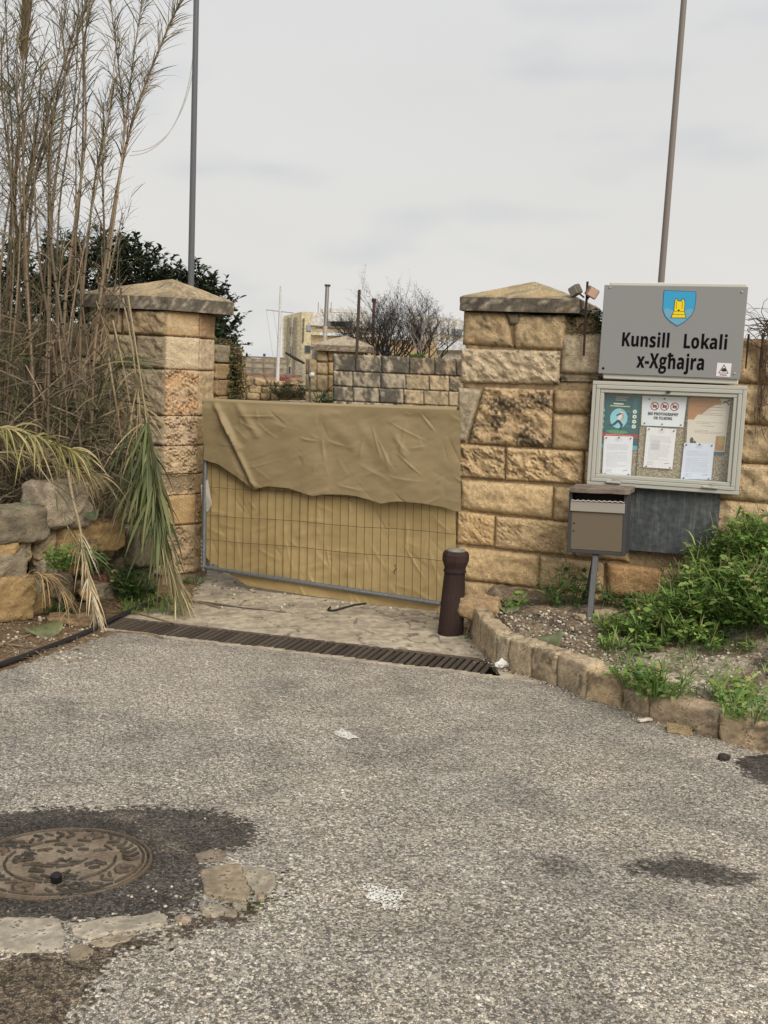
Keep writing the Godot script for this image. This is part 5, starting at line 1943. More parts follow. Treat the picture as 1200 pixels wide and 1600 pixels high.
	pad(b3 + Vector3(0, 0.01, 0), 0.17, 0.08, turn(0.1, 0.1, 0), Color(0.17, 0.19, 0.09), "prickly pear pad on gravel in front of the pillar")
	var fs := gp(120, 975)
	solo("loose_stone", "flat brown stone behind the large prickly pear pad", "stone", rock(Transform3D(turn(0.1), fs + Vector3(-0.05, 0.03, 0)), Vector3(0.33, 0.07, 0.16), 0.02, 0.02, Color(0.33, 0.24, 0.15), 91, 9), M.stone, fs, true)
	var wf := gp(62, 970)
	solo("loose_stone", "small white pebble on the litter below the rubble wall", "stone", rock(Transform3D(turn(0.1), wf + Vector3(0, 0.02, 0)), Vector3(0.03, 0.04, 0.03), 0.012, 0.01, Color(0.7, 0.66, 0.6), 92, 5), M.stone, wf, true)
	# tin lid shining on top of the wall
	var tq := wp(168, 744, f, -0.10)
	var tl := f.p(tq.x, tq.y, -0.10)
	var tm := MB.new()
	tm.lathe(Transform3D(turn(0, 0.18), tl), [Vector2(0.0, 0.01), Vector2(0.065, 0.014), Vector2(0.075, 0.008), Vector2(0.075, -0.01)], 20, Color(0.78, 0.78, 0.78))
	solo("tin_lid", "shiny tin lid lying on top of the rubble wall", "lid", tm, M.galv, tl, true)

func pad(c: Vector3, l: float, w: float, b: Basis, col: Color, label: String) -> void:
	var mb := MB.new()
	var n := 16
	var m := 7
	for sg in [1, -1]:
		var k0 := mb.v.size()
		for j in m + 1:
			var r := float(j) / m
			for i in n:
				var a := TAU * i / n
				var egg := 1.0 + 0.22 * cos(a)
				var p := Vector3(cos(a) * l * 0.5 * r, sg * 0.018 * sqrt(maxf(0, 1 - r * r)) + 0.03 * r * r * cos(a * 2 + 0.6), sin(a) * w * 0.5 * r * egg)
				var q := c + b * p
				mb.vert(q, tone(col, 1.0 + 0.35 * nz.get_noise_3d(q.x * 90, q.y * 90, q.z * 90) + (0.35 if r > 0.9 else 0.0)))
		for j in m:
			for i in n:
				var i2 := (i + 1) % n
				mb.quad(k0 + j * n + i, k0 + j * n + i2, k0 + (j + 1) * n + i2, k0 + (j + 1) * n + i)
	solo("prickly_pear_pad", label, "cactus pad", mb, M.paint, c, true)

# ---------- reeds ----------
var straw := [Color(0.30, 0.225, 0.15), Color(0.25, 0.19, 0.125), Color(0.20, 0.155, 0.105), Color(0.36, 0.28, 0.19), Color(0.16, 0.125, 0.09)]
var sage := [Color(0.07, 0.08, 0.045), Color(0.09, 0.10, 0.055), Color(0.05, 0.058, 0.036), Color(0.12, 0.11, 0.065), Color(0.16, 0.13, 0.085)]
var husk := [Color(0.20, 0.155, 0.10), Color(0.16, 0.125, 0.085), Color(0.24, 0.185, 0.12), Color(0.12, 0.10, 0.07)]

func reed(px: Array, depth: float, r: float, label: String, group: String, leaves: int, from_t: float, nm := "giant_reed", green := 0.5) -> void:
	var pts := []
	var k := 0
	for p in px:
		pts.append(at_depth(p[0], p[1], depth + 0.05 * sin(k * 2.0 + p[0])))
		k += 1
	var seg := 18
	var path := smooth_path(pts, seg)
	var t := thing(nm, label, "reed", pts[0], group)
	var st := MB.new()
	var rad := []
	for i in seg + 1:
		rad.append(lerpf(r, r * 0.35, pow(float(i) / seg, 1.3)))
	var c: Color = straw[rng.randi() % 5]
	st.tube(path, rad, 7, c, c.lerp(Color(0.24, 0.19, 0.12), 0.5))
	# nodes
	for i in range(1, seg, 2):
		var p: Vector3 = path[i]
		var dr: Vector3 = (path[i + 1] - path[i - 1]).normalized()
		st.tube([p - dr * 0.006, p + dr * 0.006], [rad[i] * 1.22], 7, tone(c, 0.55))
	part(t, "stem", st, M.reed, true)
	if leaves <= 0:
		return
	var lv := MB.new()
	for i in leaves:
		var tt := lerpf(from_t, 1.0, pow(rng.randf(), 0.8))
		var fi := tt * seg
		var i0 := mini(int(fi), seg - 1)
		var p: Vector3 = path[i0].lerp(path[i0 + 1], fi - i0)
		var dr: Vector3 = (path[i0 + 1] - path[i0]).normalized()
		var a := rnd(0, TAU)
		var sd := Vector3(cos(a), 0, sin(a))
		var open := rnd(0.25, 1.0)
		var d := (dr + sd * open).normalized()
		var side := d.cross(Vector3(rnd(-1, 1), rnd(-1, 1), rnd(-1, 1))).normalized()
		var cc: Color = sage[rng.randi() % 5] if rng.randf() < green else husk[rng.randi() % 4]
		if rng.randf() < 0.25:
			# a side shoot with its own little leaves
			var q := p
			var sp := [p]
			for s in 4:
				q += (d + Vector3.UP * 0.25 * s).normalized() * 0.055
				sp.append(q)
			lv.tube(sp, [0.003, 0.0015], 3, cc, null, false)
			for s in 5:
				var a2 := rnd(0, TAU)
				var d2 := (d + Vector3(cos(a2), rnd(0, 0.5), sin(a2)) * 0.7).normalized()
				lv.blade(sp[1 + s % 4], d2, d2.cross(Vector3(rnd(-1, 1), rnd(-1, 1), rnd(-1, 1))).normalized(), rnd(0.08, 0.20), rnd(0.004, 0.008), rnd(0.1, 0.9), cc, 3)
		else:
			lv.blade(p, d, side, rnd(0.10, 0.36), rnd(0.005, 0.012), rnd(0.1, 1.4), cc, 4)
	part(t, "leaves", lv, M.dry)

func frond(nm: String, label: String, px: Array, depth: float, n: int, o: Dictionary) -> void:
	# a reed bent over; its leaves leave the stem along its last part and hang
	var pts := []
	for p in px:
		pts.append(at_depth(p[0], p[1], depth + (p[2] if p.size() > 2 else 0.0)))
	var path := smooth_path(pts, 24)
	var t := thing(nm, label, "reed", pts[0])
	var st := MB.new()
	var r: float = o.get("r", 0.008)
	var rad := []
	for i in 25:
		rad.append(lerpf(r, r * 0.4, i / 24.0))
	st.tube(path, rad, 7, Color(0.44, 0.36, 0.23), Color(0.36, 0.29, 0.18))
	part(t, "stem", st, M.reed, true)
	var lv := MB.new()
	var cols: Array = o.cols
	for i in n:
		var k := lerpf(o.get("k0", 0.3), 1.0, rng.randf())
		var i0 := mini(int(k * 24), 23)
		var p: Vector3 = path[i0]
		var dr: Vector3 = (path[i0 + 1] - path[i0]).normalized()
		var sp: float = o.get("spread", 0.5)
		var d: Vector3 = (dr * o.get("along", 0.8) + Vector3(rng.randfn() * sp, rng.randfn() * sp * 0.5, rng.randfn() * sp) + o.get("bias", Vector3.ZERO)).normalized()
		var side := d.cross(Vector3(rnd(-0.8, 0.8), rnd(-0.4, 0.4), rnd(0.2, 1))).normalized()
		var w: float = o.wid * rnd(0.5, 1.15)
		lv.blade(p + Vector3(rnd(-0.01, 0.01), 0, rnd(-0.01, 0.01)), d, side, rnd(o.len[0], o.len[1]), w, rnd(o.droop[0], o.droop[1]), tone(cols[rng.randi() % cols.size()], rnd(0.75, 1.2)), 6)
	part(t, "leaves", lv, M.leaf_long)

func build_reeds() -> void:
	var G1 := "tall reeds standing behind the rubble wall"
	var L1 := "tall dry giant reed standing behind the rubble wall"
	# the ones that can be traced one by one
	reed([[140, 740], [143, 600], [152, 500], [166, 400], [182, 300], [200, 215], [224, 140], [258, 55], [292, -20]], 8.45, 0.017, "thickest giant reed leaning over the gate pillar's cap", G1, 170, 0.52)
	reed([[168, 420], [186, 285], [198, 180], [206, 110], [222, 0], [232, -60]], 8.42, 0.009, "reed shoot forking off the thickest leaning reed", G1, 120, 0.35)
	reed([[190, 262], [194, 190], [186, 110], [176, 30], [168, -40]], 8.40, 0.008, "thin reed shoot rising straight from the thickest leaning reed", G1, 90, 0.2)
	reed([[62, 760], [52, 600], [42, 430], [36, 250], [36, 100], [44, -40]], 8.3, 0.014, "giant reed with thick sheathed plume above the rubble wall", G1, 120, 0.5)
	var pl := MB.new()
	for i in 700:
		var k := rng.randf()
		var p := at_depth(lerpf(37, 44, k) + rnd(-5, 5), lerpf(95, -40, k), 8.3)
		pl.blade(p, Vector3(rnd(-0.25, 0.25), 1, rnd(-0.25, 0.25)), Vector3(rnd(-1, 1), 0, rnd(-1, 1)).normalized(), rnd(0.08, 0.22), 0.008, 0.2, tone(Color(0.21, 0.165, 0.10), rnd(0.6, 1.1)), 3)
	solo("reed_plume", "brown feathery seed plume at the top of a sheathed reed", "reed plume", pl, M.dry, at_depth(38, 95, 8.3))
	var T := [
		[[108, 745], [105, 600], [100, 480], [118, 370], [128, 260], [130, 120], [128, -30]], [[86, 750], [88, 600], [88, 480], [92, 330], [106, 230], [118, 140], [124, -30]], [[95, 745], [98, 560], [106, 430], [124, 300], [134, 200], [132, 80], [142, -30]],
		[[120, 745], [124, 600], [128, 470], [140, 350], [150, 270], [166, 200], [176, 150]], [[40, 760], [44, 520], [44, 380], [60, 250], [92, 150], [126, 40], [146, -40]], [[50, 755], [48, 560], [38, 400], [44, 290], [70, 190], [104, 90], [120, 30]],
		[[10, 770], [6, 600], [12, 420], [20, 260], [12, 100], [8, -20]], [[75, 750], [76, 560], [78, 420], [82, 320], [96, 210], [102, 110], [96, 40]], [[66, 740], [40, 560], [28, 420], [40, 300], [60, 180], [64, 90]], [[150, 735], [158, 620], [162, 500], [163, 380], [160, 260], [162, 160]],
		[[22, 760], [20, 600], [30, 460], [20, 300], [4, 160], [2, 60]], [[130, 735], [118, 620], [96, 500], [80, 380], [78, 260], [84, 180]], [[-10, 770], [0, 560], [26, 390], [58, 270], [80, 210], [90, 140]], [[70, 745], [60, 580], [44, 470], [24, 330], [30, 200], [20, 120]]]
	for p in T:
		reed(p, rnd(8.2, 8.75), rnd(0.011, 0.016), L1, G1, 62, 0.5)
	for i in 34:
		var bx := rnd(-70, 165)
		var lean := rnd(-0.10, 0.17)
		var top := rnd(-60, 330) if i > 12 else rnd(330, 520)
		if bx > 110:
			top = rnd(250, 470)
		var pts := []
		for k in 6:
			var y := lerpf(rnd(745, 775), top, k / 5.0)
			pts.append([bx + lean * (750 - y) + 8.0 * sin(k * 1.3 + i), y])
		reed(pts, rnd(8.15, 8.95), rnd(0.008, 0.014), L1, G1, 48 if bx < 70 else 20, 0.5)
	# leaning broken canes low down
	var G2 := "broken reed canes leaning across the standing reeds"
	for p in [[[-20, 700], [60, 620], [122, 566]], [[60, 640], [110, 570], [126, 500]], [[0, 592], [40, 545], [66, 500]], [[-10, 750], [20, 742], [52, 726]], [[170, 560], [178, 610], [186, 660], [190, 690]], [[140, 500], [170, 470], [200, 430]], [[70, 560], [90, 520], [82, 500]], [[80, 634], [110, 646], [132, 656]], [[198, 470], [210, 540], [222, 600], [228, 690]], [[190, 450], [176, 560], [170, 690]], [[150, 440], [190, 470], [214, 500]], [[0, 668], [50, 650], [96, 640]], [[100, 720], [130, 640], [150, 560]]]:
		reed(p, rnd(8.0, 8.3), rnd(0.006, 0.010), "broken dry reed cane leaning across the standing reeds", G2, 0, 0.5, "reed_cane")
	# hanging, still green leaves beside the pillar
	var gr := [Color(0.11, 0.135, 0.055), Color(0.14, 0.16, 0.065), Color(0.085, 0.105, 0.05), Color(0.20, 0.185, 0.085), Color(0.065, 0.08, 0.038)]
	var sw := [Color(0.42, 0.34, 0.19), Color(0.34, 0.27, 0.15), Color(0.26, 0.215, 0.12), Color(0.17, 0.165, 0.08)]
	frond("bent_reed", "bent reed with broad green leaves hanging down the pillar to the ground", [[200, 462], [212, 540], [224, 620], [234, 700], [244, 770], [254, 830]], 7.95, 120, {"cols": gr, "wid": 0.030, "len": [0.25, 0.62], "droop": [0.5, 2.2], "k0": 0.52, "spread": 0.42, "along": 0.9, "bias": Vector3(-0.15, -0.2, 0.1)})
	frond("bent_reed", "second bent reed whose green leaves hang behind the broad leaved one", [[176, 500], [196, 590], [210, 680], [222, 750], [228, 790]], 8.15, 90, {"cols": gr, "wid": 0.024, "len": [0.25, 0.6], "droop": [0.8, 2.4], "k0": 0.45, "spread": 0.5, "along": 0.8})
	frond("bent_reed", "bent reed ending in straw coloured brush on the driveway edge", [[226, 690], [240, 770], [250, 830], [264, 885], [276, 915]], 8.0, 150, {"cols": sw, "wid": 0.013, "len": [0.22, 0.5], "droop": [0.3, 1.2], "k0": 0.15, "spread": 0.28, "along": 1.1, "bias": Vector3(0.12, -0.2, 0.05)})
	frond("bent_reed", "drooping dry reed leaning on the pillar's pitted corner", [[192, 466], [206, 540], [216, 620], [226, 700], [232, 740]], 8.1, 60, {"cols": sw, "wid": 0.014, "len": [0.2, 0.5], "droop": [0.8, 2.4], "k0": 0.3, "spread": 0.6, "along": 0.7})
	frond("bent_reed", "arching reed with yellow green leaves drooping over the rubble wall", [[-60, 668], [0, 668], [50, 680], [90, 696], [112, 704]], 7.75, 130, {"cols": [Color(0.24, 0.22, 0.08), Color(0.34, 0.29, 0.12), Color(0.17, 0.175, 0.07), Color(0.42, 0.35, 0.18)], "wid": 0.016, "len": [0.15, 0.45], "droop": [0.8, 2.6], "k0": 0.1, "spread": 0.55, "along": 0.7})
	frond("bent_reed", "dry bent reed arching under the yellow green one", [[-60, 720], [10, 706], [70, 716], [120, 736], [150, 742]], 7.8, 120, {"cols": sw, "wid": 0.010, "len": [0.12, 0.4], "droop": [0.8, 2.6], "k0": 0.1, "spread": 0.6, "along": 0.6})
	frond("bent_reed", "snapped reed hanging over the rubble wall with dry split leaves", [[106, 735], [114, 780], [124, 820, -0.05], [132, 870, -0.1], [144, 930, -0.15], [150, 962, -0.2]], 7.65, 80, {"cols": [Color(0.5, 0.40, 0.24), Color(0.40, 0.31, 0.18), Color(0.34, 0.30, 0.22), Color(0.56, 0.49, 0.36)], "wid": 0.010, "len": [0.12, 0.38], "droop": [0.4, 1.6], "k0": 0.45, "spread": 0.38, "along": 0.9, "r": 0.013, "bias": Vector3(0.1, -0.3, 0)})
	frond("bent_reed", "thin drooping reed with green tips in front of the rubble stones", [[58, 726], [88, 770], [104, 820], [128, 855], [155, 880]], 7.55, 34, {"cols": gr, "wid": 0.010, "len": [0.12, 0.34], "droop": [0.4, 1.6], "k0": 0.2, "spread": 0.4, "r": 0.005})
	frond("dry_reed_tuft", "tuft of dead reed leaves against the foot of the rubble wall", [[36, 905], [60, 895], [88, 915], [112, 950]], 7.6, 90, {"cols": [Color(0.36, 0.25, 0.13), Color(0.28, 0.20, 0.11), Color(0.44, 0.32, 0.16), Color(0.2, 0.15, 0.09)], "wid": 0.008, "len": [0.10, 0.34], "droop": [0.6, 2.4], "k0": 0.0, "spread": 0.6, "r": 0.004})
	frond("dry_reed_tuft", "spray of dead leaves hanging across the pillar's front stones", [[150, 470], [172, 540], [180, 610], [190, 660]], 8.35, 120, {"cols": [Color(0.30, 0.23, 0.13), Color(0.22, 0.17, 0.10), Color(0.14, 0.14, 0.08), Color(0.36, 0.28, 0.17)], "wid": 0.011, "len": [0.15, 0.5], "droop": [0.8, 2.6], "k0": 0.1, "spread": 0.6, "r": 0.005})
	frond("cane_leaf_spray", "spray of green reed leaves rising before the pillar's front stones", [[150, 640], [165, 600], [182, 570], [200, 560]], 8.2, 44, {"cols": gr, "wid": 0.016, "len": [0.2, 0.45], "droop": [0.4, 2.0], "k0": 0.0, "spread": 0.6, "r": 0.005})
	for e in [[[10, 700], [24, 640], [30, 600], "green reed shoots low among the canes beside the bush"], [[70, 720], [84, 660], [100, 630], "green reed shoot before the wall's broken stones"], [[120, 730], [132, 680], [152, 660], "green leafed shoot between the canes and the pillar"], [[-30, 640], [-6, 580], [10, 560], "green reed shoot at the outer edge of the canes"]]:
		frond("green_reed_shoot", e[3], [e[0], e[1], e[2]], 8.25, 34, {"cols": [Color(0.08, 0.105, 0.045), Color(0.11, 0.13, 0.055), Color(0.06, 0.08, 0.035), Color(0.17, 0.15, 0.075)], "wid": 0.014, "len": [0.2, 0.5], "droop": [0.6, 2.2], "k0": 0.0, "spread": 0.7, "r": 0.006})
	# stems lying on the ground
	for p in [[[232, 925], [262, 940]], [[182, 948], [222, 962], [272, 976]], [[180, 988], [230, 992], [255, 999]], [[0, 1012], [24, 1002], [60, 990]], [[-10, 1008], [16, 1010], [38, 1013]], [[285, 938], [320, 945], [345, 952]]]:
		var pts := []
		for q in p:
			pts.append(gp(q[0], q[1]) + Vector3(0, 0.012, 0))
		var m := MB.new()
		m.tube(smooth_path(pts, 8) if pts.size() > 2 else pts, [0.008, 0.006], 6, Color(0.42, 0.32, 0.2))
		solo("fallen_reed_stem", "dry reed stem lying flat on the ground by the drain or verge", "reed stem", m, M.reed, pts[0], true, "reed stems fallen on the ground")
	# thatch of dead leaves at the reeds' feet: one mass
	var th := MB.new()
	for i in 3400:
		var px := rnd(-110, 215)
		var y0 := 500.0 if px < 60 else 560.0
		var py := lerpf(775, y0, pow(rng.randf(), 1.9))
		var p := at_depth(px, py, rnd(8.05, 8.75))
		var d := Vector3(rnd(-1, 1), rnd(-0.9, 0.8), rnd(-0.7, 0.7)).normalized()
		var c: Color = husk[rng.randi() % 4] if rng.randf() < 0.55 else (straw[rng.randi() % 5] if rng.randf() < 0.35 else sage[rng.randi() % 5])
		th.blade(p, d, d.cross(Vector3(rnd(-1, 1), rnd(-1, 1), rnd(-1, 1))).normalized(), rnd(0.10, 0.42), rnd(0.005, 0.016), rnd(0, 1.2), tone(c, rnd(0.55, 1.0)), 3)  # leaf tone lowered to paint in the deep shade among the reeds
	for i in 900:
		var g := gp(rnd(-40, 150), rnd(950, 1035))
		if rng.randf() < 0.4:
			g = gp(rnd(150, 300), rnd(930, 960))
		var a := rnd(0, TAU)
		th.blade(g + Vector3(0, rnd(0.004, 0.03), 0), Vector3(cos(a), rnd(-0.02, 0.15), sin(a)), Vector3(-sin(a), 0, cos(a)), rnd(0.04, 0.22), rnd(0.003, 0.008), 0.2, tone(straw[rng.randi() % 5], rnd(0.5, 1.0)), 2)
	stuff("reed_litter", "mass of dead reed leaves at the foot of the reeds", "leaf litter", th, M.dry)
	# finer leaves filling the upper reeds
	var up := MB.new()
	for i in 2600:
		var px := rnd(-90, 110)
		px = px if rng.randf() < 0.75 else rnd(60, 190)
		var py := rnd(-60, 560)
		var dens := clampf(1.1 - (px + 20) / 95.0, 0.04, 1.0)
		if py > 330:
			dens *= 0.5
		if py < 120 and px > 30:
			dens *= 0.4
		if nz.get_noise_2d(px * 0.45, py * 0.18) * 1.6 + dens < rng.randf() * 1.1:
			continue
		var p := at_depth(px, py, rnd(8.2, 8.95))
		var a := rnd(0, TAU)
		var d := Vector3(cos(a) * 0.7, rnd(0.0, 1.4), sin(a) * 0.5).normalized()
		var c: Color = sage[rng.randi() % 5] if rng.randf() < 0.6 else husk[rng.randi() % 4]
		up.blade(p, d, d.cross(Vector3(rnd(-1, 1), rnd(-1, 1), rnd(-1, 1))).normalized(), rnd(0.12, 0.42), rnd(0.004, 0.009), rnd(0.0, 0.8), c, 3)
	stuff("reed_leaves", "tangle of thin grey green leaves among the upper reeds", "reed leaves", up, M.dry)

# ---------- weeds ----------
func weed(label: String, c: Vector3, r: float, h: float, n: int, size: float, cols: Array, lobed := true, nm := "weed") -> void:
	var t := thing(nm, label, "weed", c, "weeds")
	t.remove_meta("group")
	var st := MB.new()
	var lv := MB.new()
	var stems := maxi(5, n / 14)
	for s in stems:
		var kind := rng.randf()
		var a := rnd(0, TAU)
		var rr := sqrt(rng.randf()) * r
		var foot := c + Vector3(cos(a) * rr * 0.55, -0.02, sin(a) * rr * 0.55)
		var hh := h * rnd(0.45, 1.1) * (1.0 - 0.35 * rr / r)
		var tip := foot + Vector3(cos(a) * rr * 0.6, hh, sin(a) * rr * 0.6)
		var mid := foot.lerp(tip, 0.5) + Vector3(0, hh * 0.12, 0)
		var path := [foot, foot.lerp(mid, 0.6), mid, tip]
		st.tube(path, [0.004, 0.0035, 0.003, 0.0015], 4, tone(cols[0], 0.9), null, false)
		var m := n / stems
		for k in m:
			var u := pow(rng.randf(), 0.7)
			var p := foot.lerp(mid, u).lerp(mid.lerp(tip, u), u)
			var b := rnd(0, TAU)
			var d := Vector3(cos(b), rnd(-0.15, 0.7), sin(b)).normalized()
			p += d * rnd(0.0, 0.05)
			var up := (Vector3.UP + Vector3(rnd(-0.6, 0.6), 0, rnd(-0.6, 0.6))).normalized()
			var sz := size * (rnd(0.4, 1.0) if rng.randf() < 0.75 else rnd(1.0, 1.7))
			var cc := tone(cols[rng.randi() % cols.size()], rnd(0.7, 1.25))
			if rng.randf() < 0.03:
				cc = Color(0.34, 0.28, 0.12)
			if kind < 0.25:
				lv.blade(p, (d + Vector3.UP * 0.8).normalized(), Vector3(-sin(b), 0, cos(b)), sz * 2.4, sz * 0.22, rnd(0.4, 1.6), cc, 3)
			else:
				lv.leaf(p, d, up, sz, sz * (rnd(0.6, 0.95) if kind > 0.5 else rnd(0.25, 0.45)), cc, lobed)
		if s % 9 == 0:
			# a bare dry stalk standing out of the clump
			st.tube([tip, tip + Vector3(rnd(-0.05, 0.05), rnd(0.04, 0.14), rnd(-0.05, 0.05))], [0.0025, 0.0015], 4, Color(0.36, 0.29, 0.17), null, false)
	part(t, "stems", st, M.leaf).set_meta("kind", "stuff")
	part(t, "foliage", lv, M.leaf).set_meta("kind", "stuff")

func build_weeds() -> void:
	var g1 := [Color(0.13, 0.23, 0.05), Color(0.17, 0.27, 0.065), Color(0.10, 0.185, 0.05), Color(0.22, 0.30, 0.09)]
	var g2 := [Color(0.20, 0.30, 0.075), Color(0.26, 0.35, 0.10), Color(0.15, 0.23, 0.065)]
	var g3 := [Color(0.075, 0.13, 0.042), Color(0.10, 0.165, 0.05), Color(0.055, 0.10, 0.035)]
	weed("dark nettle clump against the wall beside the mailbox post", bp(882, 945), 0.21, 0.34, 420, 0.045, g3)
	weed("low mallow plant between bollard and nettle clump", bp(797, 948), 0.12, 0.12, 60, 0.055, g1, false)
	weed("small nettle behind the mailbox post", bp(950, 945), 0.10, 0.20, 110, 0.04, g3)
	weed("thin upright sprig before the clean dressed stone", bp(985, 952), 0.06, 0.20, 60, 0.03, g3)
	var spots := [[962, 985, 0.16, 0.16], [1000, 992, 0.20, 0.20], [1020, 965, 0.16, 0.22], [1052, 985, 0.24, 0.30], [1075, 950, 0.22, 0.34], [1105, 975, 0.24, 0.32], [1135, 940, 0.26, 0.38], [1165, 975, 0.24, 0.30], [1195, 950, 0.26, 0.40], [1120, 905, 0.22, 0.34], [1160, 895, 0.26, 0.40], [1200, 890, 0.28, 0.46], [1170, 858, 0.24, 0.36], [1200, 836, 0.28, 0.36], [1235, 980, 0.3, 0.4], [1090, 1000, 0.18, 0.2], [960, 1012, 0.16, 0.10], [1010, 1012, 0.14, 0.12]]
	var where := ["at the edge of the gravel by the mailbox", "just behind the gravel edge on the bank", "beside the clean dressed stone on the bank", "in the middle of the bank thicket", "below the corner of the slate grey sheet", "in the thicket's dense front", "high in the thicket below the noticeboard corner", "over the cement spill on the bank", "thick and tall at the thicket's middle", "touching the slate grey sheet's end", "under the vine covered wall", "tall against the vine covered wall", "rising highest along the vine covered wall", "at the far top of the bank", "at the outer end of the thicket", "above the spilled cement", "flat on the gravel beside the mailbox", "low beside the curled cactus pad"]
	for i in spots.size():
		var s: Array = spots[i]
		weed("leafy green weed " + where[i], bp(s[0], s[1]), s[2], s[3], int(1900 * s[2] * s[3] / 0.12) if s[3] > 0.15 else 120, rnd(0.034, 0.055), g1 if i % 3 else g2, i % 2 == 0)
	weed("bushy weed spilling over the kerb joint", bp(1028, 1085), 0.17, 0.24, 420, 0.038, g1)
	weed("smaller weed on the kerb beside the bushy one", bp(985, 1065), 0.11, 0.14, 150, 0.036, g1)
	weed("bright feathery weed on the cement spill near the kerb", bp(1142, 1092), 0.16, 0.15, 420, 0.034, g2)
	weed("low dark weed behind the last kerb stones", bp(1178, 1118), 0.17, 0.10, 260, 0.034, g1)
	weed("flat green sprout on the cement spill", bp(1140, 1008), 0.18, 0.08, 200, 0.036, g1)
	weed("small sprout at the kerb's first joint", gp(727, 998), 0.03, 0.05, 26, 0.025, g1)
	# left of the gate
	weed("large dark green parsley clump beside the hanging reed leaves", gp(207, 938), 0.17, 0.46, 520, 0.05, g3)
	weed("leafy clump in a gap of the rubble wall", at_depth(98, 885, 7.75), 0.13, 0.22, 260, 0.04, g1)
	weed("dark weed between the snapped reed and parsley clump", at_depth(142, 890, 7.8), 0.12, 0.22, 200, 0.04, g3)
	weed("dark weed low at the foot of the rubble wall", gp(98, 960), 0.10, 0.16, 140, 0.04, g3)
	weed("small weed under the gate's hinge post", gp(303, 912), 0.10, 0.12, 120, 0.03, g3)
	# grass and fine creeping growth: not countable
	var gr := MB.new()
	for i in 3600:
		var p: Vector3
		if i < 2300:
			p = bp(rnd(930, 1240), rnd(880, 1125))
			if p.x < kerb_x(p.z) + 0.08 or nz.get_noise_2d(p.x * 24 + 11, p.z * 24) < -0.05:
				continue
			if p.z < -7.55:
				continue
		elif i < 2900:
			p = gp(rnd(190, 290), rnd(930, 962))
		else:
			p = gp(rnd(140, 445), rnd(1330, 1500))
			if nz.get_noise_2d(p.x * 25, p.z * 25 + 310) < 0.12 or p.z < -2.78 and p.x < -0.52 or p.z < -3.05:
				continue
		var a := rnd(0, TAU)
		var d := Vector3(cos(a), rnd(0.5, 1.8), sin(a)).normalized()
		var l := rnd(0.03, 0.11) if i < 2900 else rnd(0.006, 0.018)
		gr.blade(p, d, Vector3(-sin(a), 0, cos(a)), l, rnd(0.004, 0.009) if i < 2900 else 0.003, rnd(0.2, 1.2), tone(g1[rng.randi() % 4], rnd(0.7, 1.25)), 3)
	stuff("grass", "short grass and creeping weeds on bank, verge and edging joints", "grass", gr, M.leaf)
	# woody stick on the bank
	var sk := MB.new()
	sk.tube([bp(1022, 955), bp(1030, 935) + Vector3(0, 0.05, 0), at_depth(1046, 916, 7.4)], [0.012, 0.011, 0.009], 7, Color(0.42, 0.36, 0.28))
	solo("dead_stick", "bare broken stick standing among weeds by the dressed stone", "stick", sk, M.bark, bp(1022, 955), true)
	# wire and dead vines on the wall to the right
	var vn := MB.new()
	for i in 26:
		var p := wp(rnd(1166, 1225), rnd(500, 540), WR, 0.03)
		var q := p
		var path := [WR.p(q.x, q.y, 0.04)]
		for k in 9:
			q += Vector2(rnd(-0.07, 0.06), rnd(-0.16, 0.02))
			q.x = maxf(q.x, 0.60 + rnd(0.0, 0.05))
			path.append(WR.p(q.x, q.y, rnd(0.025, 0.06)))
		vn.tube(smooth_path(path, 24), [0.004, 0.0035, 0.003, 0.002], 4, tone(Color(0.20, 0.13, 0.085), rnd(0.7, 1.3)), null, false)
	for i in 46:
		var p := wp(rnd(1135, 1230), rnd(500, 526), WR, -0.1)
		var q := WR.p(maxf(p.x, 0.62), p.y, rnd(-0.35, 0.02))
		var path := [q]
		var d := Vector3(rnd(-1, 1), rnd(0, 1.2), rnd(-0.6, 0.6)).normalized()
		for k in 6:
			d = (d + Vector3(rnd(-0.7, 0.7), rnd(-0.6, 0.3), rnd(-0.4, 0.4))).normalized()
			q += d * rnd(0.04, 0.09)
			if (q - WR.o).dot(WR.u) < 0.58 and (q - WR.o).dot(WR.n) > -0.02:
				q -= WR.n * 0.25
			path.append(q)
		vn.tube(path, [0.004, 0.003, 0.002, 0.0015], 4, tone(Color(0.11, 0.085, 0.075), rnd(0.6, 1.3)), null, false)
	solo("dead_vine", "tangle of dead vine hanging down the wall beside the noticeboard", "vine", vn, M.bark, WR.p(0.7, 1.0, 0.05), true)
	for e in [[1170, 522, 576, "iron spike fixed in the wall top nearer the sign"], [1192, 522, 578, "iron spike fixed in the wall top farther from the sign"]]:
		var sp := MB.new()
		var a := wp(e[0], e[1], WR, 0.05)
		var b := wp(e[0] - 5, e[2], WR, 0.05)
		sp.tube([WR.p(a.x, a.y, 0.05), WR.p(b.x, b.y, 0.05)], [0.009, 0.006], 6, Color(0.05, 0.04, 0.038))
		solo("iron_spike", e[3], "spike", sp, M.rust, WR.p(b.x, b.y, 0.05))
	# dark shrub growing on the wall top between cap and sign
	var sh := MB.new()
	for i in 1500:
		var p := wp(rnd(884, 940), rnd(484, 524), WR, 0)
		var q := WR.p(p.x, p.y, rnd(-0.35, 0.03))
		var b := rnd(0, TAU)
		sh.leaf(q, Vector3(cos(b), rnd(-0.4, 0.7), sin(b)), Vector3(rnd(-0.6, 0.6), 1, rnd(-0.6, 0.6)), rnd(0.02, 0.04), rnd(0.014, 0.025), tone(Color(0.04, 0.045, 0.022), rnd(0.6, 1.6)))
	solo("wall_shrub", "dark shrub growing on the wall between pillar cap and sign", "shrub", sh, M.leaf, WR.p(-0.65, 1.98, -0.1))

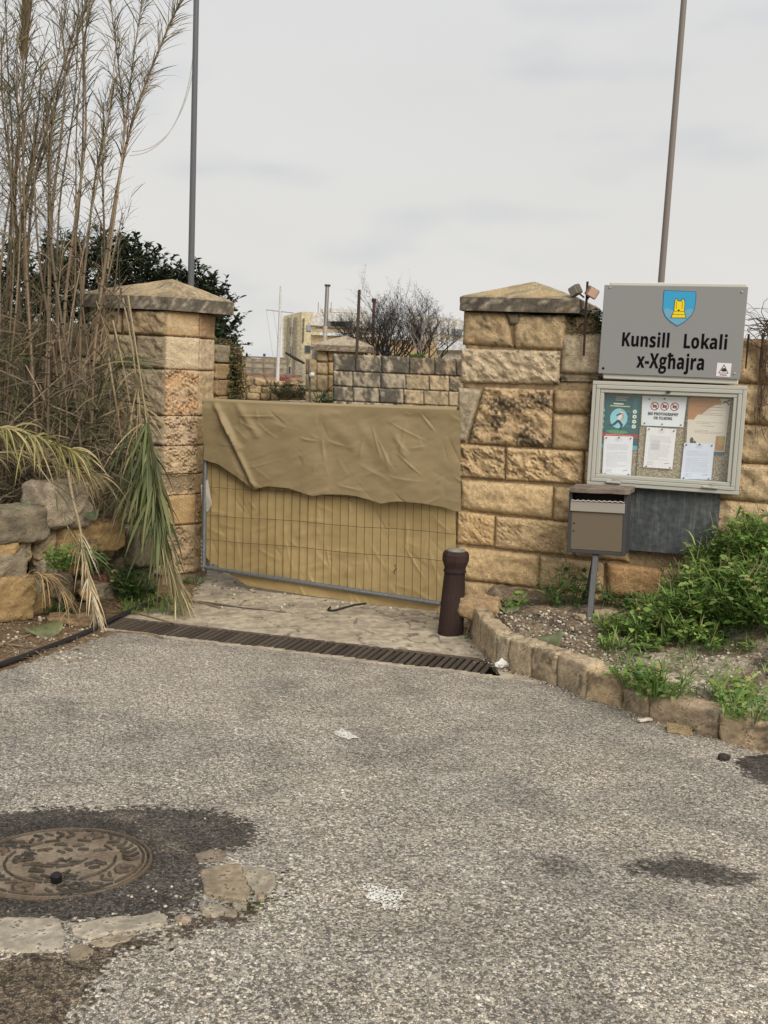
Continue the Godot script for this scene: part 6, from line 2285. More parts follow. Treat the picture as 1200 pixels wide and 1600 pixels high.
# ---------- trees, ivy, poles ----------
func build_trees() -> void:
	var t := thing("evergreen_tree", "dense dark evergreen tree behind the reeds and the pillar cap", "tree", Vector3(-4.0, G(-4, -12), -12.2))
	var tk := MB.new()
	var cr := MB.new()
	var foot := Vector3(-4.0, G(-4, -12) - 0.1, -12.2)
	var fork := foot + Vector3(0.1, 1.5, 0)
	tk.tube(smooth_path([foot, foot + Vector3(0.06, 0.8, 0.02), fork], 8), [0.2, 0.17, 0.16, 0.15, 0.15, 0.14, 0.14, 0.13, 0.13], 9, Color(0.12, 0.1, 0.08))
	var lobes := [[60, 440, 60, 56], [110, 420, 45, 40], [160, 412, 44, 40], [205, 425, 42, 46], [30, 480, 60, 60], [240, 452, 46, 40], [290, 455, 40, 30], [318, 480, 34, 40], [335, 520, 34, 44], [345, 560, 24, 30], [100, 480, 70, 50], [170, 480, 60, 50], [-40, 470, 60, 60], [230, 490, 60, 40], [10, 540, 70, 50], [90, 540, 70, 50], [300, 540, 30, 50]]
	for l in lobes:
		var dz := rnd(11.2, 12.4)
		var c := at_depth(l[0], l[1], dz)
		tk.tube(smooth_path([fork, fork.lerp(c, 0.5) + Vector3(0, 0.15, 0), c], 8), [0.09, 0.06, 0.05, 0.045, 0.04, 0.035, 0.03, 0.025, 0.02], 6, Color(0.10, 0.085, 0.07))
		var rx: float = l[2] / F * dz
		var ry: float = l[3] / F * dz
		for k in 96:
			# twigs with leaves, thinner towards the outside
			var v := Vector3(rng.randfn(), rng.randfn(), rng.randfn()).normalized() * pow(rng.randf(), 0.45)
			var p := c + Vector3(v.x * rx, v.y * ry, v.z * rx * 0.8)
			var dir := (v + Vector3(0, 0.5, 0) + Vector3(rnd(-0.6, 0.6), rnd(-0.3, 0.5), rnd(-0.6, 0.6))).normalized()
			var e := p + dir * rnd(0.10, 0.26)
			cr.tube([p, e], [0.005, 0.002], 3, Color(0.06, 0.05, 0.04), null, false)
			var tint := rnd(0.6, 1.5)
			for m in 15:
				var q := p.lerp(e, rng.randf())
				var b := rnd(0, TAU)
				var d := (dir * 0.6 + Vector3(cos(b), rnd(-0.5, 0.8), sin(b))).normalized()
				cr.leaf(q, d, Vector3(rnd(-0.7, 0.7), 1, rnd(-0.7, 0.7)), rnd(0.045, 0.085), rnd(0.025, 0.045), Color(0.032 * tint, 0.046 * tint, 0.022 * tint))
	part(t, "trunk", tk, M.bark, true)
	part(t, "crown", cr, M.leaf_dark)
	# bright bush between reeds and wall
	weed("bright green bush behind the reeds at the wall's broken end", at_depth(20, 640, 10.2), 0.55, 0.75, 2200, 0.05, [Color(0.10, 0.19, 0.03), Color(0.13, 0.22, 0.04), Color(0.06, 0.12, 0.02)], false, "green_bush")
	# ivy hanging over the inner pier
	var iv := thing("hanging_ivy", "brown green ivy hanging down beside the low stone pier", "ivy", at_depth(360, 640, 10.6))
	var st := MB.new()
	var lv := MB.new()
	for i in 80:
		var x := rnd(326, 378)
		var y := rnd(524, 550) + maxf(0.0, (x - 345) * 0.4)
		var a := at_depth(x, y, rnd(10.4, 10.9))
		var b := at_depth(x + rnd(-4, 12), rnd(610, 690), rnd(10.4, 10.9))
		if x < 342:
			b = a.lerp(b, 0.12)
		st.tube([a, a.lerp(b, 0.5) + Vector3(rnd(-0.04, 0.04), 0, 0), b], [0.004, 0.003, 0.002], 3, Color(0.13, 0.09, 0.06), null, false)
		for k in 46:
			var p := a.lerp(b, rng.randf()) + Vector3(rnd(-0.04, 0.04), 0, rnd(-0.04, 0.04))
			var an := rnd(0, TAU)
			lv.leaf(p, Vector3(cos(an), rnd(-0.8, 0.3), sin(an)), Vector3(rnd(-0.5, 0.5), 0.6, 1), rnd(0.025, 0.05), rnd(0.014, 0.028), tone([Color(0.10, 0.09, 0.035), Color(0.15, 0.10, 0.04), Color(0.055, 0.065, 0.025), Color(0.09, 0.10, 0.03)][i % 4], rnd(0.6, 1.4)))
	part(iv, "stems", st, M.bark)
	part(iv, "foliage", lv, M.leaf)
	# flagpoles
	var pa := at_depth(298, 455, 11.0)
	var ta := thing("flagpole", "grey steel flagpole with slack halyard behind the reed side pillar", "flagpole", Vector3(pa.x, G(pa.x, pa.z), pa.z))
	var pm := MB.new()
	pm.tube([Vector3(pa.x, G(pa.x, pa.z) - 0.05, pa.z), pa, pa + Vector3(0, 4.6, 0)], [0.036, 0.034, 0.026], 14, Color(0.115, 0.12, 0.13))
	part(ta, "pole", pm, M.enamel, true)
	for o in [[0, 0], [4, -6]]:
		var pts := []
		for p in [[306, 20], [304, 62], [297, 120], [284, 168], [264, 208], [242, 230], [222, 240], [202, 243]]:
			pts.append(at_depth(p[0] + o[0] * (1 if p[1] > 100 else 0), p[1] + o[1] * (1 if p[1] > 100 else 0), 10.95))
		var rp := MB.new()
		rp.tube(smooth_path(pts, 30), [0.0045], 5, Color(0.48, 0.47, 0.45))
		part(ta, "halyard", rp, M.dry, true)
	var pb := at_depth(1033, 440, 9.4)
	var tb := thing("flagpole", "brownish steel flagpole rising behind the council sign", "flagpole", Vector3(pb.x, G(pb.x, pb.z), pb.z))
	var pm2 := MB.new()
	pm2.tube([Vector3(pb.x, G(pb.x, pb.z) - 0.3, pb.z), pb, pb + Vector3(0, 4.2, 0)], [0.032, 0.030, 0.024], 14, Color(0.19, 0.165, 0.15))
	part(tb, "pole", pm2, M.enamel, true)

# ---------- behind the gate ----------
func slab(f: Fr, px: Array, d0: float, depth: float, col: Color) -> MB:   # upright box: outline x0,y0,x1,y1 on plane
	var a := wp(px[0], px[1], f, d0)
	var b := wp(px[2], px[3], f, d0)
	var m := MB.new()
	m.cbox(f.xf((a.x + b.x) * 0.5, (a.y + b.y) * 0.5, d0 - depth * 0.5), Vector3(b.x - a.x, absf(a.y - b.y), depth), minf(0.01, depth * 0.2), col)
	return m

func build_behind() -> void:
	# stained ashlar wall
	var f := Fr.new(at_depth(620, 600, 17.5), 6)
	var w := thing("inner_wall", "ashlar wall streaked black along its top behind the gate", "wall", f.p(0, -0.6))
	var ys := [557, 584, 608, 631, 655, 680, 706, 732]
	for r in ys.size() - 1:
		var x := 520.0 - (r % 2) * 12.0
		while x < 745:
			var l := rnd(30, 44)
			var x0 := maxf(x, 520.0)
			var k := 0.045
			var dark := 0.72 if r == 0 else (0.60 if x < 600 else 0.30)
			if r == 1 and x > 600:
				dark = 0.45
			if r > 1 and x > 600:
				dark = 0.28 if x < 672 else 0.12
			var s := (x - 620) * k
			var q := [[x0 + 0.1, ys[r] + s + 0.1], [x + l - 0.1, ys[r] + s + l * k + 0.1], [x + l - 0.1, ys[r + 1] + s + l * k - 0.1], [x0 + 0.1, ys[r + 1] + s - 0.1]]
			part(w, "stone", block(f, quad_px(f, q), 0.4, tone(Color(0.52, 0.43, 0.30), rnd(0.88, 1.1)) if x > 600 else tone(Color(0.47, 0.43, 0.345), rnd(0.97, 1.03)), 700 + r * 11 + x, {"amp": 0.008, "bulge": 0.0, "round": 0.004, "lichen": dark, "streak": 0.22, "lichen_col": Color(0.085, 0.082, 0.078), "cell": 0.035, "pits": 0.8 if x > 600 and r > 0 else 0.0, "wob": 0.008}), M.stone_far, true)
			x += l
	var cq0 := wp(521, 553, f, -0.012)
	var cq1 := wp(745, 735, f, -0.012)
	var cw0 := MB.new()
	cw0.cbox(f.xf((cq0.x + cq1.x) * 0.5, (cq0.y + cq1.y) * 0.5, -0.2), Vector3(cq1.x - cq0.x, cq0.y - cq1.y, 0.376), 0.01, Color(0.36, 0.32, 0.25))
	part(w, "core", cw0, M.stone_far)
	# inner pillar with its own cap
	var fi := Fr.new(at_depth(520, 600, 18.6), 12)
	var ip := thing("inner_pillar", "capped limestone pillar at the end of the streaked wall", "pillar", fi.p(0, -0.6))
	var iy := [546, 566, 586, 612, 640, 670]
	for r in iy.size() - 1:
		for e in [[494, 512], [512, 555]]:
			part(ip, "stone", block(fi, quad_px(fi, [[e[0] + 0.3, iy[r]], [e[1] - 0.3, iy[r] + 0.6], [e[1] - 0.3, iy[r + 1]], [e[0] + 0.3, iy[r + 1] - 0.6]]), 0.7, tone(Color(0.50, 0.41, 0.27), rnd(0.85, 1.1)) if e[0] < 500 else tone(Color(0.53, 0.40, 0.23), rnd(0.9, 1.05)), 900 + r * 3 + e[0], {"amp": 0.012, "bulge": 0.006, "round": 0.012, "cell": 0.04, "lichen": 0.2, "lichen_col": Color(0.2, 0.17, 0.13)}), M.stone_far, true)
	var a := wp(486, 547, fi, 0.1)
	var b := wp(574, 549, fi, 0.1)
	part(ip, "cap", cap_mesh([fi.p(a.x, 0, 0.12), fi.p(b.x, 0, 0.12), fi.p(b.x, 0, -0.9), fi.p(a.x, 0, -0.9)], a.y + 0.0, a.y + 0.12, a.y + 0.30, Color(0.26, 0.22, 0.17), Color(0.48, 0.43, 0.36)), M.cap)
	var side := thing("stone_pier", "narrow stone pier with cable and round lamp by the inner pillar", "pier", fi.p(-0.6, -0.6))
	var sy := [560, 586, 612, 640, 670]
	for r in 4:
		part(side, "stone", block(fi, quad_px(fi, [[476, sy[r]], [494, sy[r] + 0.5], [494, sy[r + 1] - 0.5], [476, sy[r + 1] - 1]], 0.05), 0.6, tone(Color(0.46, 0.38, 0.25), rnd(0.85, 1.1)), 950 + r, {"amp": 0.02, "cell": 0.04}), M.stone_far, true)
	var lm := MB.new()
	var lq := at_depth(488, 586, 18.3)
	lm.lathe(Transform3D(turn(0, PI / 2), lq), [Vector2(0, 0.05), Vector2(0.04, 0.04), Vector2(0.055, 0.0), Vector2(0.03, -0.05)], 12, Color(0.6, 0.58, 0.53))
	part(side, "lamp", lm, M.plastic, true)
	var ca := MB.new()
	ca.tube([at_depth(482, 562, 18.4), at_depth(484, 600, 18.4), at_depth(484, 660, 18.4)], [0.02], 6, Color(0.1, 0.09, 0.08))
	part(side, "cable", ca, M.plastic)
	var ac := MB.new()
	ac = slab(Fr.new(at_depth(491, 552, 18.9), 12), [487, 545, 495, 561], 0, 0.3, Color(0.62, 0.6, 0.56))
	solo("air_conditioner", "white air conditioner box tucked beside the inner pillar", "air conditioner", ac, M.paint, at_depth(491, 561, 18.9))
	# rough wall and scrub
	var fr := Fr.new(at_depth(430, 620, 22.0), -4)
	var rw := thing("rubble_wall", "low rough garden wall seen over the gate's hinge end", "wall", fr.p(0, -0.7))
	var ry := [588, 600, 612, 625, 640, 658, 680]
	for r in ry.size() - 1:
		var x := 362.0 + r * 3
		while x < 492:
			var l := rnd(12, 26)
			var top: float = ry[r] + clampf((x - 380) * 0.15, 0, 18) * (1.0 if r < 2 else 0.3)
			part(rw, "stone", block(fr, quad_px(fr, [[x, top], [x + l - 0.5, top + 1], [x + l - 0.5, ry[r + 1] + 1 + (3 if r < 2 else 0)], [x, ry[r + 1] + (3 if r < 2 else 0)]]), 0.5, tone(Color(0.46, 0.36, 0.23), rnd(0.75, 1.15)), 1000 + r * 7 + x, {"amp": 0.04, "bulge": 0.02, "cell": 0.05, "lichen": 0.3, "lichen_col": Color(0.16, 0.14, 0.11)}), M.stone_far, true)
			x += l
	weed("grey green scrub on the low garden wall", at_depth(455, 622, 21.8), 0.5, 0.45, 700, 0.08, [Color(0.10, 0.10, 0.06), Color(0.13, 0.12, 0.08), Color(0.07, 0.08, 0.04)], true, "scrub")
	weed("small dark agave by the inner pillar foot", at_depth(500, 634, 17.2), 0.2, 0.25, 60, 0.12, [Color(0.04, 0.06, 0.035), Color(0.05, 0.08, 0.03)], false, "scrub")
	# terraces with roof walls
	var T := [[[368, 560, 447, 568], 60.0, Color(0.42, 0.36, 0.29), "long low parapet topped with railing behind the garden wall"], [[368, 568, 447, 577], 59.0, Color(0.47, 0.40, 0.32), "beige terrace wall between two roof parapets"], [[368, 577, 440, 587], 58.0, Color(0.36, 0.31, 0.26), "grey brown terrace wall under the beige one"], [[370, 587, 470, 604], 50.0, Color(0.46, 0.31, 0.22), "long wall with faded red painted band above the garden wall"]]
	for e in T:
		var ft := Fr.new(at_depth(e[0][0], e[0][1], e[1]), 0)
		var th := thing("terrace_wall", e[3], "wall", ft.p(1.5, -3.0))
		part(th, "wall", slab(ft, [e[0][0], e[0][1] - 1.5, e[0][2], e[0][3] + 6], 0, 0.3, e[2]), M.plaster)
		part(th, "coping", slab(ft, [e[0][0] - 1, e[0][1] - 2.6, e[0][2] + 1, e[0][1] - 1.0], 0.06, 0.42, tone(e[2], 0.62)), M.plaster)
		for k in 4:
			part(th, "pilaster", slab(ft, [e[0][0] + 8 + k * 18, e[0][1] - 1.0, e[0][0] + 9.4 + k * 18, e[0][3]], 0.08, 0.12, tone(e[2], 0.8)), M.plaster)
	var rb := Fr.new(at_depth(430, 596, 50.0), 0)
	solo("painted_panel", "dull red painted strip on the far terrace wall", "panel", slab(rb, [436, 588, 452, 601], 0.12, 0.1, Color(0.30, 0.09, 0.08)), M.plaster, at_depth(444, 601, 50))
	solo("roof_room", "ochre roof room with water tank beyond the terraces", "roof room", slab(Fr.new(at_depth(420, 560, 75), 0), [408, 557, 441, 572], 0, 3.0, Color(0.50, 0.40, 0.22)), M.plaster, at_depth(424, 572, 75))
	var tq := at_depth(413, 557, 74.0)
	var tk := MB.new()
	tk.lathe(Transform3D(Basis(), tq), [Vector2(0.0, 0.20), Vector2(0.10, 0.20), Vector2(0.10, 0.17), Vector2(0.09, 0.15), Vector2(0.09, 0.0), Vector2(0.0, 0.0)], 14, Color(0.03, 0.09, 0.2))
	solo("water_tank", "small blue plastic water tank on a far flat roof", "tank", tk, M.plastic, tq, true)
	build_houses()
	# posts and flues
	var fl := thing("flue_pipe", "tall grey metal flue with flat cowl above the inner pillar", "flue", at_depth(507, 540, 19.3))
	var m1 := MB.new()
	m1.tube([at_depth(507, 545, 19.3), at_depth(511.5, 447, 19.3)], [0.038], 12, Color(0.36, 0.35, 0.33))
	for i in m1.c.size():
		m1.c[i] = tone(m1.c[i], 1.0)
	part(fl, "pipe", m1, M.galv, true)
	var sl := MB.new()
	sl.tube([at_depth(506.6, 545, 19.3), at_depth(508.4, 510, 19.3)], [0.043], 12, Color(0.62, 0.58, 0.52))
	part(fl, "sleeve", sl, M.paint, true)
	var cw := MB.new()
	cw.cbox(Transform3D(Basis(), at_depth(511.8, 446, 19.3)), Vector3(0.11, 0.035, 0.11), 0.008, Color(0.12, 0.11, 0.10))
	part(fl, "cowl", cw, M.rust)
	var wpst := MB.new()
	wpst.cbox(Transform3D(Basis(Vector3(0, 0, 1), -0.0), (at_depth(557, 556, 17.2) + at_depth(561.5, 458, 17.2)) * 0.5), Vector3(0.05, (at_depth(561.5, 458, 17.2) - at_depth(557, 556, 17.2)).y + 0.1, 0.05), 0.006, Color(0.10, 0.075, 0.06))
	solo("timber_post", "dark timber post standing at the streaked wall's end", "post", wpst, M.wood, at_depth(557, 556, 17.2))
	var rf := MB.new()
	rf.tube([at_depth(582, 540, 20.5), at_depth(584.5, 470, 20.5)], [0.03], 8, Color(0.22, 0.085, 0.06))
	rf.tube([at_depth(584.3, 472, 20.5), at_depth(584.6, 467, 20.5)], [0.05], 8, Color(0.2, 0.15, 0.13))
	solo("rusty_flue", "short rust red flue poking out of the bare bush", "flue", rf, M.rust, at_depth(582, 540, 20.5), true)
	var fp := thing("signal_mast", "thin white signal mast with yardarm behind the garden wall", "mast", at_depth(433, 612, 27))
	var fm := MB.new()
	fm.tube([at_depth(432.5, 618, 27), at_depth(436, 530, 27), at_depth(438.5, 447, 27)], [0.055, 0.042, 0.022], 10, Color(0.74, 0.74, 0.74))
	part(fp, "mast", fm, M.paint, true)
	var fy := MB.new()
	fy.tube([at_depth(415.5, 484, 27), at_depth(459, 489, 27)], [0.012], 6, Color(0.45, 0.46, 0.48))
	part(fp, "yardarm", fy, M.paint)
	for e in [[416, 484, 427, 560], [427, 485, 434, 530], [441, 487, 436, 560], [458, 489, 452, 560]]:
		var r := MB.new()
		r.tube([at_depth(e[0], e[1], 27), at_depth(e[2], e[3], 27)], [0.005], 4, Color(0.4, 0.4, 0.42))
		part(fp, "stay", r, M.dry)
	var sb := MB.new()
	sb.tube([at_depth(446, 551, 18.6), at_depth(461, 560, 18.6), at_depth(476, 568, 18.6)], [0.02, 0.028, 0.02], 7, Color(0.05, 0.045, 0.04))
	solo("iron_bracket", "dark slanting iron bracket on the narrow stone pier", "bracket", sb, M.rust, at_depth(476, 568, 18.6))
	build_bush()

func house_win(par: Node3D, f: Fr, px: Array, d: float, col: Color) -> void:
	var fr := part(par, "window", slab(f, [px[0] - 0.8, px[1] - 0.8, px[2] + 0.8, px[3] + 0.8], d + 0.06, 0.10, Color(0.5, 0.49, 0.46)), M.plaster)
	part(fr, "pane", slab(f, px, d + 0.09, 0.05, col), M.glassy)

func build_houses() -> void:
	var D := 105.0
	# apartment block with a plain yellow flank
	var fa := Fr.new(at_depth(471, 560, D), 28)
	var fb := Fr.new(at_depth(471, 560, D), -24)
	var h := thing("apartment_block", "tall plain yellow apartment block beyond the terraces", "building", fa.p(0, -5))
	part(h, "wall", wall_px(fa, [[443, 494], [471, 487], [471, 640], [443, 640]], Color(0.66, 0.61, 0.45)), M.plaster)
	part(h, "wall", wall_px(fb, [[471, 487], [500, 488.5], [500, 640], [471, 640]], Color(0.76, 0.69, 0.48)), M.plaster)
	part(h, "base_course", wall_px(fa, [[443.4, 567], [471, 568], [471, 640], [443.4, 640]], Color(0.66, 0.60, 0.50), 0.15), M.plaster)
	part(h, "corner_strip", wall_px(fa, [[441.3, 498], [443, 494], [443, 640], [441, 640]], Color(0.80, 0.78, 0.70), 0.05), M.plaster)
	var top := MB.new()
	top.face([fa.p(wp(443, 494, fa).x, wp(443, 494, fa).y), fa.p(0, wp(471, 487, fa).y), fb.p(wp(500, 488.5, fb).x, wp(500, 488.5, fb).y), fb.p(2, wp(500, 488.5, fb).y, -8)], Color(0.45, 0.42, 0.36))
	part(h, "roof", top, M.plaster)
	for e in [[454.6, 510, 456, 518.5], [452.6, 540, 454.2, 551], [451.4, 573, 453.2, 583]]:
		house_win(h, fa, e, 0.15, Color(0.06, 0.065, 0.07))
	house_win(h, fb, [480, 508, 486, 517], 0.05, Color(0.25, 0.3, 0.36))
	house_win(h, fb, [477, 540, 486, 551], 0.05, Color(0.07, 0.08, 0.09))
	for x in [449.0, 459.0]:
		part(h, "drain_pipe", slab(fa, [x, 496, x + 0.7, 600], 0.2, 0.12, Color(0.36, 0.33, 0.26)), M.plaster)
	part(h, "drain_pipe", slab(fb, [474, 497, 474.8, 535], 0.2, 0.12, Color(0.25, 0.2, 0.15)), M.plaster)
	# white flat with awning
	var fw := Fr.new(at_depth(525, 520, 95), 4)
	var w := thing("white_house", "white flat roofed house with striped awning over a dark veranda", "building", fw.p(0, -4))
	part(w, "wall", slab(fw, [489, 487, 571, 514], 0, 4, Color(0.82, 0.82, 0.82)), M.plaster)
	part(w, "roof_room", slab(fw, [500, 481, 571, 490], -0.4, 3.2, Color(0.80, 0.81, 0.83)), M.plaster)
	house_win(w, fw, [518, 502, 540, 512.5], 0.05, Color(0.05, 0.055, 0.06))
	house_win(w, fw, [541.5, 503, 551, 512.5], 0.05, Color(0.3, 0.31, 0.32))
	part(w, "parapet", slab(fw, [486, 512, 590, 523], 1.3, 0.2, Color(0.64, 0.53, 0.38)), M.plaster)
	part(w, "coping", slab(fw, [485, 511, 591, 512.8], 1.45, 0.5, Color(0.25, 0.2, 0.16)), M.plaster)
	part(w, "lower_wall", slab(fw, [486, 523, 600, 580], 0.6, 2.0, Color(0.60, 0.47, 0.30)), M.plaster)
	for i in 20:
		var x := 513.0 + i * 2.0
		var m := MB.new()
		var p0 := wp(x, 492.5, fw, 0.1)
		var p1 := wp(x + 1.9, 492.5, fw, 0.1)
		var q := wp(x + 1.9, 502, fw, 1.0)
		m.face([fw.p(p0.x, p0.y, 0.1), fw.p(p1.x, p1.y, 0.1), fw.p(p1.x + 0.05, q.y, 1.0), fw.p(p0.x + 0.05, q.y, 1.0)], Color(0.72, 0.72, 0.72) if i % 2 else Color(0.62, 0.62, 0.62))
		part(w, "awning_strip", m, M.paint)
	for x in [497.0, 517.0]:
		part(w, "aerial", slab(fw, [x, 472, x + 0.4, 488], -0.2, 0.05, Color(0.3, 0.3, 0.3)), M.paint)
	# pale house at the right of the bush
	var fh := Fr.new(at_depth(708, 520, 90), 10)
	var h2 := thing("white_house", "pale grey house with a row of small windows beyond the bare bush", "building", fh.p(0, -4))
	part(h2, "wall", wall_px(fh, [[640, 488], [760, 506], [760, 524], [640, 516]], Color(0.80, 0.80, 0.79)), M.plaster)
	part(h2, "lower_wall", wall_px(fh, [[640, 516], [760, 526], [760, 580], [640, 580]], Color(0.66, 0.60, 0.52), -0.05), M.plaster)
	part(h2, "veranda", wall_px(fh, [[655, 533], [760, 533], [760, 547], [655, 547]], Color(0.74, 0.78, 0.84), 0.6), M.plaster)
	for e in [[706.5, 514, 711.5, 523], [715, 515, 717, 525], [718.5, 515, 721, 526], [690, 512, 694, 521], [678, 511, 682, 520]]:
		house_win(h2, fh, e, 0.03, Color(0.16, 0.18, 0.2))
	var fo := Fr.new(at_depth(600, 540, 60), 0)
	var h3 := thing("ochre_house", "ochre stone house with a shuttered window behind the bare bush", "building", fo.p(0, -3))
	part(h3, "wall", slab(fo, [545, 527, 680, 590], 0, 3, Color(0.50, 0.37, 0.22)), M.plaster)
	house_win(h3, fo, [595, 538, 610, 552], 0.02, Color(0.12, 0.13, 0.15))

func wall_px(f: Fr, c: Array, col: Color, d := 0.0) -> MB:
	var m := MB.new()
	var q := quad_px(f, c, d)
	var P := []
	for p in q:
		P.append(f.p(p.x, p.y, d))
	m.face(P, col)
	for i in 4:
		var a: Vector3 = P[i]
		var b: Vector3 = P[(i + 1) % 4]
		m.face([a, b, b - f.n * 0.25, a - f.n * 0.25], col)
	return m

func twig(mb: MB, p: Vector3, d: Vector3, l: float, r: float, lev: int) -> void:
	var path := [p]
	var q := p
	var dd := d
	for i in 3:
		dd = (dd + Vector3(rnd(-0.28, 0.28), rnd(-0.12, 0.26), rnd(-0.28, 0.28))).normalized()
		q += dd * l / 3.0
		path.append(q)
	var k := rnd(0.7, 1.3)
	mb.tube(path, [r, r * 0.85, r * 0.7, r * 0.5], 4 if lev > 2 else 3, Color(0.085 * k, 0.075 * k, 0.07 * k), null, false)
	if lev == 0:
		return
	var n := 3 if lev > 1 else 4
	for i in n:
		var u: Vector3 = path[1 + i % 3]
		var nd := (dd + Vector3(rnd(-0.9, 0.9), rnd(-0.35, 0.7), rnd(-0.9, 0.9))).normalized()
		twig(mb, u, nd, l * rnd(0.55, 0.82), r * 0.55, lev - 1)

func build_bush() -> void:
	var c := at_depth(612, 566, 19.2)
	var t := thing("bare_bush", "bare twiggy bush with a few withered leaves above the streaked wall", "bush", c)
	var mb := MB.new()
	for i in 24:
		var a := rnd(-1.25, 1.25)
		twig(mb, c + Vector3(rnd(-0.35, 0.75), -0.1, rnd(-0.3, 0.3)), Vector3(sin(a), cos(a) + 0.15, rnd(-0.5, 0.5)).normalized(), rnd(0.50, 0.66), 0.020, 5)
	part(t, "branches", mb, M.bark)
	var lv := MB.new()
	for i in 4200:
		var v: Vector3 = mb.v[rng.randi() % mb.v.size()]
		var b := rnd(0, TAU)
		lv.leaf(v, Vector3(cos(b), rnd(-0.5, 0.8), sin(b)), Vector3.UP, rnd(0.03, 0.06), rnd(0.014, 0.025), tone(Color(0.07, 0.062, 0.06), rnd(0.6, 1.5)))
	part(t, "withered_leaves", lv, M.dry)
	var pb := MB.new()
	var c2 := at_depth(659, 560, 18.2)
	for i in 2:
		twig(pb, c2, Vector3(-0.35 + i * 0.2, 1, 0).normalized(), 0.36, 0.014, 3)
	for i in pb.c.size():
		pb.c[i] = Color(0.36, 0.34, 0.33)
	solo("dead_branch", "pale dead branch rising in front of the bare bush", "branch", pb, M.bark, c2)
	var gg := MB.new()
	for i in 260:
		var p := at_depth(rnd(520, 690), 559 + (rnd(0, 1)) * 2.0 + 3.0, 17.6)
		if i > 120:
			p = at_depth(rnd(640, 664), 559, 17.6)
		gg.blade(p, Vector3(rnd(-0.6, 0.6), 1, rnd(-0.6, 0.6)), Vector3(1, 0, 0), rnd(0.03, 0.10), 0.012, 0.6, tone(Color(0.09, 0.15, 0.035), rnd(0.6, 1.3)), 2)
	stuff("wall_top_grass", "thin grass growing along the streaked wall's top", "grass", gg, M.leaf)

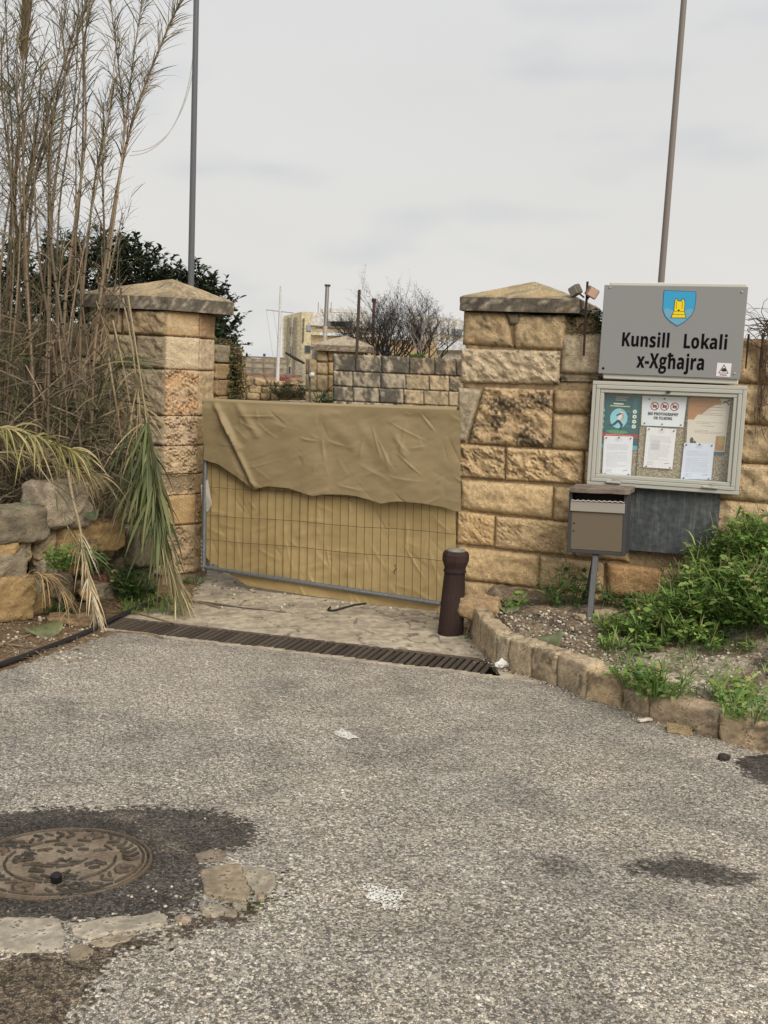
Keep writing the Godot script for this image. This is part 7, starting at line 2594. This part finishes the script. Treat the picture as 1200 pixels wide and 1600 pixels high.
# ---------- everything ----------
func _ready() -> void:
	var cam := Camera3D.new()
	cam.name = "camera"
	cam.fov = rad_to_deg(2.0 * atan(800.0 / F))
	cam.near = 0.05
	cam.far = 3000.0
	cam.transform = Transform3D(Basis(Vector3.RIGHT, -deg_to_rad(7.9)) * Basis(Vector3(0, 0, 1), 0.046), Vector3(0, 1.64, 0))
	add_child(cam)
	cam.current = true
	cam_t = cam.transform
	var we := WorldEnvironment.new()
	we.name = "world"
	var env := Environment.new()
	env.background_mode = Environment.BG_SKY
	env.sky = Sky.new()
	env.sky.sky_material = overcast()
	env.tonemap_mode = Environment.TONE_MAPPER_LINEAR
	env.tonemap_exposure = 2.1
	env.sdfgi_enabled = true
	env.ssao_enabled = true
	env.ssil_enabled = true
	we.environment = env
	add_child(we)
	var sun := DirectionalLight3D.new()
	sun.name = "sun"
	sun.light_energy = 0.5
	sun.light_angular_distance = 40.0
	sun.light_color = Color(1.0, 0.965, 0.91)
	sun.shadow_enabled = true
	add_child(sun)
	sun.look_at_from_position(Vector3(3.0, 5.4, 6.0), Vector3.ZERO)

	rng.seed = 77
	nz.seed = 3
	nz.noise_type = FastNoiseLite.TYPE_SIMPLEX_SMOOTH
	nz.frequency = 0.08
	nz.fractal_type = FastNoiseLite.FRACTAL_FBM
	nz.fractal_octaves = 4
	nz2.seed = 8
	nz2.noise_type = FastNoiseLite.TYPE_SIMPLEX_SMOOTH
	nz2.frequency = 0.25
	nz2.fractal_octaves = 2
	cel.seed = 5
	cel.noise_type = FastNoiseLite.TYPE_CELLULAR
	cel.frequency = 0.35
	cel.fractal_type = FastNoiseLite.FRACTAL_NONE
	cel.cellular_return_type = FastNoiseLite.RETURN_DISTANCE
	cel.cellular_jitter = 1.0
	make_materials()
	M.cork = mat(0.95, M.t_road, M.h_road, 2.6, 0.1)
	M.worn = mat(0.6, M.t_mottle, null, 14.0, 0.1, true, 0.2)
	M.castiron = mat(0.72, M.t_mottle, M.h_mottle, 9.0, 0.2, true, 0.15)
	M.gravel = mat(0.95)
	M.leaf_dark = mat(0.5)
	M.leaf_long = mat(0.6)
	M.leaf_long.backlight_enabled = true
	M.leaf_long.backlight = Color(0.3, 0.3, 0.16)
	M.glassy = mat(0.12)
	print("materials ", Time.get_ticks_msec())
	build_kerb()
	build_ground()
	print("ground ", Time.get_ticks_msec())
	build_bank()
	build_drain()
	build_right_wall()
	build_left_wall()
	print("walls ", Time.get_ticks_msec())
	build_behind()
	build_trees()
	print("behind ", Time.get_ticks_msec())
	build_gate()
	build_bollard()
	build_sign()
	build_board()
	build_mailbox()
	build_floodlights()
	build_manhole()
	build_rubble()
	print("things ", Time.get_ticks_msec())
	build_reeds()
	build_weeds()
	build_litter()
	print("all ", Time.get_ticks_msec())

func overcast() -> PanoramaSkyMaterial:
	# an even layer of cloud, a little brighter towards the horizon, with faint bluish rents
	var w := 1024
	var h := 512
	var im := Image.create(w, h, false, Image.FORMAT_RGBF)
	var cl := FastNoiseLite.new()
	cl.seed = 14
	cl.frequency = 1.0
	cl.fractal_octaves = 5
	for y in h:
		var el := PI * (0.5 - (y + 0.5) / h)
		for x in w:
			var az := TAU * (x + 0.5) / w
			var d := Vector3(cos(el) * sin(az), sin(el), -cos(el) * cos(az))
			var c := Color(0.338, 0.341, 0.344).lerp(Color(0.362, 0.357, 0.344), 1.0 - smoothstep(0.0, 0.45, el))
			if el < 0.0:
				c = Color(0.2, 0.19, 0.17)
			else:
				var n := cl.get_noise_3d(d.x * 1.6, d.y * 5.0, d.z * 1.6)
				var m := cl.get_noise_3d(d.x * 3.2 + 9.0, d.y * 13.0, d.z * 3.2)
				c = tone(c, 1.0 + 0.05 * n)
				c = c.lerp(Color(0.265, 0.28, 0.30), clampf((m - 0.2) * 2.4, 0, 1) * 0.6)
			im.set_pixel(x, y, c)
	var s := PanoramaSkyMaterial.new()
	s.panorama = ImageTexture.create_from_image(im)
	return s
